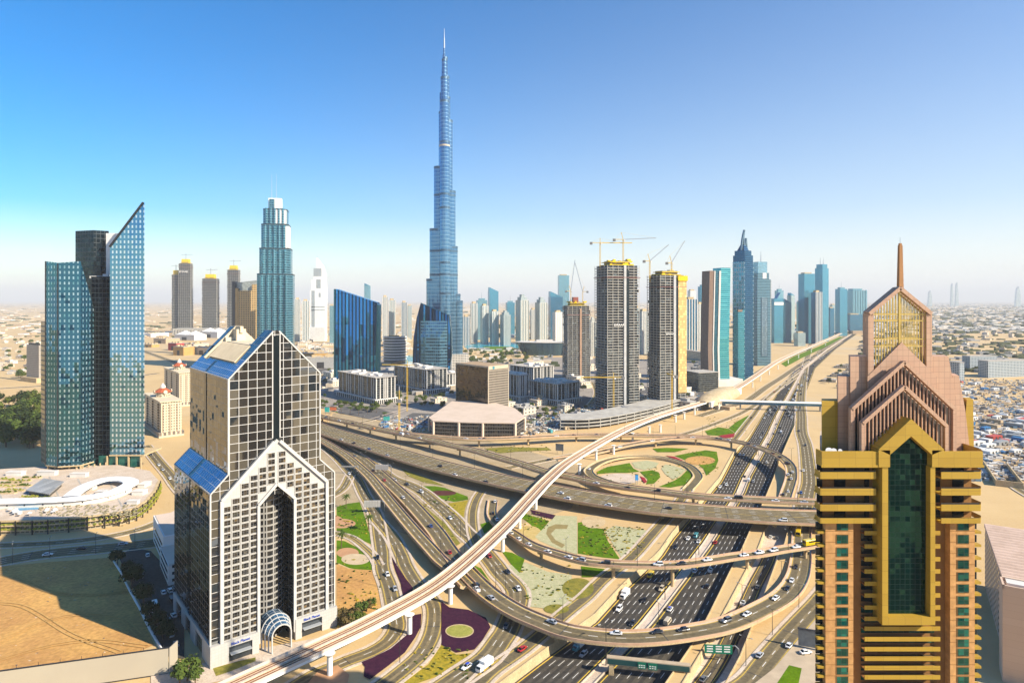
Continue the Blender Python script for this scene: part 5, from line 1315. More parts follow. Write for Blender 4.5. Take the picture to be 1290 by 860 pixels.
# ornate cream apartment houses with red roofs
def ornate(label, px, py, xl, xr, ytop, rot):
    t, Lr, Ll, h = corner('apartment_house', label, 'apartment house', px, py, xl, xr, ytop, rot)
    g = facade('cream_windows', (.10,.10,.09), (.58,.48,.34), 3.0, 3.3, .55, .45, metal=.2, rough=.2, tilt=.02)
    m = MB(); m.box(0, Lr, 0, Ll, 0, h); m.build('wall', g, t)
    for k in range(3):
        b = MB(); x = Lr*(.16+.34*k); b.box(x-1.6, x+1.6, -1.4, -.05, 3, h-3); b.build('bay', g, t)
        b = MB(); y = Ll*(.16+.34*k); b.box(-1.4, -.05, y-1.6, y+1.6, 3, h-3); b.build('bay', g, t)
    c = MB(); c.box(-1.6, Lr+1, -1.6, Ll+1, h, h+1); c.build('cornice', M_cream, t)
    cx, cy_ = Lr/2, Ll/2; r = min(Lr, Ll)*.42
    ring = lambda s, z: [(cx+s*r*math.cos(a), cy_+s*r*math.sin(a), z) for a in (2*math.pi*q/8+.39 for q in range(8))]
    m = MB(); m.loft([ring(.9, h+1), ring(.9, h+7)]); m.build('attic', g, t)
    m = MB(); m.loft([ring(1.15, h+7), ring(.35, h+12)]); m.build('roof', surf('red_tile', (.42,.11,.05), .8, c2=(.33,.08,.04), scale=.3), t)
    m = MB(); m.loft([ring(.35, h+12), ring(.32, h+14.5), ring(.05, h+18)]); m.build('cupola', M_wf, t)
    for s in range(4):
        a = math.pi/2*s + .1; b = MB(); X_, Y_ = cx+1.0*r*math.cos(a), cy_+1.0*r*math.sin(a); b.tube((X_-2*math.sin(a)*0, Y_, h+7.5), (X_+.8*math.cos(a), Y_+.8*math.sin(a), h+7.5), 2.4, n=10); b.build('dormer', M_cream, t)
    a = MB(); a.box(-3, Lr+2, -3, Ll+2, 0, 6); a.build('base_arcade', facade('arcade_arches', (.12,.10,.08), (.55,.44,.32), 5, 8, .4, .3, metal=0, rough=.6), t)
ornate('cream ornate apartment house with red roof, nearer of the two', 203, 551, 183, 229, 507, R(40))
ornate('cream ornate apartment house with red roof, farther of the two', 226, 512, 207, 246, 470, R(40))
t, Lr, Ll, h = corner('office_block', 'lone grey box tower in the sand left of the teal glass tower', 'office block', 49, 481.5, 33.5, 53, 435, R(60))
m = MB(); m.box(0, Lr, 0, Ll, 0, h); m.build('wall', facade('grey_grid', (.16,.15,.13), (.36,.32,.27), 3, 3.6, .4, .35, metal=.1, rough=.4), t); m = MB(); m.box(-8, Lr+8, -8, Ll+8, 0, 9); m.build('podium', M_conc, t); m = MB(); m.box(4, Lr-4, 4, Ll-4, h, h+4); m.build('roof_plant', M_dark, t)

# white low office by the car park
t, Lr, Ll, h = corner('office_block', 'low white office with dark slit windows beside the car park', 'office block', 212, 738, 189, 262, 706, R(36))
Ll = min(Ll, 95)
M_wb = surf('white_block', (.72,.70,.66), .6, c2=(.64,.62,.58), scale=.05)
m = MB(); m.box(0, 30, 0, Ll*.42, 0, h-3); m.box(2, 30, Ll*.42, Ll, 0, h+3); m.build('wall', M_wb, t)
m = MB(); m.box(.5, 29.5, .5, Ll*.4, h-3, h-2.6); m.box(3, 29, Ll*.44, Ll-1, h+3, h+3.3); m.build('roof', surf('pink_roof', (.62,.50,.40), .8, c2=(.54,.43,.33), scale=.05), t)
for lv in range(3):
    for y0, y1 in ((3, Ll*.38), (Ll*.48, Ll-6)):
        m = MB(); x0 = -.06 if y1 < Ll*.4 else 1.94; m.box(x0, x0+.03, y0, y1, 2.2+lv*4, 3.9+lv*4); m.build('window', M_glassdk, t)
    m = MB(); m.box(2, 28, -.06, -.03, 2.2+lv*4, 3.9+lv*4); m.build('window', M_glassdk, t)

# terraced podium with looping white roof at left
def podium():
    t = thing('terraced_podium', 'curved pale podium with planted terraces and a looping white roof', 'building', W(100, 668))
    B = Vector(t.location)
    front = [(-45,676),(0,674.5),(60,672.5),(110,668),(150,662.5),(172,656),(186,646),(197,632),(202,620)]
    back = [(190,606),(150,598),(60,600),(-45,606)]
    P = [W(*p) - B for p in front]; Q = [W(*p) - B for p in back]
    poly = [(p.x, p.y) for p in P + Q]
    cx = sum(p[0] for p in poly)/len(poly); cy_ = sum(p[1] for p in poly)/len(poly)
    sc = lambda f: [(cx+(x-cx)*f, cy_+(y-cy_)*f) for x, y in poly]
    m = MB(); m.prism(sc(.975), 0, 9.6); m.build('podium_wall', facade('podium_louvres', (.10,.09,.06), (.34,.29,.20), 3.2, 3.2, .25, .3, metal=.1, rough=.5), t)
    m = MB(); m.prism(sc(.982), 9.6, 10.1); m.build('roof_deck', M_pave, t)
    full = [Vector((p.x, p.y, 0)) for p in P]; fr = frames(full)
    for k, z in enumerate((2.6, 6.2, 9.4)):
        m = MB(); strip(m, full, fr, [(-.1-k*.3, z), (-1.6-k*.3, z), (-1.6-k*.3, z+1.0), (-.1-k*.3, z+1.0)] if False else [(.2, z), (.2, z+.9), (2.2, z+.9), (2.2, z)]); m.build('terrace_slab', M_conc, t)
        if k < 2:
            h = MB(); dn = dense(full, 3)
            for p in dn:
                for _ in range(3):
                    a = p + Vector((rnd.uniform(-.4,1), rnd.uniform(.2,1.6), 0)); s = rnd.uniform(.4,.9); h.box(a.x-s, a.x+s, a.y-s*.6, a.y+s*.6, z+.9, z+.9+rnd.uniform(.5,1.3))
            h.build('planting', surf('terrace_plants', (.34,.32,.05), .9, c2=(.16,.19,.03), scale=.3), t)['kind'] = 'stuff'
    for p in dense(full, 9): c = MB(); c.box(p.x-.35, p.x+.35, p.y-.2, p.y+.5, 0, 10.2); c.build('terrace_column', M_dark, t)
    # looping roof
    path = [W(a, b, 15) - B for a, b in ((-40,632),(0,630.5),(50,629),(105,626),(140,619.5),(160,611),(165,606),(155,602.5),(135,602.5),(113,609),(97,618),(88,625.5))]
    dn = dense(path, 4); fr = frames(dn); wd = 5.8
    m = MB(); strip(m, dn, fr, [(-wd, 0), (-wd, -.9), (wd, -.9), (wd, 0)]); m.build('loop_roof', facade('roof_sheet', (.74,.73,.71), (.60,.60,.59), 3, 3, .06, .06, metal=0, rough=.4, tilt=0), t)
    cut = [p for p in dn if p.x > -1e9][:int(len(dn)*.56)]; f2 = frames(cut)
    m = MB(); strip(m, cut, f2, [(-wd+1.8, -.9), (-wd+1.8, -5), (wd-2, -5), (wd-2, -.9)]); m.build('loop_wall', M_wf, t)
    m = MB()
    for i in range(4, len(cut)-2, 3):
        p = cut[i]; d_, n_ = f2[i]; a = p - n_*(wd-1.75) ; m.box(a.x-.5, a.x+.5, a.y-.12, a.y+.05, 11.8, 12.8)
    m.build('porthole', M_glassdk, t)
    pav = [W(a, b, 14) - B for a, b in ((33,617),(62,622),(81,606),(55,602))]
    m = MB(); m.prism([(p.x, p.y) for p in pav], 13.4, 14); m.build('pavilion_roof', facade('pavilion_sheet', (.40,.39,.36), (.24,.24,.23), 2.4, 60, .25, 0, metal=.3, rough=.4), t)
    m = MB(); c = [sum((p.x for p in pav))/4, sum((p.y for p in pav))/4]; m.prism([(c[0]+(p.x-c[0])*.85, c[1]+(p.y-c[1])*.85) for p in pav], 10.1, 13.4); m.build('pavilion_wall', G_off, t)
    for pts in (((17,643),(50,641),(46,636),(20,637)), ((34,628),(52,628),(55,624.5),(40,624))):
        q = [W(a, b, 10.2) - B for a, b in pts]; m = MB(); m.prism([(p.x, p.y) for p in q], 10.1, 10.3); m.build('pool', plain('pool_blue', (.01,.22,.42), .1), t)
    rg = random.Random(14)
    for k, (px, py, l) in enumerate(((6,613,9),(14,609,9),(24,606,10),(8,621,8),(18,618,8),(30,612,6),(36,627,7),(62,628,9),(72,630,8),(92,632,7),(6,604,8),(40,602,8))):
        p = W(px, py, 10.1) - B; m = MB(); m.box(p.x-l, p.x+l, p.y-2.2, p.y+2.2, 10.1, 10.9); pt_ = m.build('planter', M_conc, t)
        h = MB()
        for _ in range(16): a, b, s = rg.uniform(-l+.5, l-.5), rg.uniform(-1.6, 1.6), rg.uniform(.4, .9); h.box(p.x+a-s, p.x+a+s, p.y+b-s*.6, p.y+b+s*.6, 10.9, 10.9+rg.uniform(.4,1.4))
        h.build('planting', M_leaf2 if k % 2 else MATS['terrace_plants'], pt_)['kind'] = 'stuff'
    for px, py, w, d, h_ in ((112,616,10,6,3.2),(128,622,7,5,2.6),(176,622,9,7,3),(182,612,6,10,2.6),(168,634,8,4,2.4),(100,600,14,5,3),(60,598,16,5,3.4),(20,598,14,6,3)):
        p = W(px, py, 10.1) - B; m = MB(); m.box(p.x-w/2, p.x+w/2, p.y-d/2, p.y+d/2, 10.1, 10.1+h_); m.box(p.x-w/2-.3, p.x+w/2+.3, p.y-d/2-.3, p.y+d/2+.3, 10.1+h_, 10.5+h_); m.build('roof_hut', M_wf, t)
    for k in range(14):
        p = W(rg.uniform(4, 70), rg.uniform(644, 651), 10.1) - B; m = MB(); m.tube((p.x, p.y, 10.1), (p.x, p.y, 12.6), .08, n=5); m.loft([[(p.x+r*math.cos(a), p.y+r*math.sin(a), z) for a in (2*math.pi*q/8 for q in range(8))] for r, z in ((1.7,12.3),(.05,13.1))]); m.build('parasol', M_white, t)
    for k in range(5):
        a, b = W(-10+k*36, 600+(k%2)*3, 10.1) - B, W(10+k*36, 646 - k*2, 10.1) - B; m = MB(); m.bar((a.x, a.y, 10.16), (b.x, b.y, 10.16), 1.2, .1); m.build('roof_walkway', M_roofgrey, t)
    gr = MB(); rr = random.Random(4)
    for _ in range(260):
        a = W(rr.uniform(50,172), rr.uniform(636,650), 10.1) - B
        if a.y < -20: pass
        s = rr.uniform(.3,.7); gr.box(a.x-s, a.x+s, a.y-s, a.y+s, 10.1, 10.1+rr.uniform(.3,1))
    gr.build('terrace_furniture', surf('furniture', (.45,.38,.26), .8, c2=(.12,.12,.06), scale=2), t)['kind'] = 'stuff'
podium()

# pink hotel block bottom right
def pink_block():
    c = Vector((at(1263, 280), 280, 0)); t = thing('hotel_block', 'pink-beige block with gridded windows and a roof of parallel barrel vaults', 'building', c, R(-32))
    h = hz(741, 280); pk = facade('pink_panel', (.58,.42,.30), (.48,.33,.23), 9, 3.2, .012, .03, metal=0, rough=.8, glass2=(.60,.44,.32), tilt=0)
    L, Dp = 70, 112
    m = MB(); m.box(0, L, 0, 12, 0, h); m.box(3, L, 12, Dp, 0, h-5); m.build('wall', pk, t)
    wl_ = []
    m = MB()
    for k in range(16):
        for z in range(24): 
            pass
    grid = []
    for r in range(10):
        for k in range(16): grid.append((14 + k*6, h - 9.5 - r*3.15))
    for k in range(17): m.box(2.82, 2.98, 12.2 + k*6 - .9, 12.2 + k*6 + .9, 0, h-5.5)
    for r in range(10): m.box(2.82, 2.98, 12.2, Dp, h - 11.2 - r*3.15, h - 9.9 - r*3.15)
    m.build('window_grid', pk, t)
    limit_parts(grid, t, 'window', M_glassdk, lambda q, g: q.box(2.9, 2.97, g[0]-.6, g[0]+2.2, g[1]-.4, g[1]+1.6))
    for r in range(22):
        y = 13.5 + r*4.4; m = MB(); x1 = 22 + r*.4
        prof = [(y + 2.15*math.cos(a), h - 4.9 + 2.4*math.sin(a)) for a in (math.pi*q/8 for q in range(9))]
        for a0, a1 in ((2.2, 27), (40, L)):
            vs = [(a0, p[0], p[1]) for p in prof] + [(a1, p[0], p[1]) for p in prof]; n = len(prof)
            m.add(vs, [(i, i+1, n+i+1, n+i) for i in range(n-1)] + [tuple(range(n)), tuple(reversed(range(n, 2*n)))])
        m.build('roof_vault', surf('pink_vault', (.62,.46,.36), .8, c2=(.52,.38,.29), scale=.2), t)
    for k, (x, y, s) in enumerate(((30,34,6),(31,58,6),(30,80,5),(33,96,5),(30,20,4))):
        m = MB(); m.box(x, x+s, y, y+s*1.5, h-5, h-1.5); m.build('roof_plant', M_wf, t)
    m = MB(); rr = random.Random(3)
    for _ in range(30): x, y = rr.uniform(28,38), rr.uniform(14,108); s = rr.uniform(.5,1.4); m.box(x-s, x+s, y-s, y+s, h-5, h-5+rr.uniform(.6,1.8))
    m.build('roof_ducts', M_roofgrey, t)
    m = MB()
    for a, b, c_, d in ((0,L,0,.8),(0,L,10.5,12),(0,.8,0,12),(22,23,0,12),(44,45,0,12)): m.box(a, b, c_, d, h, h+1.6)
    m.build('roof_parapet', pk, t)
    m = MB(); m.box(2, 20, 5, 10.5, h+.02, h+1.2); m.build('skylight', M_wf, t)
pink_block()
# ------------------------------------------------------------------ station, bridges, signs
def station():
    a, b = W(883, 508, 12.5), W(926, 489.5, 12.5); c = (a + b)/2; d = b - a; ang = math.atan2(d.y, d.x); L = d.length*.46
    t = thing('railway_station', 'golden shell-roofed railway station straddling the viaduct', 'station', (c.x, c.y, 0), ang)
    shell = surf('gold_shell', (.52,.42,.27), .5, c2=(.44,.34,.2), scale=.05, fine=.3)
    rings = []
    for k in range(15):
        u = -1 + 2*k/14; r = max(.06, (1 - abs(u)**2.4))**.6; x = u*L
        top = 12 + 11*r; rings.append([(x + (8 if u < 0 else -4)*abs(u)*math.sin(th)*.6, -math.cos(th)*21*(.35+.65*r), top*math.sin(th)**.8*1.0 + 7*(1-math.sin(th)) if math.sin(th) > 0 else 7) for th in (math.pi*q/16 for q in range(17))])
    m = MB(); m.loft(rings, caps=False, closed=False); m.build('shell_roof', shell, t, True)
    m = MB(); m.box(-L*.8, L*.82, -14, 14, 6, 12); m.build('platform_hall', plain('station_glass', (.05,.10,.13), .1, .5), t)
    m = MB(); m.box(-L*.97, -L*.72, -13, -9, 6, 14); m.box(L*.7, L*.95, -14, 14, 6, 15); m.build('end_screen', M_white, t)
    m = MB()
    for k in range(6): x = -L*.75 + L*1.5*k/5; m.box(x-1, x+1, -9, -7, 0, 6); m.box(x-1, x+1, 7, 9, 0, 6)
    m.build('pier', M_conc, t)
station()
def footbridge(label, p0, p1, z, w, h, npier):
    a, b = W(*p0, z), W(*p1, z); d = b - a; ang = math.atan2(d.y, d.x); L = d.length
    t = thing('footbridge', label, 'footbridge', (a.x, a.y, 0), ang)
    m = MB(); m.box(0, L, -w/2, w/2, z-1.2, z); m.build('deck', plain('bridge_navy', (.04,.07,.10), .4), t)
    m = MB(); m.box(0, L, -w/2+.2, w/2-.2, z, z+h*.55); m.build('glazing', facade('bridge_glass', (.03,.12,.22), (.05,.08,.11), 3, 10, .12, 0, metal=.7, rough=.06, tilt=.05), t)
    m = MB(); m.loft([[(x, -w/2-.3, z+h*.55), (x, -w/2-.1, z+h*.8), (x, -w*.2, z+h), (x, w*.2, z+h), (x, w/2+.1, z+h*.8), (x, w/2+.3, z+h*.55)] for x in (0, L)]); m.build('roof', M_white, t)
    for k in range(npier):
        x = L*(k+.5)/npier; q = MB(); q.box(x-.9, x+.9, -1.3, 1.3, -.2, z-1.21); q.build('pier', plain('bridge_pier', (.16,.17,.18), .6), t)
footbridge('long enclosed footbridge with pale roof leading from the golden station over the highway', (896, 507), (1046, 511), 9, 6, 5, 6)
footbridge('far small footbridge over the highway near the horizon', (1066, 411), (1104, 411.5), 10, 10, 8, 4)
t = thing('railway_station', 'tiny far railway station shell beside the second footbridge', 'station', W(1060, 420.5), R(35))
m = MB(); m.loft([[(x, -20*r*math.cos(a), 9+14*r*math.sin(a)) for a in (math.pi*q/10 for q in range(11))] for x, r in ((-75,.2),(-55,.8),(0,1),(55,.8),(75,.2))], caps=False, closed=False); m.build('shell_roof', surf('grey_shell', (.45,.45,.44), .5), t)
m = MB(); m.box(-60, 60, -12, 12, 4, 9.5); m.build('platform_hall', M_glassdk, t)

M_sgn = plain('sign_green', (.005,.16,.09), .5)
M_back = surf('sign_back', (.52,.51,.49), .6, c2=(.44,.43,.42), scale=.5)
def gantry(label, pa, pb, z, top, signs, wide=2.6, base=-4.5, deep=2.2):
    a, b = W(*pa, z), W(*pb, z); d = b - a; ang = math.atan2(d.y, d.x); L = d.length
    t = thing('sign_gantry', label, 'gantry', (a.x, a.y, base), ang)
    m = MB(); m.box(-2, L+2, -wide/2, wide/2, top-deep-base, top-base); m.build('beam', surf('gantry_tan', (.46,.37,.26), .8, c2=(.40,.31,.21), scale=.3), t)
    for x in (0, L):
        m = MB(); m.box(x-1, x+1.2, -1.2, 1.2, 0, top-deep-base-.01); m.build('column', M_conc, t)
    m = MB(); m.box(-1.5, L+1.5, -wide/2-.25, -wide/2-.02, top-deep+.3-base, top-.4-base); m.build('sign_strip', plain('strip_teal', (.01,.06,.06), .5), t)
    for x0, x1 in signs:
        m = MB(); m.box(x0*L, x1*L, -wide/2-.45, -wide/2-.26, top-deep-base-.3, top-.3-base); s = m.build('sign_panel', M_sgn, t)
        q = MB()
        for r in range(2):
            for c in range(3): xx = x0*L + (x1-x0)*L*(.12+.28*c); q.box(xx, xx+(x1-x0)*L*.2, -wide/2-.5, -wide/2-.46, top-deep-base+.2+r*.9, top-deep-base+.6+r*.9)
        q.build('sign_text', M_line, s)
gantry('tan beam gantry with dark green sign strip over the near highway lanes', (770, 836), (864, 846), 0, 3.6, ((.36,.47),(.50,.62)), deep=3.0)
def cantilever(label, px, py, z, w, h, top, side=1, rz=0.0, back=False):
    c = W(px, py, z); t = thing('road_sign', label, 'road sign', (c.x, c.y, z), rz)
    m = MB(); m.box(-w/2, w/2, -.15, .15, top-h, top); p = m.build('sign_panel', M_back if back else M_sgn, t)
    if not back:
        q = MB()
        for r in range(3):
            for x in (-.42, -.1, .2): q.box(x*w, (x+.22)*w, -.2, -.16, top-h*.25-r*h*.28, top-h*.12-r*h*.28)
        q.build('sign_text', M_line, p)
    else:
        q = MB()
        for r in range(6): q.box(-w/2, w/2, -.25, -.16, top-h+h*r/6, top-h+h*r/6+.12)
        for r in range(7): q.box(-w/2+w*r/6-.06, -w/2+w*r/6+.06, -.3, -.26, top-h, top)
        q.build('sign_ribs', M_steel, p)
    m = MB(); x = side*(w/2 + 3)
    m.tube((x, .4, 0), (x, .4, top-2), .32); m.tube((x, .4, top-2), (x-side*1.6, .4, top-.4), .3); m.tube((x-side*1.6, .4, top-.4), (-side*w*.3, .4, top-h*.4), .24); m.build('post', M_steel, t)
cantilever('green direction sign on a bent post over the slip road', 905, 834, -4.5, 13, 4.2, 8.5, 1, R(-4))
cantilever('pale back of a road sign on a bent post below the long overpass', 481, 598, 0, 13, 5, 10, 1, R(-8), True)
cantilever('pale back of a road sign over the avenue left of the fast ramp', 439, 597, 0, 14, 1.6, 8, 1, R(-5), True)
cantilever('pale ribbed back of a road sign spanning the avenue beside the lawn', 469, 646, 0, 13, 5.2, 10, 1, R(3), True)
def board(label, px, py, z, w, h, up, rz, mat, cat='billboard'):
    c = W(px, py, z); t = thing('billboard', label, cat, (c.x, c.y, z), rz)
    m = MB(); m.box(-w/2, w/2, -.4, .4, up, up+h); m.build('panel', mat, t)
    for x in (-w*.35, w*.35):
        m = MB(); m.tube((x, .6, 0), (x, .6, up+h*.8), .28); m.build('post', M_steel, t)
    m = MB(); m.box(-w/2-.3, w/2+.3, -.55, .55, up+h, up+h+.3); m.build('frame', M_dark, t)
    return t
board('grey hoarding board behind the parked white car by the gold tower', 1020, 818, 0, 10, 8, 1.5, R(-20), surf('grey_board', (.17,.19,.20), .6, c2=(.12,.13,.14), scale=.4))
board('round teal advertising board above the flyover at its left end', 412, 524, 0, 7, 7, 6, R(-10), plain('ad_teal', (.02,.42,.38), .5))
board('orange advertising board beside the round teal board', 419.5, 521, 0, 10, 5, 5, R(-10), plain('ad_orange', (.55,.14,.05), .5))
board('teal board beside the flyover near the white tents', 487, 543, 0, 8, 5, 14, R(-5), plain('ad_teal2', (.05,.40,.35), .5))
board('blue sign in the middle of the loop garden', 802, 610, 0, 2.6, 5, 4, R(5), plain('ad_blue', (.02,.22,.55), .5))
board('grey highway screen beside the tilted slab under the railway', 705, 572, 0, 9, 7, 4, R(-25), plain('screen_grey', (.22,.21,.19), .6))
# roadside hoarding at bottom left
a, b = W(-30, 884), W(212, 848); d = b - a; t = thing('hoarding', 'long plain beige hoarding wall closing the sand lot at bottom left', 'hoarding', (a.x, a.y, 0), math.atan2(d.y, d.x)); L = d.length
m = MB(); m.box(0, L, -.3, .3, .5, 11.6); m.build('panel', surf('hoarding_beige', (.40,.36,.28), .7, c2=(.37,.33,.26), scale=.03), t)
m = MB(); m.box(-.2, L+.2, -.4, .4, 11.6, 11.9); m.build('top_rail', M_dark, t)
m = MB(); m.box(0, L, -.34, .34, 0, .5); m.build('base_rail', M_dark, t)
for k in range(9):
    m = MB(); x = 6+(L-8)*k/8; m.tube((x, .5, 0), (x, .5, 13), .09); m.build('post', M_dark, t)
a, b = W(212, 848), W(222, 838); d = b - a; t = thing('hoarding', 'short returned end of the beige hoarding next to the chrome tower', 'hoarding', (a.x+.5, a.y, 0), math.atan2(d.y, d.x))
m = MB(); m.box(0, d.length, -.2, .2, .4, 11.6); m.build('panel', surf('hoarding_beige', (.40,.36,.28)), t); m = MB(); m.box(0, d.length, -.3, .3, 0, .39); m.build('base_rail', M_dark, t)
# low wall between lot and car park
a = [W(*p) for p in ((143,708),(152,722),(163,745),(176,768),(188,793),(205,822))]; t = thing('garden_wall', 'low white wall between the sand lot and the shaded car park', 'wall', a[0])
m = MB(); fr = frames(a); strip(m, a, fr, [(-.3,0),(-.3,1.6),(.3,1.6),(.3,0)][::-1], Vector(t.location)); m.build('wall_panel', M_white, t)

# ------------------------------------------------------------------ street lamps
def make_lamp():
    t = thing('street_lamp', 'street lamp', 'street lamp')
    m = MB(); m.tube((0,0,0), (0,0,13), .17, .10, 6); m.build('pole', M_dark, t)
    for s in (-1, 1):
        m = MB(); m.bar((0,0,12.9), (s*2.2,0,13.4), .12); m.build('arm', M_dark, t)
        m = MB(); m.box(s*2.6-.5, s*2.6+.5, -.2, .2, 13.3, 13.5); m.build('lamp_head', plain('lamp_grey', (.35,.35,.34), .5), t)
    return t
LAMP = make_lamp(); lamps = []
RN = {'main':'the widest overpass','upper':'the descending upper flyover','north':'the level back flyover','ring':'the slow curved flyover','middle':'the narrow middle flyover','lower':'the lowest curved flyover','side':'the straight yellow-lined ramp','service':'the curving service road','avenue':'the avenue beside the chrome tower','front_right':'the frontage road by the golden tower','ramp_right':'the road below the golden tower','hw':'the highway median','blvd':'the boulevard beside the railway','city':'the road above the sand lot','slip':'the sunken slip road','branch':'the branch road around the purple beds','link':'the straight link road','loop':'the small garden loop'}
def lamp_row(key, off, n, u0=.03, u1=.97, sc=1.0):
    ps, w = ROADS[key]; fr = frames(ps)
    for k in range(n):
        i = int((u0 + (u1-u0)*k/max(1, n-1)) * (len(ps)-1)); p = ps[i] + fr[i][1]*off*(w/2+.25)
        lamps.append((key, p, math.atan2(fr[i][1].y, fr[i][1].x), sc))
lamp_row('main', -1, 13, .06, .9); lamp_row('upper', 1, 9, .1, .95); lamp_row('middle', -1, 7, .3, .85); lamp_row('lower', -1, 10, .2, .8); lamp_row('north', -1, 5, .3, .9)
lamp_row('ring', 1, 5, .3, .85); lamp_row('side', -1, 6, .1, .9); lamp_row('service', 1, 5, .15, .8); lamp_row('avenue', -1, 4, .2, .8); lamp_row('ramp_right', 1, 4, .2, .85); lamp_row('front_right', -1, 5, .2, .9); lamp_row('branch', -1, 3, .4, .9); lamp_row('city', -1, 4, .2, .8); lamp_row('blvd', 1, 8, .05, .7)
for y in (300, 366, 430, 700, 780, 880, 1000): lamps.append(('hw', Vector((xd(y), y, zf(y)+.25)), .5, 1.5))
seen = {}
lamps = [l for l in lamps if -60 < CX + F*l[1].x/l[1].y < 1350]
for key in RN:
    L = sorted([l for l in lamps if l[0] == key], key=lambda l: l[1].x / l[1].y)
    for k, (kk, p, rz, sc) in enumerate(L):
        pos = ['leftmost', 'second from the left', 'third from the left', 'fourth from the left', 'fifth from the left', 'sixth from the left', 'seventh from the left', 'eighth from the left', 'ninth from the left', 'tenth from the left', 'eleventh from the left', 'twelfth from the left', 'thirteenth from the left'][k]
        if k == len(L)-1 and k > 0: pos = 'rightmost'
        lb = f'dark lamp post on {RN[key]}, {pos}'
        if LAMP.get('placed'): dup(LAMP, p, rz, sc, lb, 'lamp posts along the roads')
        else:
            LAMP['placed'] = 1; LAMP.location = p; LAMP.rotation_euler = (0,0,rz); LAMP['label'] = lb; LAMP['group'] = 'lamp posts along the roads'
del LAMP['placed']

# ------------------------------------------------------------------ vehicles
PAINT = {'white': (.78,.78,.76), 'black': (.012,.012,.014), 'silver': (.42,.44,.46), 'grey': (.12,.13,.14), 'red': (.42,.015,.015), 'blue': (.02,.08,.28), 'yellow': (.72,.48,.01), 'brown': (.20,.10,.05), 'beige': (.55,.46,.32), 'orange': (.60,.20,.02), 'teal': (.05,.25,.30)}
def paint(c): return plain('paint_' + c, PAINT[c], .28, .1, coat=.6)
M_tyre = plain('tyre', (.02,.02,.02), .8); M_cwin = plain('car_glass', (.012,.016,.02), .06, .3)
M_hl = plain('headlight', (.8,.8,.75), .15); M_tl = plain('tail_light', (.35,.01,.01), .3)
def rr(x, w, z0, z1, r=.18):
    return [(x, -w+r, z0), (x, w-r, z0), (x, w, z0+r), (x, w, z1-r*1.3), (x, w-r, z1), (x, -w+r, z1), (x, -w, z1-r*1.3), (x, -w, z0+r)]
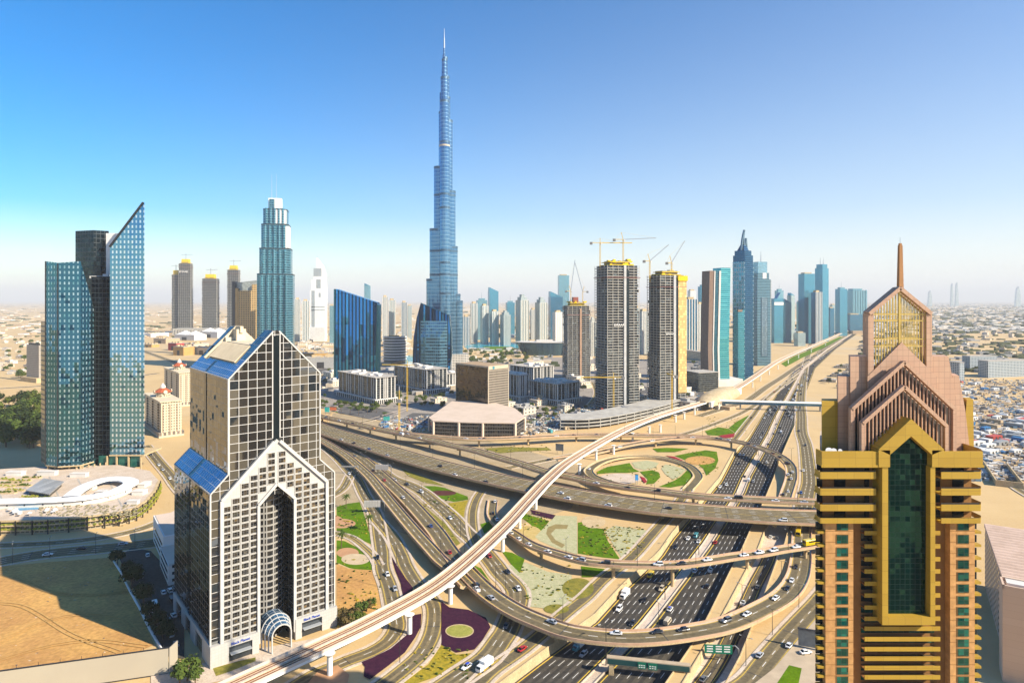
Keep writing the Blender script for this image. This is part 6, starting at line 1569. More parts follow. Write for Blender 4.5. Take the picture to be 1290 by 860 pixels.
def make_car(kind, c):
    """x is forward; sizes in metres"""
    nm = {'sedan':'saloon_car','suv':'off_roader','van':'van','bus':'bus','truck':'truck','pickup':'pickup_truck','taxi':'taxi'}[kind]
    t = thing(nm, 'x', {'sedan':'car','suv':'car','van':'van','bus':'bus','truck':'truck','pickup':'pickup','taxi':'taxi'}[kind])
    b = MB(); g = MB(); P = paint(c)
    if kind in ('sedan', 'taxi', 'suv', 'pickup'):
        L, wd, hb, hr = (2.3, .9, .92, 1.42) if kind in ('sedan','taxi') else (2.35, .95, 1.1, 1.78)
        b.loft([rr(-L, wd*.82, .45, hb*.88), rr(-L+.12, wd*.93, .32, hb*.97), rr(-L*.5, wd, .26, hb), rr(L*.42, wd, .26, hb), rr(L*.8, wd*.96, .28, hb*.88), rr(L-.1, wd*.86, .32, hb*.76), rr(L, wd*.76, .42, hb*.64)])
        x0, x1, x2, x3 = {'sedan':(-1.75,-1.15,.35,1.05),'taxi':(-1.75,-1.15,.35,1.05),'suv':(-2.25,-2.0,.35,.95),'pickup':(-.5,-.35,.6,1.15)}[kind]
        zt, wt = hr, wd*.74; lo = [(x0,-wd*.93,hb-.02),(x3,-wd*.93,hb-.02),(x3,wd*.93,hb-.02),(x0,wd*.93,hb-.02)]; hi = [(x1,-wt,zt),(x2,-wt,zt),(x2,wt,zt),(x1,wt,zt)]
        for nm2, q in (('side_window',[lo[0],lo[1],hi[1],hi[0]]),('windscreen',[lo[1],lo[2],hi[2],hi[1]]),('side_window',[lo[2],lo[3],hi[3],hi[2]]),('rear_window',[lo[3],lo[0],hi[0],hi[3]])):
            w = MB(); w.add(q, [(0,1,2,3)]); w.build(nm2, M_cwin, t)
        b.add([(p[0], p[1], p[2]+.005) for p in hi] + [(hi[0][0]+.08,-wt*.9,zt+.06),(hi[1][0]-.1,-wt*.9,zt+.06),(hi[2][0]-.1,wt*.9,zt+.06),(hi[3][0]+.08,wt*.9,zt+.06)], [(4,5,6,7),(0,1,5,4),(1,2,6,5),(2,3,7,6),(3,0,4,7)])
        for i in range(4): b.bar(lo[i], hi[i], .09)
        if kind == 'pickup': b.box(-2.2, -.6, -.9, -.8, hb, hb+.3); b.box(-2.2, -.6, .8, .9, hb, hb+.3); b.box(-2.25, -2.15, -.9, .9, hb, hb+.3)
        b.build('body', P, t)
        if kind == 'taxi':
            m = MB(); m.box(-1.1, .3, -.62, .62, zt+.065, zt+.11); m.build('coloured_roof', plain('taxi_blue', (.02,.06,.45), .4), t)
        for s in (-1, 1):
            m = MB(); m.box(L-.12, L+.01, s*wd*.62-.16, s*wd*.62+.16, hb*.60, hb*.72); m.build('headlight', M_hl, t)
            m = MB(); m.box(-L-.02, -L+.1, s*wd*.66-.14, s*wd*.66+.14, hb*.70, hb*.84); m.build('tail_light', M_tl, t)
        ax = (L*.62, -L*.6); r = .33 if kind in ('sedan','taxi') else .4
    else:
        L, wd, h = {'van':(2.6,1.0,2.2),'bus':(5.6,1.25,3.0),'truck':(3.6,1.15,2.5)}[kind]
        if kind == 'truck':
            b.loft([rr(1.5, wd, .5, 2.3), rr(3.2, wd, .5, 2.2), rr(3.6, wd*.95, .5, 1.5)]); b.build('cab', P, t)
            m = MB(); m.box(-3.6, 1.3, -1.2, 1.2, .9, 3.1); m.build('box_body', plain('box_white', (.74,.74,.72), .5), t)
            m = MB(); m.box(-3.5, 3.3, -.5, .5, .5, .89); m.build('chassis', M_dark, t)
            w = MB(); w.add([(3.62,-.95,1.5),(3.62,.95,1.5),(3.3,.95,2.2),(3.3,-.95,2.2)], [(0,1,2,3)]); w.build('windscreen', M_cwin, t)
        else:
            b.loft([rr(-L, wd*.96, .4, h*.97), rr(-L+.2, wd, .35, h), rr(L-.9, wd, .35, h), rr(L-.15, wd*.95, .4, h*.62), rr(L, wd*.9, .45, h*.5)] if kind == 'van' else [rr(-L, wd*.97, .4, h*.97), rr(-L+.2, wd, .35, h), rr(L-.3, wd, .35, h), rr(L, wd*.95, .4, h*.94)]); b.build('body', P, t)
            for s in (-1, 1):
                w = MB(); w.box(-L*.86, L*.66, s*(wd+.012)-.01, s*(wd+.012)+.01, h*.58, h*.84); w.build('side_window', M_cwin, t)
            w = MB()
            if kind == 'van': w.add([(L-.13,-wd*.85,h*.64),(L-.13,wd*.85,h*.64),(L-.84,wd*.85,h*.97),(L-.84,-wd*.85,h*.97)], [(0,1,2,3)])
            else: w.box(L-.02, L+.03, -wd*.85, wd*.85, h*.45, h*.88)
            w.build('windscreen', M_cwin, t)
            if kind == 'bus': m = MB(); m.box(-2, 1, -.7, .7, h, h+.25); m.build('roof_unit', P, t)
        ax = (L*.62, -L*.6); r = .45
    for x in ax:
        for s in (-1, 1):
            m = MB(); m.tube((x, s*wd*.98, r), (x, s*(wd*.98-.24), r), r, n=12); m.build('wheel', M_tyre, t)
    return t
CARS = {}; PLACED = []
SCALE = 1.3
def put(kind, c, p, hd, key, sc=SCALE):
    k = (kind, c)
    if k not in CARS: o = CARS[k] = make_car(kind, c); o.location = p; o.rotation_euler = (0,0,hd); o.scale = (sc,)*3
    else: o = dup(CARS[k], p, hd, sc)
    PLACED.append((o, kind, c, key)); return o
def car(px, py, key, c='white', kind='sedan', rev=False):
    if key in ('hwL', 'hwR'):
        p = Wh(px, py); d = Vector((xd(p.y+5)-xd(p.y-5), 10, 0)); z = zf(p.y) + .04
        p.z = z; rev = (key == 'hwL') != rev
    else:
        ps, w = ROADS[key]; fr = frames(ps); best = None
        for i, q in enumerate(ps):
            if q.y < 50: continue
            sx, sy = CX + F*q.x/q.y, HY + F*(H-q.z)/q.y; e = (sx-px)**2 + (sy-py)**2*2.2
            if best is None or e < best[0]: best = (e, i)
        i = best[1]; p = W(px, py + 1.2, ps[i].z + .05); d = fr[i][0]
        off = (p - ps[i]).dot(fr[i][1]); lim = w/2 - 1.9
        if abs(off) > lim: p = p - fr[i][1]*(off - math.copysign(lim, off)); 
        p.z = ps[i].z + .06
    hd = math.atan2(d.y, d.x) + (math.pi if rev else 0)
    put(kind, c, p, hd, key)
w_, k_, s_, g_ = 'white', 'black', 'silver', 'grey'
for a in [(600,737,'lower',k_,'suv'),(593.5,744,'lower',w_,'pickup'),(618.5,752.5,'lower',s_),(695,783,'lower',s_),(776,797.5,'lower',w_),(828,796,'lower',k_),(861,793,'lower',k_),(915,781.5,'lower',g_,'suv'),(941,773.5,'lower',w_),(977,753,'lower',w_),(992,741,'lower',k_),(997.5,731,'lower',w_),(1002.5,713.5,'lower',k_),(566,695,'lower','red'),(542.5,662,'lower','blue'),(508,626,'lower',w_),(484,604,'lower','red'),(470,592,'lower',k_),
 (567,652,'service',w_),(531,619,'service',w_,'suv'),(512.5,609.5,'service',k_),(497,604,'service',s_),(616.5,700,'service','red'),(639.5,720,'service',k_),(653,741,'service',w_),(637.5,788,'service',g_),(588,839.5,'service',w_,'taxi'),(613.5,842,'service',w_,'truck'),(447,574,'service',g_),(658,817,'link','red'),
 (643.5,670.5,'middle',w_),(653,678.5,'middle',w_),(666,685.5,'middle',w_),(689,695,'middle',w_),(716,702,'middle',w_),(732,705,'middle',s_,'suv'),(763,709,'middle',k_,'suv'),(829,710.5,'middle',w_,'suv'),(859,709.5,'middle',k_),(891,704.8,'middle',w_),(937,699,'middle',w_),(956.5,696,'middle',w_,'pickup'),(974.5,693,'middle',w_,'suv'),(1003,688.5,'middle',w_),(1024,684.5,'middle','yellow','bus'),(624.5,631,'middle',w_),(621,646,'middle',k_),(626,654,'middle',w_),
 (609,607,'main',k_),(706,620.5,'main',w_),(714,628,'main',w_,'suv'),(766,636.5,'main',w_,'suv'),(842,639.5,'main',k_),(569,598.5,'main',w_),(986.5,655,'main',w_,'suv'),(662,619,'main',g_),(445.5,557.5,'main',k_),(464.5,565,'main','blue'),(430,553,'main',w_),(554,586.5,'main',k_),(488,573,'main',s_),
 (747,610,'upper',w_),(789,615,'upper',k_),(828,618,'upper',k_,'suv'),(918,629,'upper',w_),(930,627,'upper',k_,'van'),(977,630.5,'upper',w_),(1013,632,'upper',s_),(425,529.5,'upper',w_),(442,533,'upper',k_),(468,539.5,'upper','orange','pickup'),(505,546.5,'upper',w_,'van'),(525,552,'upper',w_),(513,546,'upper',s_),(411,525,'upper',g_),
 (586,552.5,'north',w_),(604.5,553.3,'north',s_),(610,553.2,'north',k_),(656.5,551.5,'north',k_),(727,550.5,'north',k_),(753,549,'north',g_),(703,549.5,'north',w_),
 (694,579,'lane3',k_),(782,562.5,'ring',w_),(823,555,'ring',w_),(856,552,'ring',k_),(874,551.8,'ring',w_),(902,552.5,'ring',k_),(907,552.3,'ring',g_),(916,554,'ring',w_),(941,559,'ring',k_),(949,561.5,'ring',s_),(972,570.5,'ring','brown'),(981,575,'ring',k_),(985,582,'ring',k_),(993,583,'ring',k_),(998.5,594,'ring',w_),(992,597,'ring',w_),(997,602.5,'ring',w_),
 (742.4,590,'loop',w_),(970.8,676,'slip',w_),(978.5,677.5,'slip',g_),(954.5,739,'slip',g_),(936,760,'slip',w_,'pickup'),(886,855,'slip',g_),(985,622,'slip',k_),(993,619,'slip',w_),
 (1006.5,542,'front_right',k_),(1014.5,560,'front_right',k_),(1006,671,'front_right','yellow','bus'),(1009,620,'front_right','blue'),(1012,592,'front_right',w_),
 (471.5,702,'avenue',k_),(488,723,'avenue',w_),(440,596,'avenue',w_),(499,741,'avenue',s_),
 (819.5,726,'hwL','yellow','van'),(787,752,'hwL',w_,'truck'),(812,757,'hwL',k_),(780,768,'hwL',w_,'suv'),(797,786,'hwL',k_),(833.5,743,'hwL','beige','suv'),(729.5,816,'hwL','teal','truck'),(735,825,'hwL',s_),(851,690,'hwL',k_,'suv'),(867,679,'hwL',w_),(876.5,676.5,'hwL','teal','van'),(880,683,'hwL',w_),(907,614,'hwL',w_),(915,611,'hwL',w_),(931,585,'hwL',k_),(932,573,'hwL',w_),(937,573.5,'hwL',w_),(958,551.5,'hwL',s_),(961,546,'hwL',k_),(963,527,'hwL',w_),(975,514,'hwL',k_),
 (844,768,'hwR',w_,'taxi'),(841,785,'hwR','beige','van'),(875.5,720,'hwR',w_),(885,717,'hwR',g_),(895,719.5,'hwR',w_,'pickup'),(891,739,'hwR',k_),(901,684,'hwR','red'),(943,606,'hwR',w_,'van'),(949,607,'hwR',s_),(938,601,'hwR',k_),(956,582,'hwR',w_),(966,583,'hwR',w_),(968,560,'hwR',k_),(977,540,'hwR',w_),(974.5,547,'hwR',k_),(983,539,'hwR',k_),(984,545,'hwR',w_,'van'),(986,549,'hwR',k_),(978,535,'hwR',g_),(988,528,'hwR',k_),(994,524,'hwR',w_),(991,521,'hwR',k_),(1000,508,'hwR',s_),
 (1021,822,'ramp_right',w_),(957,825,'ramp_right',s_),(103,690.5,'city',k_),(155,684.5,'city',s_),(60,698,'city',w_),(200,585,'hill',w_),(190,572,'hill',k_),(205,591,'hill',s_),(214,602,'hill',w_)]:
    car(*a, **({'rev': True} if a[2] in ('middle', 'ring', 'service') else {}))
# the parked white car by the grey board, cars in the shaded car park
put('sedan', w_, W(1015, 822.5, .35), R(15), 'forecourt')
rp = random.Random(5)
for k, (px, py) in enumerate(((206,747),(214,745),(221,741),(217,757),(226,764),(184,765),(190,771),(195,763),(207,777),(212,783),(219,776),(178,727),(186,700),(216,800),(222,812))):
    put(('sedan','suv','sedan','van')[k % 4], (w_, w_, s_, k_, w_, g_)[k % 6], W(px, py, .14), R(125 + rp.uniform(-8, 8)), 'carpark')
# far traffic beyond the footbridge
rf = random.Random(9)
def far(key, n, y0, y1):
    for _ in range(n):
        Y = y0 + (y1-y0)*rf.random()**1.3; s = -1 if key == 'far_left' else 1; ln = rf.randrange(6)
        wdt = (xd(Y)-3.4-xl(Y)) if s < 0 else (xr(Y)-xd(Y)-3.4); x = xd(Y) + s*(5.5 + (wdt-4.5)*(ln+.5)/6)
        d = Vector((xd(Y+20)-xd(Y-20), 40, 0)); p = Vector((x, Y, zf(Y)+.05))
        put(('sedan','sedan','suv','van')[rf.randrange(4)], rf.choice((w_,k_,k_,g_,k_,g_,s_,w_,k_)), p, math.atan2(d.y, d.x) + (math.pi if s < 0 else 0), key, 1.35)
far('far_left', 52, 900, 2100); far('far_right', 66, 900, 2100)
ps, _ = ROADS['blvd']; fr = frames(ps)
for k in range(16):
    i = rf.randrange(len(ps)//8, len(ps)//2); p = ps[i] + fr[i][1]*rf.uniform(-4, 4); put('sedan', rf.choice((w_,k_,g_,s_)), p + Vector((0,0,.1)), math.atan2(fr[i][0].y, fr[i][0].x), 'far_blvd')
ps, _ = ROADS['exit']; fr = frames(ps)
for k in range(9):
    i = int(len(ps)*(.08 + .045*k)); put('sedan', (k_,g_,k_,'red',k_)[k % 5], ps[i] + Vector((0,0,.1)), math.atan2(fr[i][0].y, fr[i][0].x), 'queue')
RN.update(hwL='the left highway lanes', hwR='the right highway lanes', lane3='the lane under the railway', hill='the road beside the blade tower', carpark='the shaded car park', forecourt='the forecourt below the grey board', far_left='the far left carriageway beyond the footbridge', far_right='the far right carriageway beyond the footbridge', far_blvd='the boulevard beside the far railway', queue='the exit lane by the triangular lawn', loop='the circular loop ramp')
KW = {'sedan':'saloon car','suv':'off-roader','van':'van','bus':'bus','truck':'truck','pickup':'pickup truck','taxi':'taxi with blue roof'}
ORD = ['leftmost','second from the left','third from the left','fourth from the left','fifth from the left','sixth from the left','seventh from the left','eighth from the left','ninth from the left','tenth from the left','eleventh from the left','twelfth from the left']
bk = {}
for o, kind, c, key in PLACED: bk.setdefault((kind, c, key), []).append(o)
for (kind, c, key), L in bk.items():
    L.sort(key=lambda o: o.location.x / o.location.y)
    for k, o in enumerate(L):
        prep = 'in' if key == 'carpark' else 'on'
        lb = f'{c} {KW[kind]} {prep} {RN[key]}'
        if len(L) > 1 and not key.startswith('far'): lb += f', {ORD[k] if k < len(L)-1 or k > 11 else "rightmost"}'
        o['label'] = lb; o['group'] = f'vehicles {prep} {RN[key]}' if not key.startswith('far') else f'{c} {KW[kind]}s far away {prep} {RN[key]}'
# ------------------------------------------------------------------ trees, low city, clutter, far sprawl, haze
def make_tree(label, lm, seed, hgt=7.5, rad=3.6, n=520, leaf=.55):
    q = random.Random(seed); t = thing('tree', label, 'tree')
    m = MB(); m.tube((0,0,0), (.15,.05,hgt*.45), .28, .16, 7)
    br = []
    for k in range(7):
        a = 2.4*k; e = Vector((math.cos(a)*rad*.55, math.sin(a)*rad*.55, hgt*(.55+.05*(k%4)))); m.tube((.1,.03,hgt*(.3+.02*k)), e, .11, .04, 5); br.append(e)
    m.build('trunk', M_bark, t)
    cl = br + [Vector((q.uniform(-.5,.5)*rad, q.uniform(-.5,.5)*rad, hgt*q.uniform(.6,.9))) for _ in range(7)]
    for part, (mt, cnt) in enumerate(((lm, n),)):
        c = MB()
        for _ in range(cnt):
            b = q.choice(cl); r = rad*.42*q.random()**.4; d = Vector((q.gauss(0,1), q.gauss(0,1), q.gauss(0,.75))).normalized()
            p = b + d*r; s = leaf*q.uniform(.6,1.3); nrm = (d + Vector((q.uniform(-.6,.6), q.uniform(-.6,.6), q.uniform(0,.9)))).normalized()
            u = nrm.orthogonal().normalized()*s; v = nrm.cross(u).normalized()*s*.7
            c.add([p-u, p-v, p+u, p+v], [(0,1,2,3)])
        c.build('crown', mt, t)
    return t
TREES = []
def grow(proto, px, py, sc, rz, label, group, z=0):
    loc = W(px, py, z)
    if not proto.get('used'):
        proto['used'] = 1; proto.location = loc; proto.rotation_euler = (0,0,rz); proto.scale = (sc,)*3; proto['label'] = label; proto['group'] = group
    else: dup(proto, loc, rz, sc, label, group); 
T1 = make_tree('a', M_leaf, 1); T2 = make_tree('b', M_leaf2, 2, 6.5, 3.8); T3 = make_tree('c', surf('leaf_dark', (.022,.035,.012), .85, c2=(.035,.05,.014), scale=.6), 3, 8, 4.2, 620)
T4 = make_tree('d', surf('leaf_dry', (.12,.085,.035), .9, c2=(.08,.065,.02), scale=.6), 4, 6, 3.6)
rt = random.Random(21)
for k, (px, py, s) in enumerate(((148,712,1.25),(160,722,1.0),(166,741,1.75),(181,762,1.6),(190,780,1.2),(196,795,1.3),(205,805,1.25),(213,806,1.0),(168,733,1.1))):
    grow(T3, px, py, s, rt.uniform(0,6), f"dark shady tree beside the low white wall, {ORD[k] if k < 8 else 'rightmost'}", 'trees between the sand lot and the car park')
for k, (px, py, s) in enumerate(((236,858,1.5),(226,862,1.2),(246,862,1.1))): grow(T1, px, py, s, rt.uniform(0,6), f"sunlit bush-like tree at the end of the beige hoarding, {('middle','leftmost','rightmost')[k]} one", 'trees by the hoarding end')
for k, (px, py, s, T) in enumerate(((430,783,1.2,T4),(437,790,1.3,T4),(447,780,1.1,T4),(455,775,1.1,T1),(445,788,1.0,T1),(462,770,.9,T4),(452,786,1.0,T2),(468,766,.8,T1))):
    grow(T, px, py, s, rt.uniform(0,6), f"{'dry brown' if T is T4 else 'green'} tree between chrome tower and railway, {ORD[k]} along the clump", 'clump of trees right of the chrome tower')
for k in range(52):
    px = rt.uniform(-8, 54); py = 507 + rt.random()**.8*58
    grow(rt.choice((T1,T2,T3)), px, py, rt.uniform(2.2,3.6), rt.uniform(0,6), 'tree in the dense green park left of the teal glass tower', 'park trees at the far left')
for k in range(44):
    px = rt.uniform(575, 668); py = rt.uniform(443, 462) + (px-620)*.06
    grow(rt.choice((T1,T2)), px, py, rt.uniform(1.5,2.4), rt.uniform(0,6), 'tree in the green park between the lake and the brown cube', 'park trees before the lake')
for k in range(34):
    px = rt.uniform(404, 476); py = 514 + (px-404)*.07 + rt.uniform(-7, 2)
    grow(rt.choice((T1,T2,T2)), px, py, rt.uniform(.8,1.3), rt.uniform(0,6), 'small tree on the landscaped edge below the white-framed offices', 'trees on the office edge')
for k in range(26):
    px = rt.uniform(476, 560); py = rt.uniform(500, 513)
    grow(rt.choice((T1,T2)), px, py, rt.uniform(.7,1.2), rt.uniform(0,6), 'small tree in the planting between the two white-framed offices', 'trees between the offices')
for k in range(20):
    px = rt.uniform(668, 745); py = rt.uniform(512, 528)
    grow(rt.choice((T1,T2,T3)), px, py, rt.uniform(.7,1.2), rt.uniform(0,6), 'small tree in the yard below the office right of the brown cube', 'trees in the office yard')
for k in range(18):
    px = rt.uniform(5, 50); py = rt.uniform(425, 478)
    grow(rt.choice((T1,T2)), px, py, rt.uniform(1.6,2.6), rt.uniform(0,6), 'scattered tree among the sandy villas at far left', 'trees among the villas')
for T in (T1, T2, T3, T4): del T['used']

# palms
def make_palm():
    q = random.Random(31); t = thing('palm_tree', 'x', 'palm'); m = MB()
    m.tube((0,0,0), (.2,.1,4.5), .26, .2, 7); m.tube((.2,.1,4.5), (.35,.1,8.2), .2, .17, 7); m.build('trunk', M_bark, t); c = MB()
    for k in range(22):
        a = 2.4*k; up = .9 - .055*k; p = Vector((.35,.1,8.2)); pv_ = None; d = Vector((math.cos(a), math.sin(a), up)).normalized(); sd = Vector((-math.sin(a), math.cos(a), 0))
        for s_ in range(6):
            wd = .42*(1 - abs(s_-2)/5.5); cur = [p - sd*wd - Vector((0,0,wd*.35)), p + Vector((0,0,.05)), p + sd*wd - Vector((0,0,wd*.35))]
            if pv_: c.add(pv_ + cur, [(0,1,4,3),(1,2,5,4)])
            pv_ = cur; p = p + d*.72; d = (d + Vector((0,0,-.27))).normalized()
    c.build('crown', M_leaf, t); return t
PALM = make_palm()
for k, (px, py) in enumerate(((484,529),(430,519),(441,522),(452,523),(463,521),(474,520),(512,508),(524,507),(536,506),(548,506),(560,541),(666,541),(672,538),(690,537),(655,536),(436,640),(430,690),(464,668))):
    grow(PALM, px, py, 1.25, rt.uniform(0,6), ('palm tree on the planted edge of the offices behind the flyovers' if k < 15 else 'palm tree on the lawn right of the chrome tower'), 'palms by the offices' if k < 15 else 'palms on the lawn')
del PALM['used']
# -- low buildings
HM = [surf('house_cream', (.60,.50,.37), .85, c2=(.50,.41,.29), scale=.3), surf('house_white', (.68,.66,.62), .8, c2=(.58,.56,.52), scale=.3), surf('house_tan', (.46,.34,.22), .85, c2=(.38,.28,.18), scale=.3), surf('house_grey', (.34,.34,.33), .85, c2=(.26,.26,.26), scale=.3), surf('house_rose', (.50,.22,.16), .85, c2=(.42,.18,.12), scale=.3)]
HW = facade('house_openings', (.06,.07,.08), (.58,.50,.39), 3.2, 3.4, .6, .55, metal=.2, rough=.3, tilt=0)
def make_house(seed, lab):
    q = random.Random(seed); m = MB(); w, d, h = q.uniform(10,17), q.uniform(9,15), q.uniform(5,10)
    m.box(-w/2, w/2, -d/2, d/2, 0, h, 0); m.box(-w/2-.2, w/2+.2, -d/2-.2, d/2+.2, h, h+.8, 1); m.box(-w/2+.3, w/2-.3, -d/2+.3, d/2-.3, h+.8, h+.85, 2)
    a, b = q.uniform(-.3,.1)*w, q.uniform(-.3,.1)*d; m.box(a, a+w*.35, b, b+d*.35, h+.85, h+3.4, 1)
    for k in range(3): a, b = q.uniform(-.4,.35)*w, q.uniform(-.4,.35)*d; m.box(a, a+1.4, b, b+1.4, h+.85, h+2, 2)
    m.box(-w*.75, -w/2-.21, -d*.3, d*.3, 0, h*.5, 1)
    return tag(m.build('house', [HW, HM[seed % 4], M_roofgrey]), lab, 'house')
HOUSES = [make_house(k, 'x') for k in range(8)]; used = set()
def house(loc, rz, sc, label, group, k=None):
    k = rt.randrange(8) if k is None else k
    if k not in used: o = HOUSES[k]; used.add(k)
    else: o = HOUSES[k].copy(); COL.objects.link(o)
    o.location = loc; o.rotation_euler = (0,0,rz); o.scale = (sc[0], sc[1], sc[2]); o['label'] = label; o['category'] = 'house'; o['group'] = group
for k in range(112):
    py = 402 + 68*rt.random()**1.3; px = rt.uniform(1090, 1330)
    if px < 1110 + (470-py)*0 - 0: continue
    s = rt.uniform(.9,1.5)
    house(W(px, py), R(32) + rt.choice((0, R(90))) + rt.uniform(-.1,.1), (s, s*rt.uniform(.8,1.5), rt.uniform(.7,1.3)), 'low flat-roofed house in the hazy quarter right of the golden tower', 'houses right of the golden tower')
for k in range(36):
    px, py = rt.uniform(-10, 55), rt.uniform(408, 472); s = rt.uniform(.9,1.5)
    house(W(px, py), rt.uniform(0,3), (s*1.4, s, .8), 'low sandy villa in the plain at far left', 'villas at far left')
for k in range(28):
    px, py = rt.uniform(372, 420), rt.uniform(412, 446); s = rt.uniform(1.2,2.4)
    house(W(px, py), R(20)+rt.choice((0,R(90))), (s, s*1.2, rt.uniform(.8,1.4)), 'low pale building in the quarter left of the blue striped slab', 'low buildings left of the blue slab')
for k in range(32):
    px, py = rt.uniform(478, 528), rt.uniform(404, 440); s = rt.uniform(1.2,2.2)
    house(W(px, py), R(20)+rt.choice((0,R(90))), (s, s*1.2, rt.uniform(.9,1.8)), 'beige low house in the old-style quarter beyond the grey drum', 'low houses beyond the grey drum')
# shopping mall blocks behind the ornate houses
MALLC = [('cream', HM[0]), ('white', HM[1]), ('tan', HM[2]), ('red', surf('mall_red', (.40,.05,.05), .8)), ('ochre', surf('mall_ochre', (.50,.30,.10), .8)), ('grey', HM[3])]
for k, (px, py, w, d, h, c, what) in enumerate(((196,424,60,90,16,1,'long white mall hall nearest the blade tower'),(210,432,70,60,18,2,'tan mall hall with roof vents'),(222,441,40,30,24,3,'red block at the mall entrance'),(232,447,46,40,26,4,'ochre mall block with arched doorway'),(246,440,60,60,20,0,'cream mall hall with flat roof'),(262,446,70,50,22,0,'cream mall hall nearest the gabled tower'),(240,428,120,60,22,1,'white tent-roofed mall hall'),(270,425,110,60,26,1,'white tent-roofed mall hall, right one'),(190,437,50,30,10,4,'low ochre mall wing'),(284,452,80,40,20,2,'tan mall wing behind the gabled tower'),(392,452,90,60,18,4,'low sandy shed left of the blue slab'),(404,463,70,40,26,5,'grey curved hall left of the blue slab'))):
    c0 = W(px, py); t = thing('mall_hall', what, 'building', (c0.x, c0.y, 0), R(-25 if k < 10 else 15)); mt = MALLC[c][1]
    m = MB(); m.box(-w/2, w/2, -d/2, d/2, 0, h); m.build('wall', mt, t)
    m = MB(); m.box(-w/2-.5, w/2+.5, -d/2-.5, d/2+.5, h, h+1.2); m.build('roof', M_roofgrey if c != 1 else M_white, t)
    m = MB()
    for _ in range(14): a, b = rt.uniform(-.42,.36)*w, rt.uniform(-.42,.36)*d; m.box(a, a+rt.uniform(3,9), b, b+rt.uniform(3,8), h+1.2, h+rt.uniform(2.4,6))
    m.build('roof_plant', M_conc, t)
    m = MB(); m.box(-w*.12, w*.12, -d/2-.3, -d/2-.05, 0, h*.6); m.build('doorway', M_dark, t)
    if 'tent' in what:
        m = MB()
        for s in (-.25, .25): m.loft([[(s*w+a*w*.22*r, b*d*.45*r, z) for a, b in ((-1,-1),(1,-1),(1,1),(-1,1))] for r, z in ((1,h+1.3),(.5,h+9),(.05,h+17))])
        m.build('tent_roof', M_white, t)
# apartment blocks right, near
for lb, px, py, xl_, xr_, yt, rt_ in (('hazy blue-grey apartment block with many balconies right of the golden tower', 1245, 476, 1232, 1296, 455, R(15)), ('hazy grey apartment block touching the right edge of the golden roof', 1209, 480, 1193, 1215, 457, R(15)), ('long hazy apartment block behind the blue-grey balcony block', 1222, 466, 1212, 1256, 449, R(10))):
    t, Lr, Ll, h = corner('apartment_block', lb, 'apartment block', px, py, xl_, xr_, yt, rt_)
    Ll = min(Ll, 130); m = MB(); m.box(0, Lr, 0, Ll, 0, h); m.build('wall', facade('balcony_blocks', (.05,.09,.13), (.36,.40,.42), 4.2, 3.4, .4, .4, metal=.4, rough=.2), t); m = MB(); m.box(-.5, Lr+.5, -.5, Ll+.5, h, h+1.2); m.build('roof', M_roofgrey, t)
# streets, paved yards, low sheds and street trees of the office quarter
M_pv = surf('city_paving', (.34,.30,.25), .9, c2=(.25,.22,.19), scale=.02, fine=.3)
M_park = surf('parking_asphalt', (.10,.10,.10), .9, c2=(.14,.13,.12), scale=.05, fine=.3)
patch('paved_quarter', [(380,470),(420,455),(500,452),(570,455),(700,450),(880,455),(905,478),(870,503),(830,520),(770,536),(700,543),(660,538),(600,520),(545,540),(480,530),(430,520),(380,508)], M_pv)
for q in ([(425,520),(470,529),(500,522),(470,512),(430,512)], [(500,530),(545,541),(545,530),(560,522),(520,520)], [(662,530),(700,540),(735,534),(700,521),(668,520)], [(735,498),(755,505),(752,522),(735,528),(705,520)], [(800,480),(815,488),(815,505),(805,512),(800,500)], [(862,495),(882,490),(892,500),(880,506),(862,508)], [(382,470),(416,462),(420,490),(382,500)], [(600,508),(640,512),(660,520),(640,522),(600,516)]):
    patch('parking_lot', q, M_park)
road('quarter_street', [(395,456),(430,462),(480,470),(520,478),(570,486),(620,494),(668,503),(700,514),(730,530)], 13, 3, wm='quarter')
road('quarter_street', [(560,452),(600,462),(650,470),(700,474),(748,482),(800,478),(860,470),(900,476)], 13, 3, wm='quarter2')
road('quarter_street', [(748,482),(752,496),(742,512),(720,532)], 11, 2, wm='quarter3')
rq = random.Random(77)
def clear(px, py): return not (400 < px < 566 and 458 < py < 512 and rq.random() < .9)
n = 0
while n < 56:
    px, py = rq.uniform(380, 905), rq.uniform(448, 532)
    if py > 500 + (px-380)*.08 and px < 640: continue
    s = rq.uniform(.8, 2.2); n += 1
    house(W(px, py), R(42) + rq.choice((0, R(90))), (s*rq.uniform(1,1.8), s, rq.uniform(.5,1.6)), 'low flat building or shed between the towers of the office quarter', 'low buildings of the office quarter')
for T in (T1, T2, T3): T['used'] = 1
n = 0
while n < 66:
    px, py = rq.uniform(380, 900), rq.uniform(446, 534)
    if py > 505 + (px-380)*.09 and px < 640 or py > 545-(px-650)*.2 and px > 700: continue
    n += 1; grow(rq.choice((T1,T2,T2,T3)), px, py, rq.uniform(.9,1.7), rq.uniform(0,6), 'street tree among the offices behind the flyovers', 'street trees of the office quarter')
for k in range(44):
    px = 1046 + (480-(py := rq.uniform(420, 492)))*.75 + rq.uniform(0, 50)
    s = rq.uniform(.8,1.5)
    if k < 32: house(W(px, py), R(-32) + rq.uniform(-.1,.1), (s, s*1.3, rq.uniform(.6,1.1)), 'low building in the strip between the highway and the golden tower', 'low buildings right of the highway')
    else: grow(rq.choice((T1,T3)), px, py, 1.4, rq.uniform(0,6), 'tree in the strip right of the highway', 'trees right of the highway')
for T in (T1, T2, T3): del T['used']
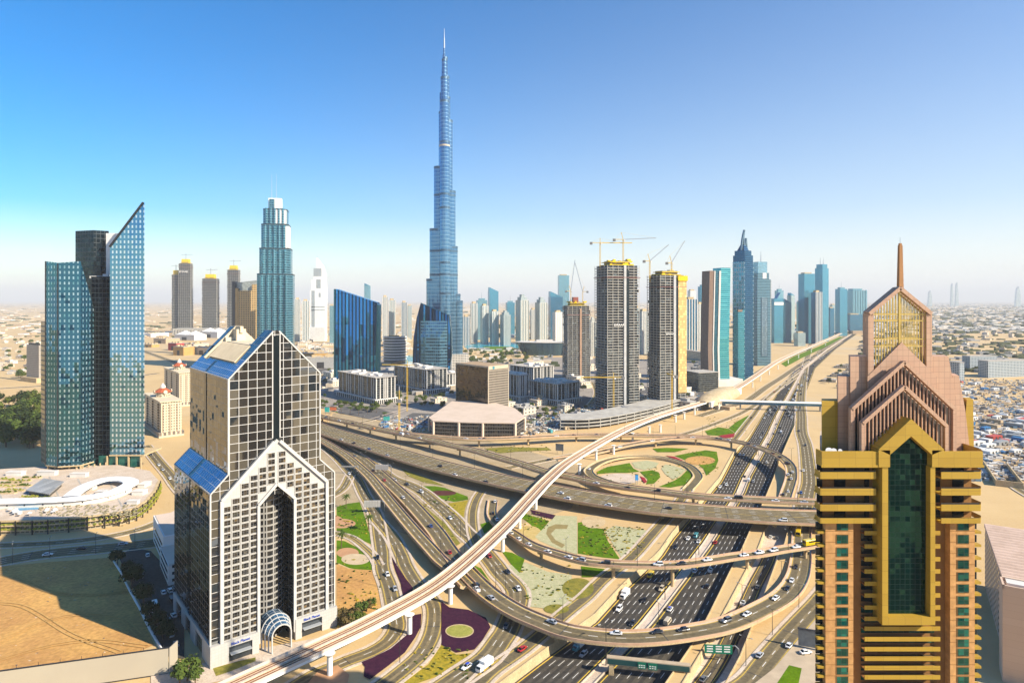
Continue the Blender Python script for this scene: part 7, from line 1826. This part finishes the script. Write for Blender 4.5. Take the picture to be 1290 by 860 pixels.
# container yard and stockpiles right of the golden tower; site clutter by the building-site towers
CC = [plain('bin_'+n, c, .6) for n, c in (('white', (.62,.62,.60)), ('blue', (.03,.16,.36)), ('red', (.42,.06,.04)), ('grey', (.26,.27,.27)), ('tan', (.42,.32,.20)), ('teal', (.06,.30,.34)))]
CN = ['white', 'blue', 'red', 'grey', 'tan', 'teal']
def make_cabin(k):
    m = MB(); m.box(-3, 3, -1.25, 1.25, .2, 2.7, 0)
    for q in range(12): x = -2.8+.5*q; m.box(x, x+.2, -1.31, -1.25, .3, 2.6, 0)
    m.box(-2.9, -2.4, -1.2, 1.2, 0, .2, 1); m.box(2.4, 2.9, -1.2, 1.2, 0, .2, 1); m.box(-1.4, -.6, -1.34, -1.31, .3, 2.2, 1); m.box(.6, 1.6, -1.34, -1.31, 1.2, 2.1, 1)
    return m.build('site_cabin', [CC[k], M_dark])
CAB = [make_cabin(k) for k in range(6)]; cu_ = set()
def cabin(loc, rz, sc, k, label, group):
    if k not in cu_: o = CAB[k]; cu_.add(k)
    else: o = CAB[k].copy(); COL.objects.link(o)
    o.location = loc; o.rotation_euler = (0,0,rz); o.scale = sc; o['label'] = label; o['category'] = 'site cabin'; o['group'] = group
rc = random.Random(8)
for _ in range(120):
    px, py = rc.uniform(1206, 1300), rc.uniform(482, 572); k = rc.choice((0,0,0,0,3,3,4,4,1,0,2))
    if 505 < py < 516: continue
    s = rc.uniform(.8, 2.0); cabin(W(px, py), R(rc.choice((25, 115, 30))) + rc.uniform(-.1,.1), (s*rc.uniform(1,2.4), s*rc.uniform(1,2), s), k, f'{CN[k]} cabin or stored load in the works yard right of the golden tower', f'{CN[k]} cabins in the right works yard')
for _ in range(110):
    px = rc.uniform(672, 872); py = 543 - (px-672)*.185 + rc.uniform(-16, 6) ; k = rc.choice((0,0,3,4,5,1,2,3))
    s = rc.uniform(.5, 1.3); cabin(W(px, py), rc.uniform(0,3), (s*rc.uniform(.8,2), s, s*rc.uniform(.7,1.4)), k, f'{CN[k]} cabin or stacked load on the building site below the bare towers', f'{CN[k]} cabins on the building site')
for k_ in range(26):
    px, py = rc.uniform(484, 545), rc.uniform(528, 541); k = rc.choice((0,0,0,1,2,3)); s = rc.uniform(.6,1.1)
    cabin(W(px, py), rc.uniform(0,3), (s*1.6, s, s), k, f'{CN[k]} cabin on the yard beside the brown cube podium', f'{CN[k]} cabins beside the brown cube')
def clutter(name, n, fn, mats, smax, label):
    q = random.Random(n); m = MB()
    for _ in range(n):
        p = W(*fn(q)); s = q.uniform(.3, 1)*smax; a = s*q.uniform(.6,2.2); m.prism([(p.x + a*math.cos(t_)*(1 if i_ % 2 else 1) , p.y + s*math.sin(t_)) for i_, t_ in enumerate((.3,1.9,3.3,5.1))], 0, q.uniform(.3,1.1)*smax, q.randrange(len(mats)), bot=False)
    o = m.build(name, mats); o['kind'] = 'stuff'; o['label'] = label
CM = [HM[1], HM[1], HM[3], HM[2], HM[0], plain('clutter_dark', (.08,.08,.085), .8), M_pv, plain('clutter_blue', (.12,.22,.32), .7)]
clutter('stored_materials', 2600, lambda q: (q.uniform(1200, 1310), q.uniform(478, 606)), CM, 2.6, 'strewn materials and pale debris over the works yard right of the golden tower')
clutter('building_debris', 1500, lambda q: ((a := q.uniform(655, 880)), 545-(a-660)*.185+q.uniform(-20, 5)), CM, 2.0, 'stacked materials and rubble on the building site below the bare towers')
SH = [surf('shrub', (.05,.085,.012), .9, c2=(.09,.11,.02), scale=.8), surf('shrub_dark', (.03,.05,.012), .9), M_yflow, M_olive]
beds = [(424,700,480,795),(505,815,590,855),(640,712,720,765),(762,664,812,700),(520,625,575,680),(424,636,466,680),(660,646,690,668),(730,660,775,700),(752,584,870,612),(855,568,905,598),(890,525,940,548),(600,560,690,570)]
clutter('garden_shrubs', 900, lambda q: (lambda b: (q.uniform(b[0], b[2]), q.uniform(b[1], b[3])))(q.choice(beds)), SH, .8, 'small shrubs and plants dotted over the interchange gardens')
clutter('lot_rubble', 240, lambda q: (q.uniform(-10, 180), q.uniform(712, 842)), [HM[2], M_lot, CM[5], HM[0]], .45, 'pebbles and scraps on the sand lot')
# tyre tracks across the lot
for k, pts in enumerate(([(-20,820),(40,790),(95,775),(150,780),(175,800)], [(-20,760),(30,765),(90,800),(150,822)], [(20,722),(60,745),(120,750),(160,745)], [(-20,838),(60,815),(120,808),(185,815)])):
    tk = MB(); dp = dense([W(*p) for p in pts], 4); ff = frames(dp)
    for o in (-1.1, 1.1): flatstrip(tk, dp, ff, o-.35, o+.35, .62, Vector((0,0,0)))
    struct(tk.build('tyre_track', surf('track_sand', (.46,.27,.09), .95, c2=(.56,.34,.12), scale=.4)))
clutter('yard_debris', 260, lambda q: (q.uniform(478, 548), q.uniform(524, 544)), CM, 1.6, 'stacked materials on the yard beside the brown cube')
# raw podium of the building site
t = thing('site_podium', 'curved unfinished concrete podium decks below the bare towers', 'building site', W(765, 530))
B = Vector(t.location); pth = dense([W(*p) - B for p in ((706,541),(735,541),(765,538),(800,531),(835,522),(862,513))], 8); fr = frames(pth)
for z in (4.2, 8.6, 13):
    m = MB(); strip(m, pth, fr, [(0, z-.9), (0, z), (46, z), (46, z-.9)][::-1]); m.build('floor_slab', M_slab, t)
m = MB()
for i in range(0, len(pth), 2):
    for o in (1, 14, 30): p = pth[i] + fr[i][1]*o; m.box(p.x-.5, p.x+.5, p.y-.5, p.y+.5, 0, 12.2)
m.build('column', M_slab, t)
# sunken ramp right of the golden tower
t = thing('tunnel_ramp', 'grey sunken tunnel ramp with pale walls right of the golden tower', 'ramp', W(1262, 600), R(-30))
m = MB(); m.box(-9, 9, -40, 40, .05, .12); m.build('ramp_surface', plain('ramp_blue', (.08,.09,.10), .8), t)
for x in (-10, 9.2):
    m = MB(); m.box(x, x+.9, -40, 40, 0, 5.5); m.build('side_wall', M_conc, t)
m = MB(); m.box(-10, 10.1, -41, -40.01, 0, 5.5); m.build('end_wall', M_conc, t)
road('yard_lane', [(1215,575),(1240,585),(1262,598),(1290,618),(1330,640)], 12, 2, wm='yard_lane')
road('works_road', [(1200,511),(1240,510.5),(1290,509),(1340,508)], 12, 2, wm='works_road')
# far sprawl: low roofs and tree belts fading into the haze, one mass
def sprawl(name, n, fx, fy, mats, hs, ss):
    q = random.Random(hash(name) % 1000 if False else len(name)); m = MB()
    for _ in range(n):
        p = W(q.uniform(*fx), fy[0] + (fy[1]-fy[0])*q.random()**2.0); s = q.uniform(*ss)*(1 + p.y/9000); a = s*q.uniform(.6,2.0); h = q.uniform(*hs)
        m.box(p.x-a, p.x+a, p.y-s, p.y+s, 0, h, q.randrange(len(mats)))
    o = m.build(name, mats); o['kind'] = 'stuff'; return o
GT = surf('far_trees', (.06,.075,.03), .9, c2=(.09,.10,.05), scale=.05)
sprawl('distant_rooftops', 5200, (1086, 1420), (381, 420), [HM[0], HM[1], HM[3], HM[1], GT, GT], (5, 14), (5, 14))['label'] = 'distant low rooftops fading into haze right of the golden tower'
sprawl('distant_tree_belts', 1500, (1086, 1420), (384, 470), [GT, GT, HM[3]], (4, 9), (3, 9))['label'] = 'tree belts between the hazy houses'
sprawl('desert_scrub', 1700, (-120, 620), (381, 425), [GT, HM[0], HM[2], HM[1]], (3, 9), (5, 16))['label'] = 'scattered scrub and huts on the desert plain'
sprawl('distant_skirt_buildings', 900, (560, 1080), (383, 425), [HM[0], HM[1], HM[2], GT, BLUES[3]], (8, 26), (6, 16))['label'] = 'low buildings between the feet of the far towers'
sprawl('office_quarter', 420, (380, 700), (440, 500), [HM[0], HM[1], HM[3], GT], (3, 7), (3, 8))['label'] = 'small sheds and planting between the offices'
# sail hotel and pale towers on the far coast
for lb, px, w, top in (('far sail-shaped tower almost lost in haze at the right edge', 1283, 7, 361), ('far pale tower cluster in haze, left of two', 1172, 5, 366), ('far pale slim tower in haze above the sprawl', 1200, 3, 357), ('far pale slim twin tower in haze above the sprawl', 1206, 3.5, 356)):
    Y = 17000; t = thing('far_tower', lb, 'tower', (at(px, Y), Y, 0)); k = Y/F; h = hz(top, Y)
    m = MB(); m.xprism([(-w*k/2,0),(w*k/2,0),(w*k*.45,h*.5),(w*k*.15,h),(-w*k*.2,h*.9)], 0, 60); m.build('tower_body', BLUES[3], t)
    m = MB(); m.tube((0,30,h*.9), (0,30,h*1.06), 6, 2); m.build('mast', M_steel, t)

# -- haze: one even box of air
hm = bpy.data.materials.new('haze'); hm.use_nodes = True; ht = hm.node_tree; ht.nodes.clear()
ho = ht.nodes.new('ShaderNodeOutputMaterial'); pv = ht.nodes.new('ShaderNodeVolumePrincipled')
pv.inputs['Color'].default_value = (.97,.97,.96,1); pv.inputs['Density'].default_value = 0.00005; pv.inputs['Anisotropy'].default_value = 0.0
ht.links.new(pv.outputs[0], ho.inputs['Volume'])
m = MB(); m.box(-34000, 34000, -1500, 64000, -6, 850); hz_ = m.build('haze', hm); hz_['kind'] = 'stuff'

# -- unseen towers added behind the viewpoint to darken the reflections in the glass
for k, (x, y, w, d, h) in enumerate(((150,-190,46,40,190),(330,-230,52,44,170),(470,-170,40,40,215),(620,-240,60,46,150),(-90,-240,44,40,160),(-300,-220,50,40,140),(-520,-200,60,44,180),(800,-200,60,50,200))):
    t = thing('reflection_tower', ('grey','bronze','dark glass','tan','pale','brown','blue-grey','sandy')[k] + ' tower added behind the viewpoint, out of frame, for the glass to reflect', 'tower', (x, y, 0), R(30))
    m = MB(); m.box(-w/2, w/2, -d/2, d/2, 0, h); m.build('tower_body', (G_off, BEIGE[0], BLUES[2], BEIGE[1])[k % 4], t); m = MB(); m.box(-w*.3, w*.3, -d*.3, d*.3, h, h+6); m.build('roof_plant', M_conc, t)
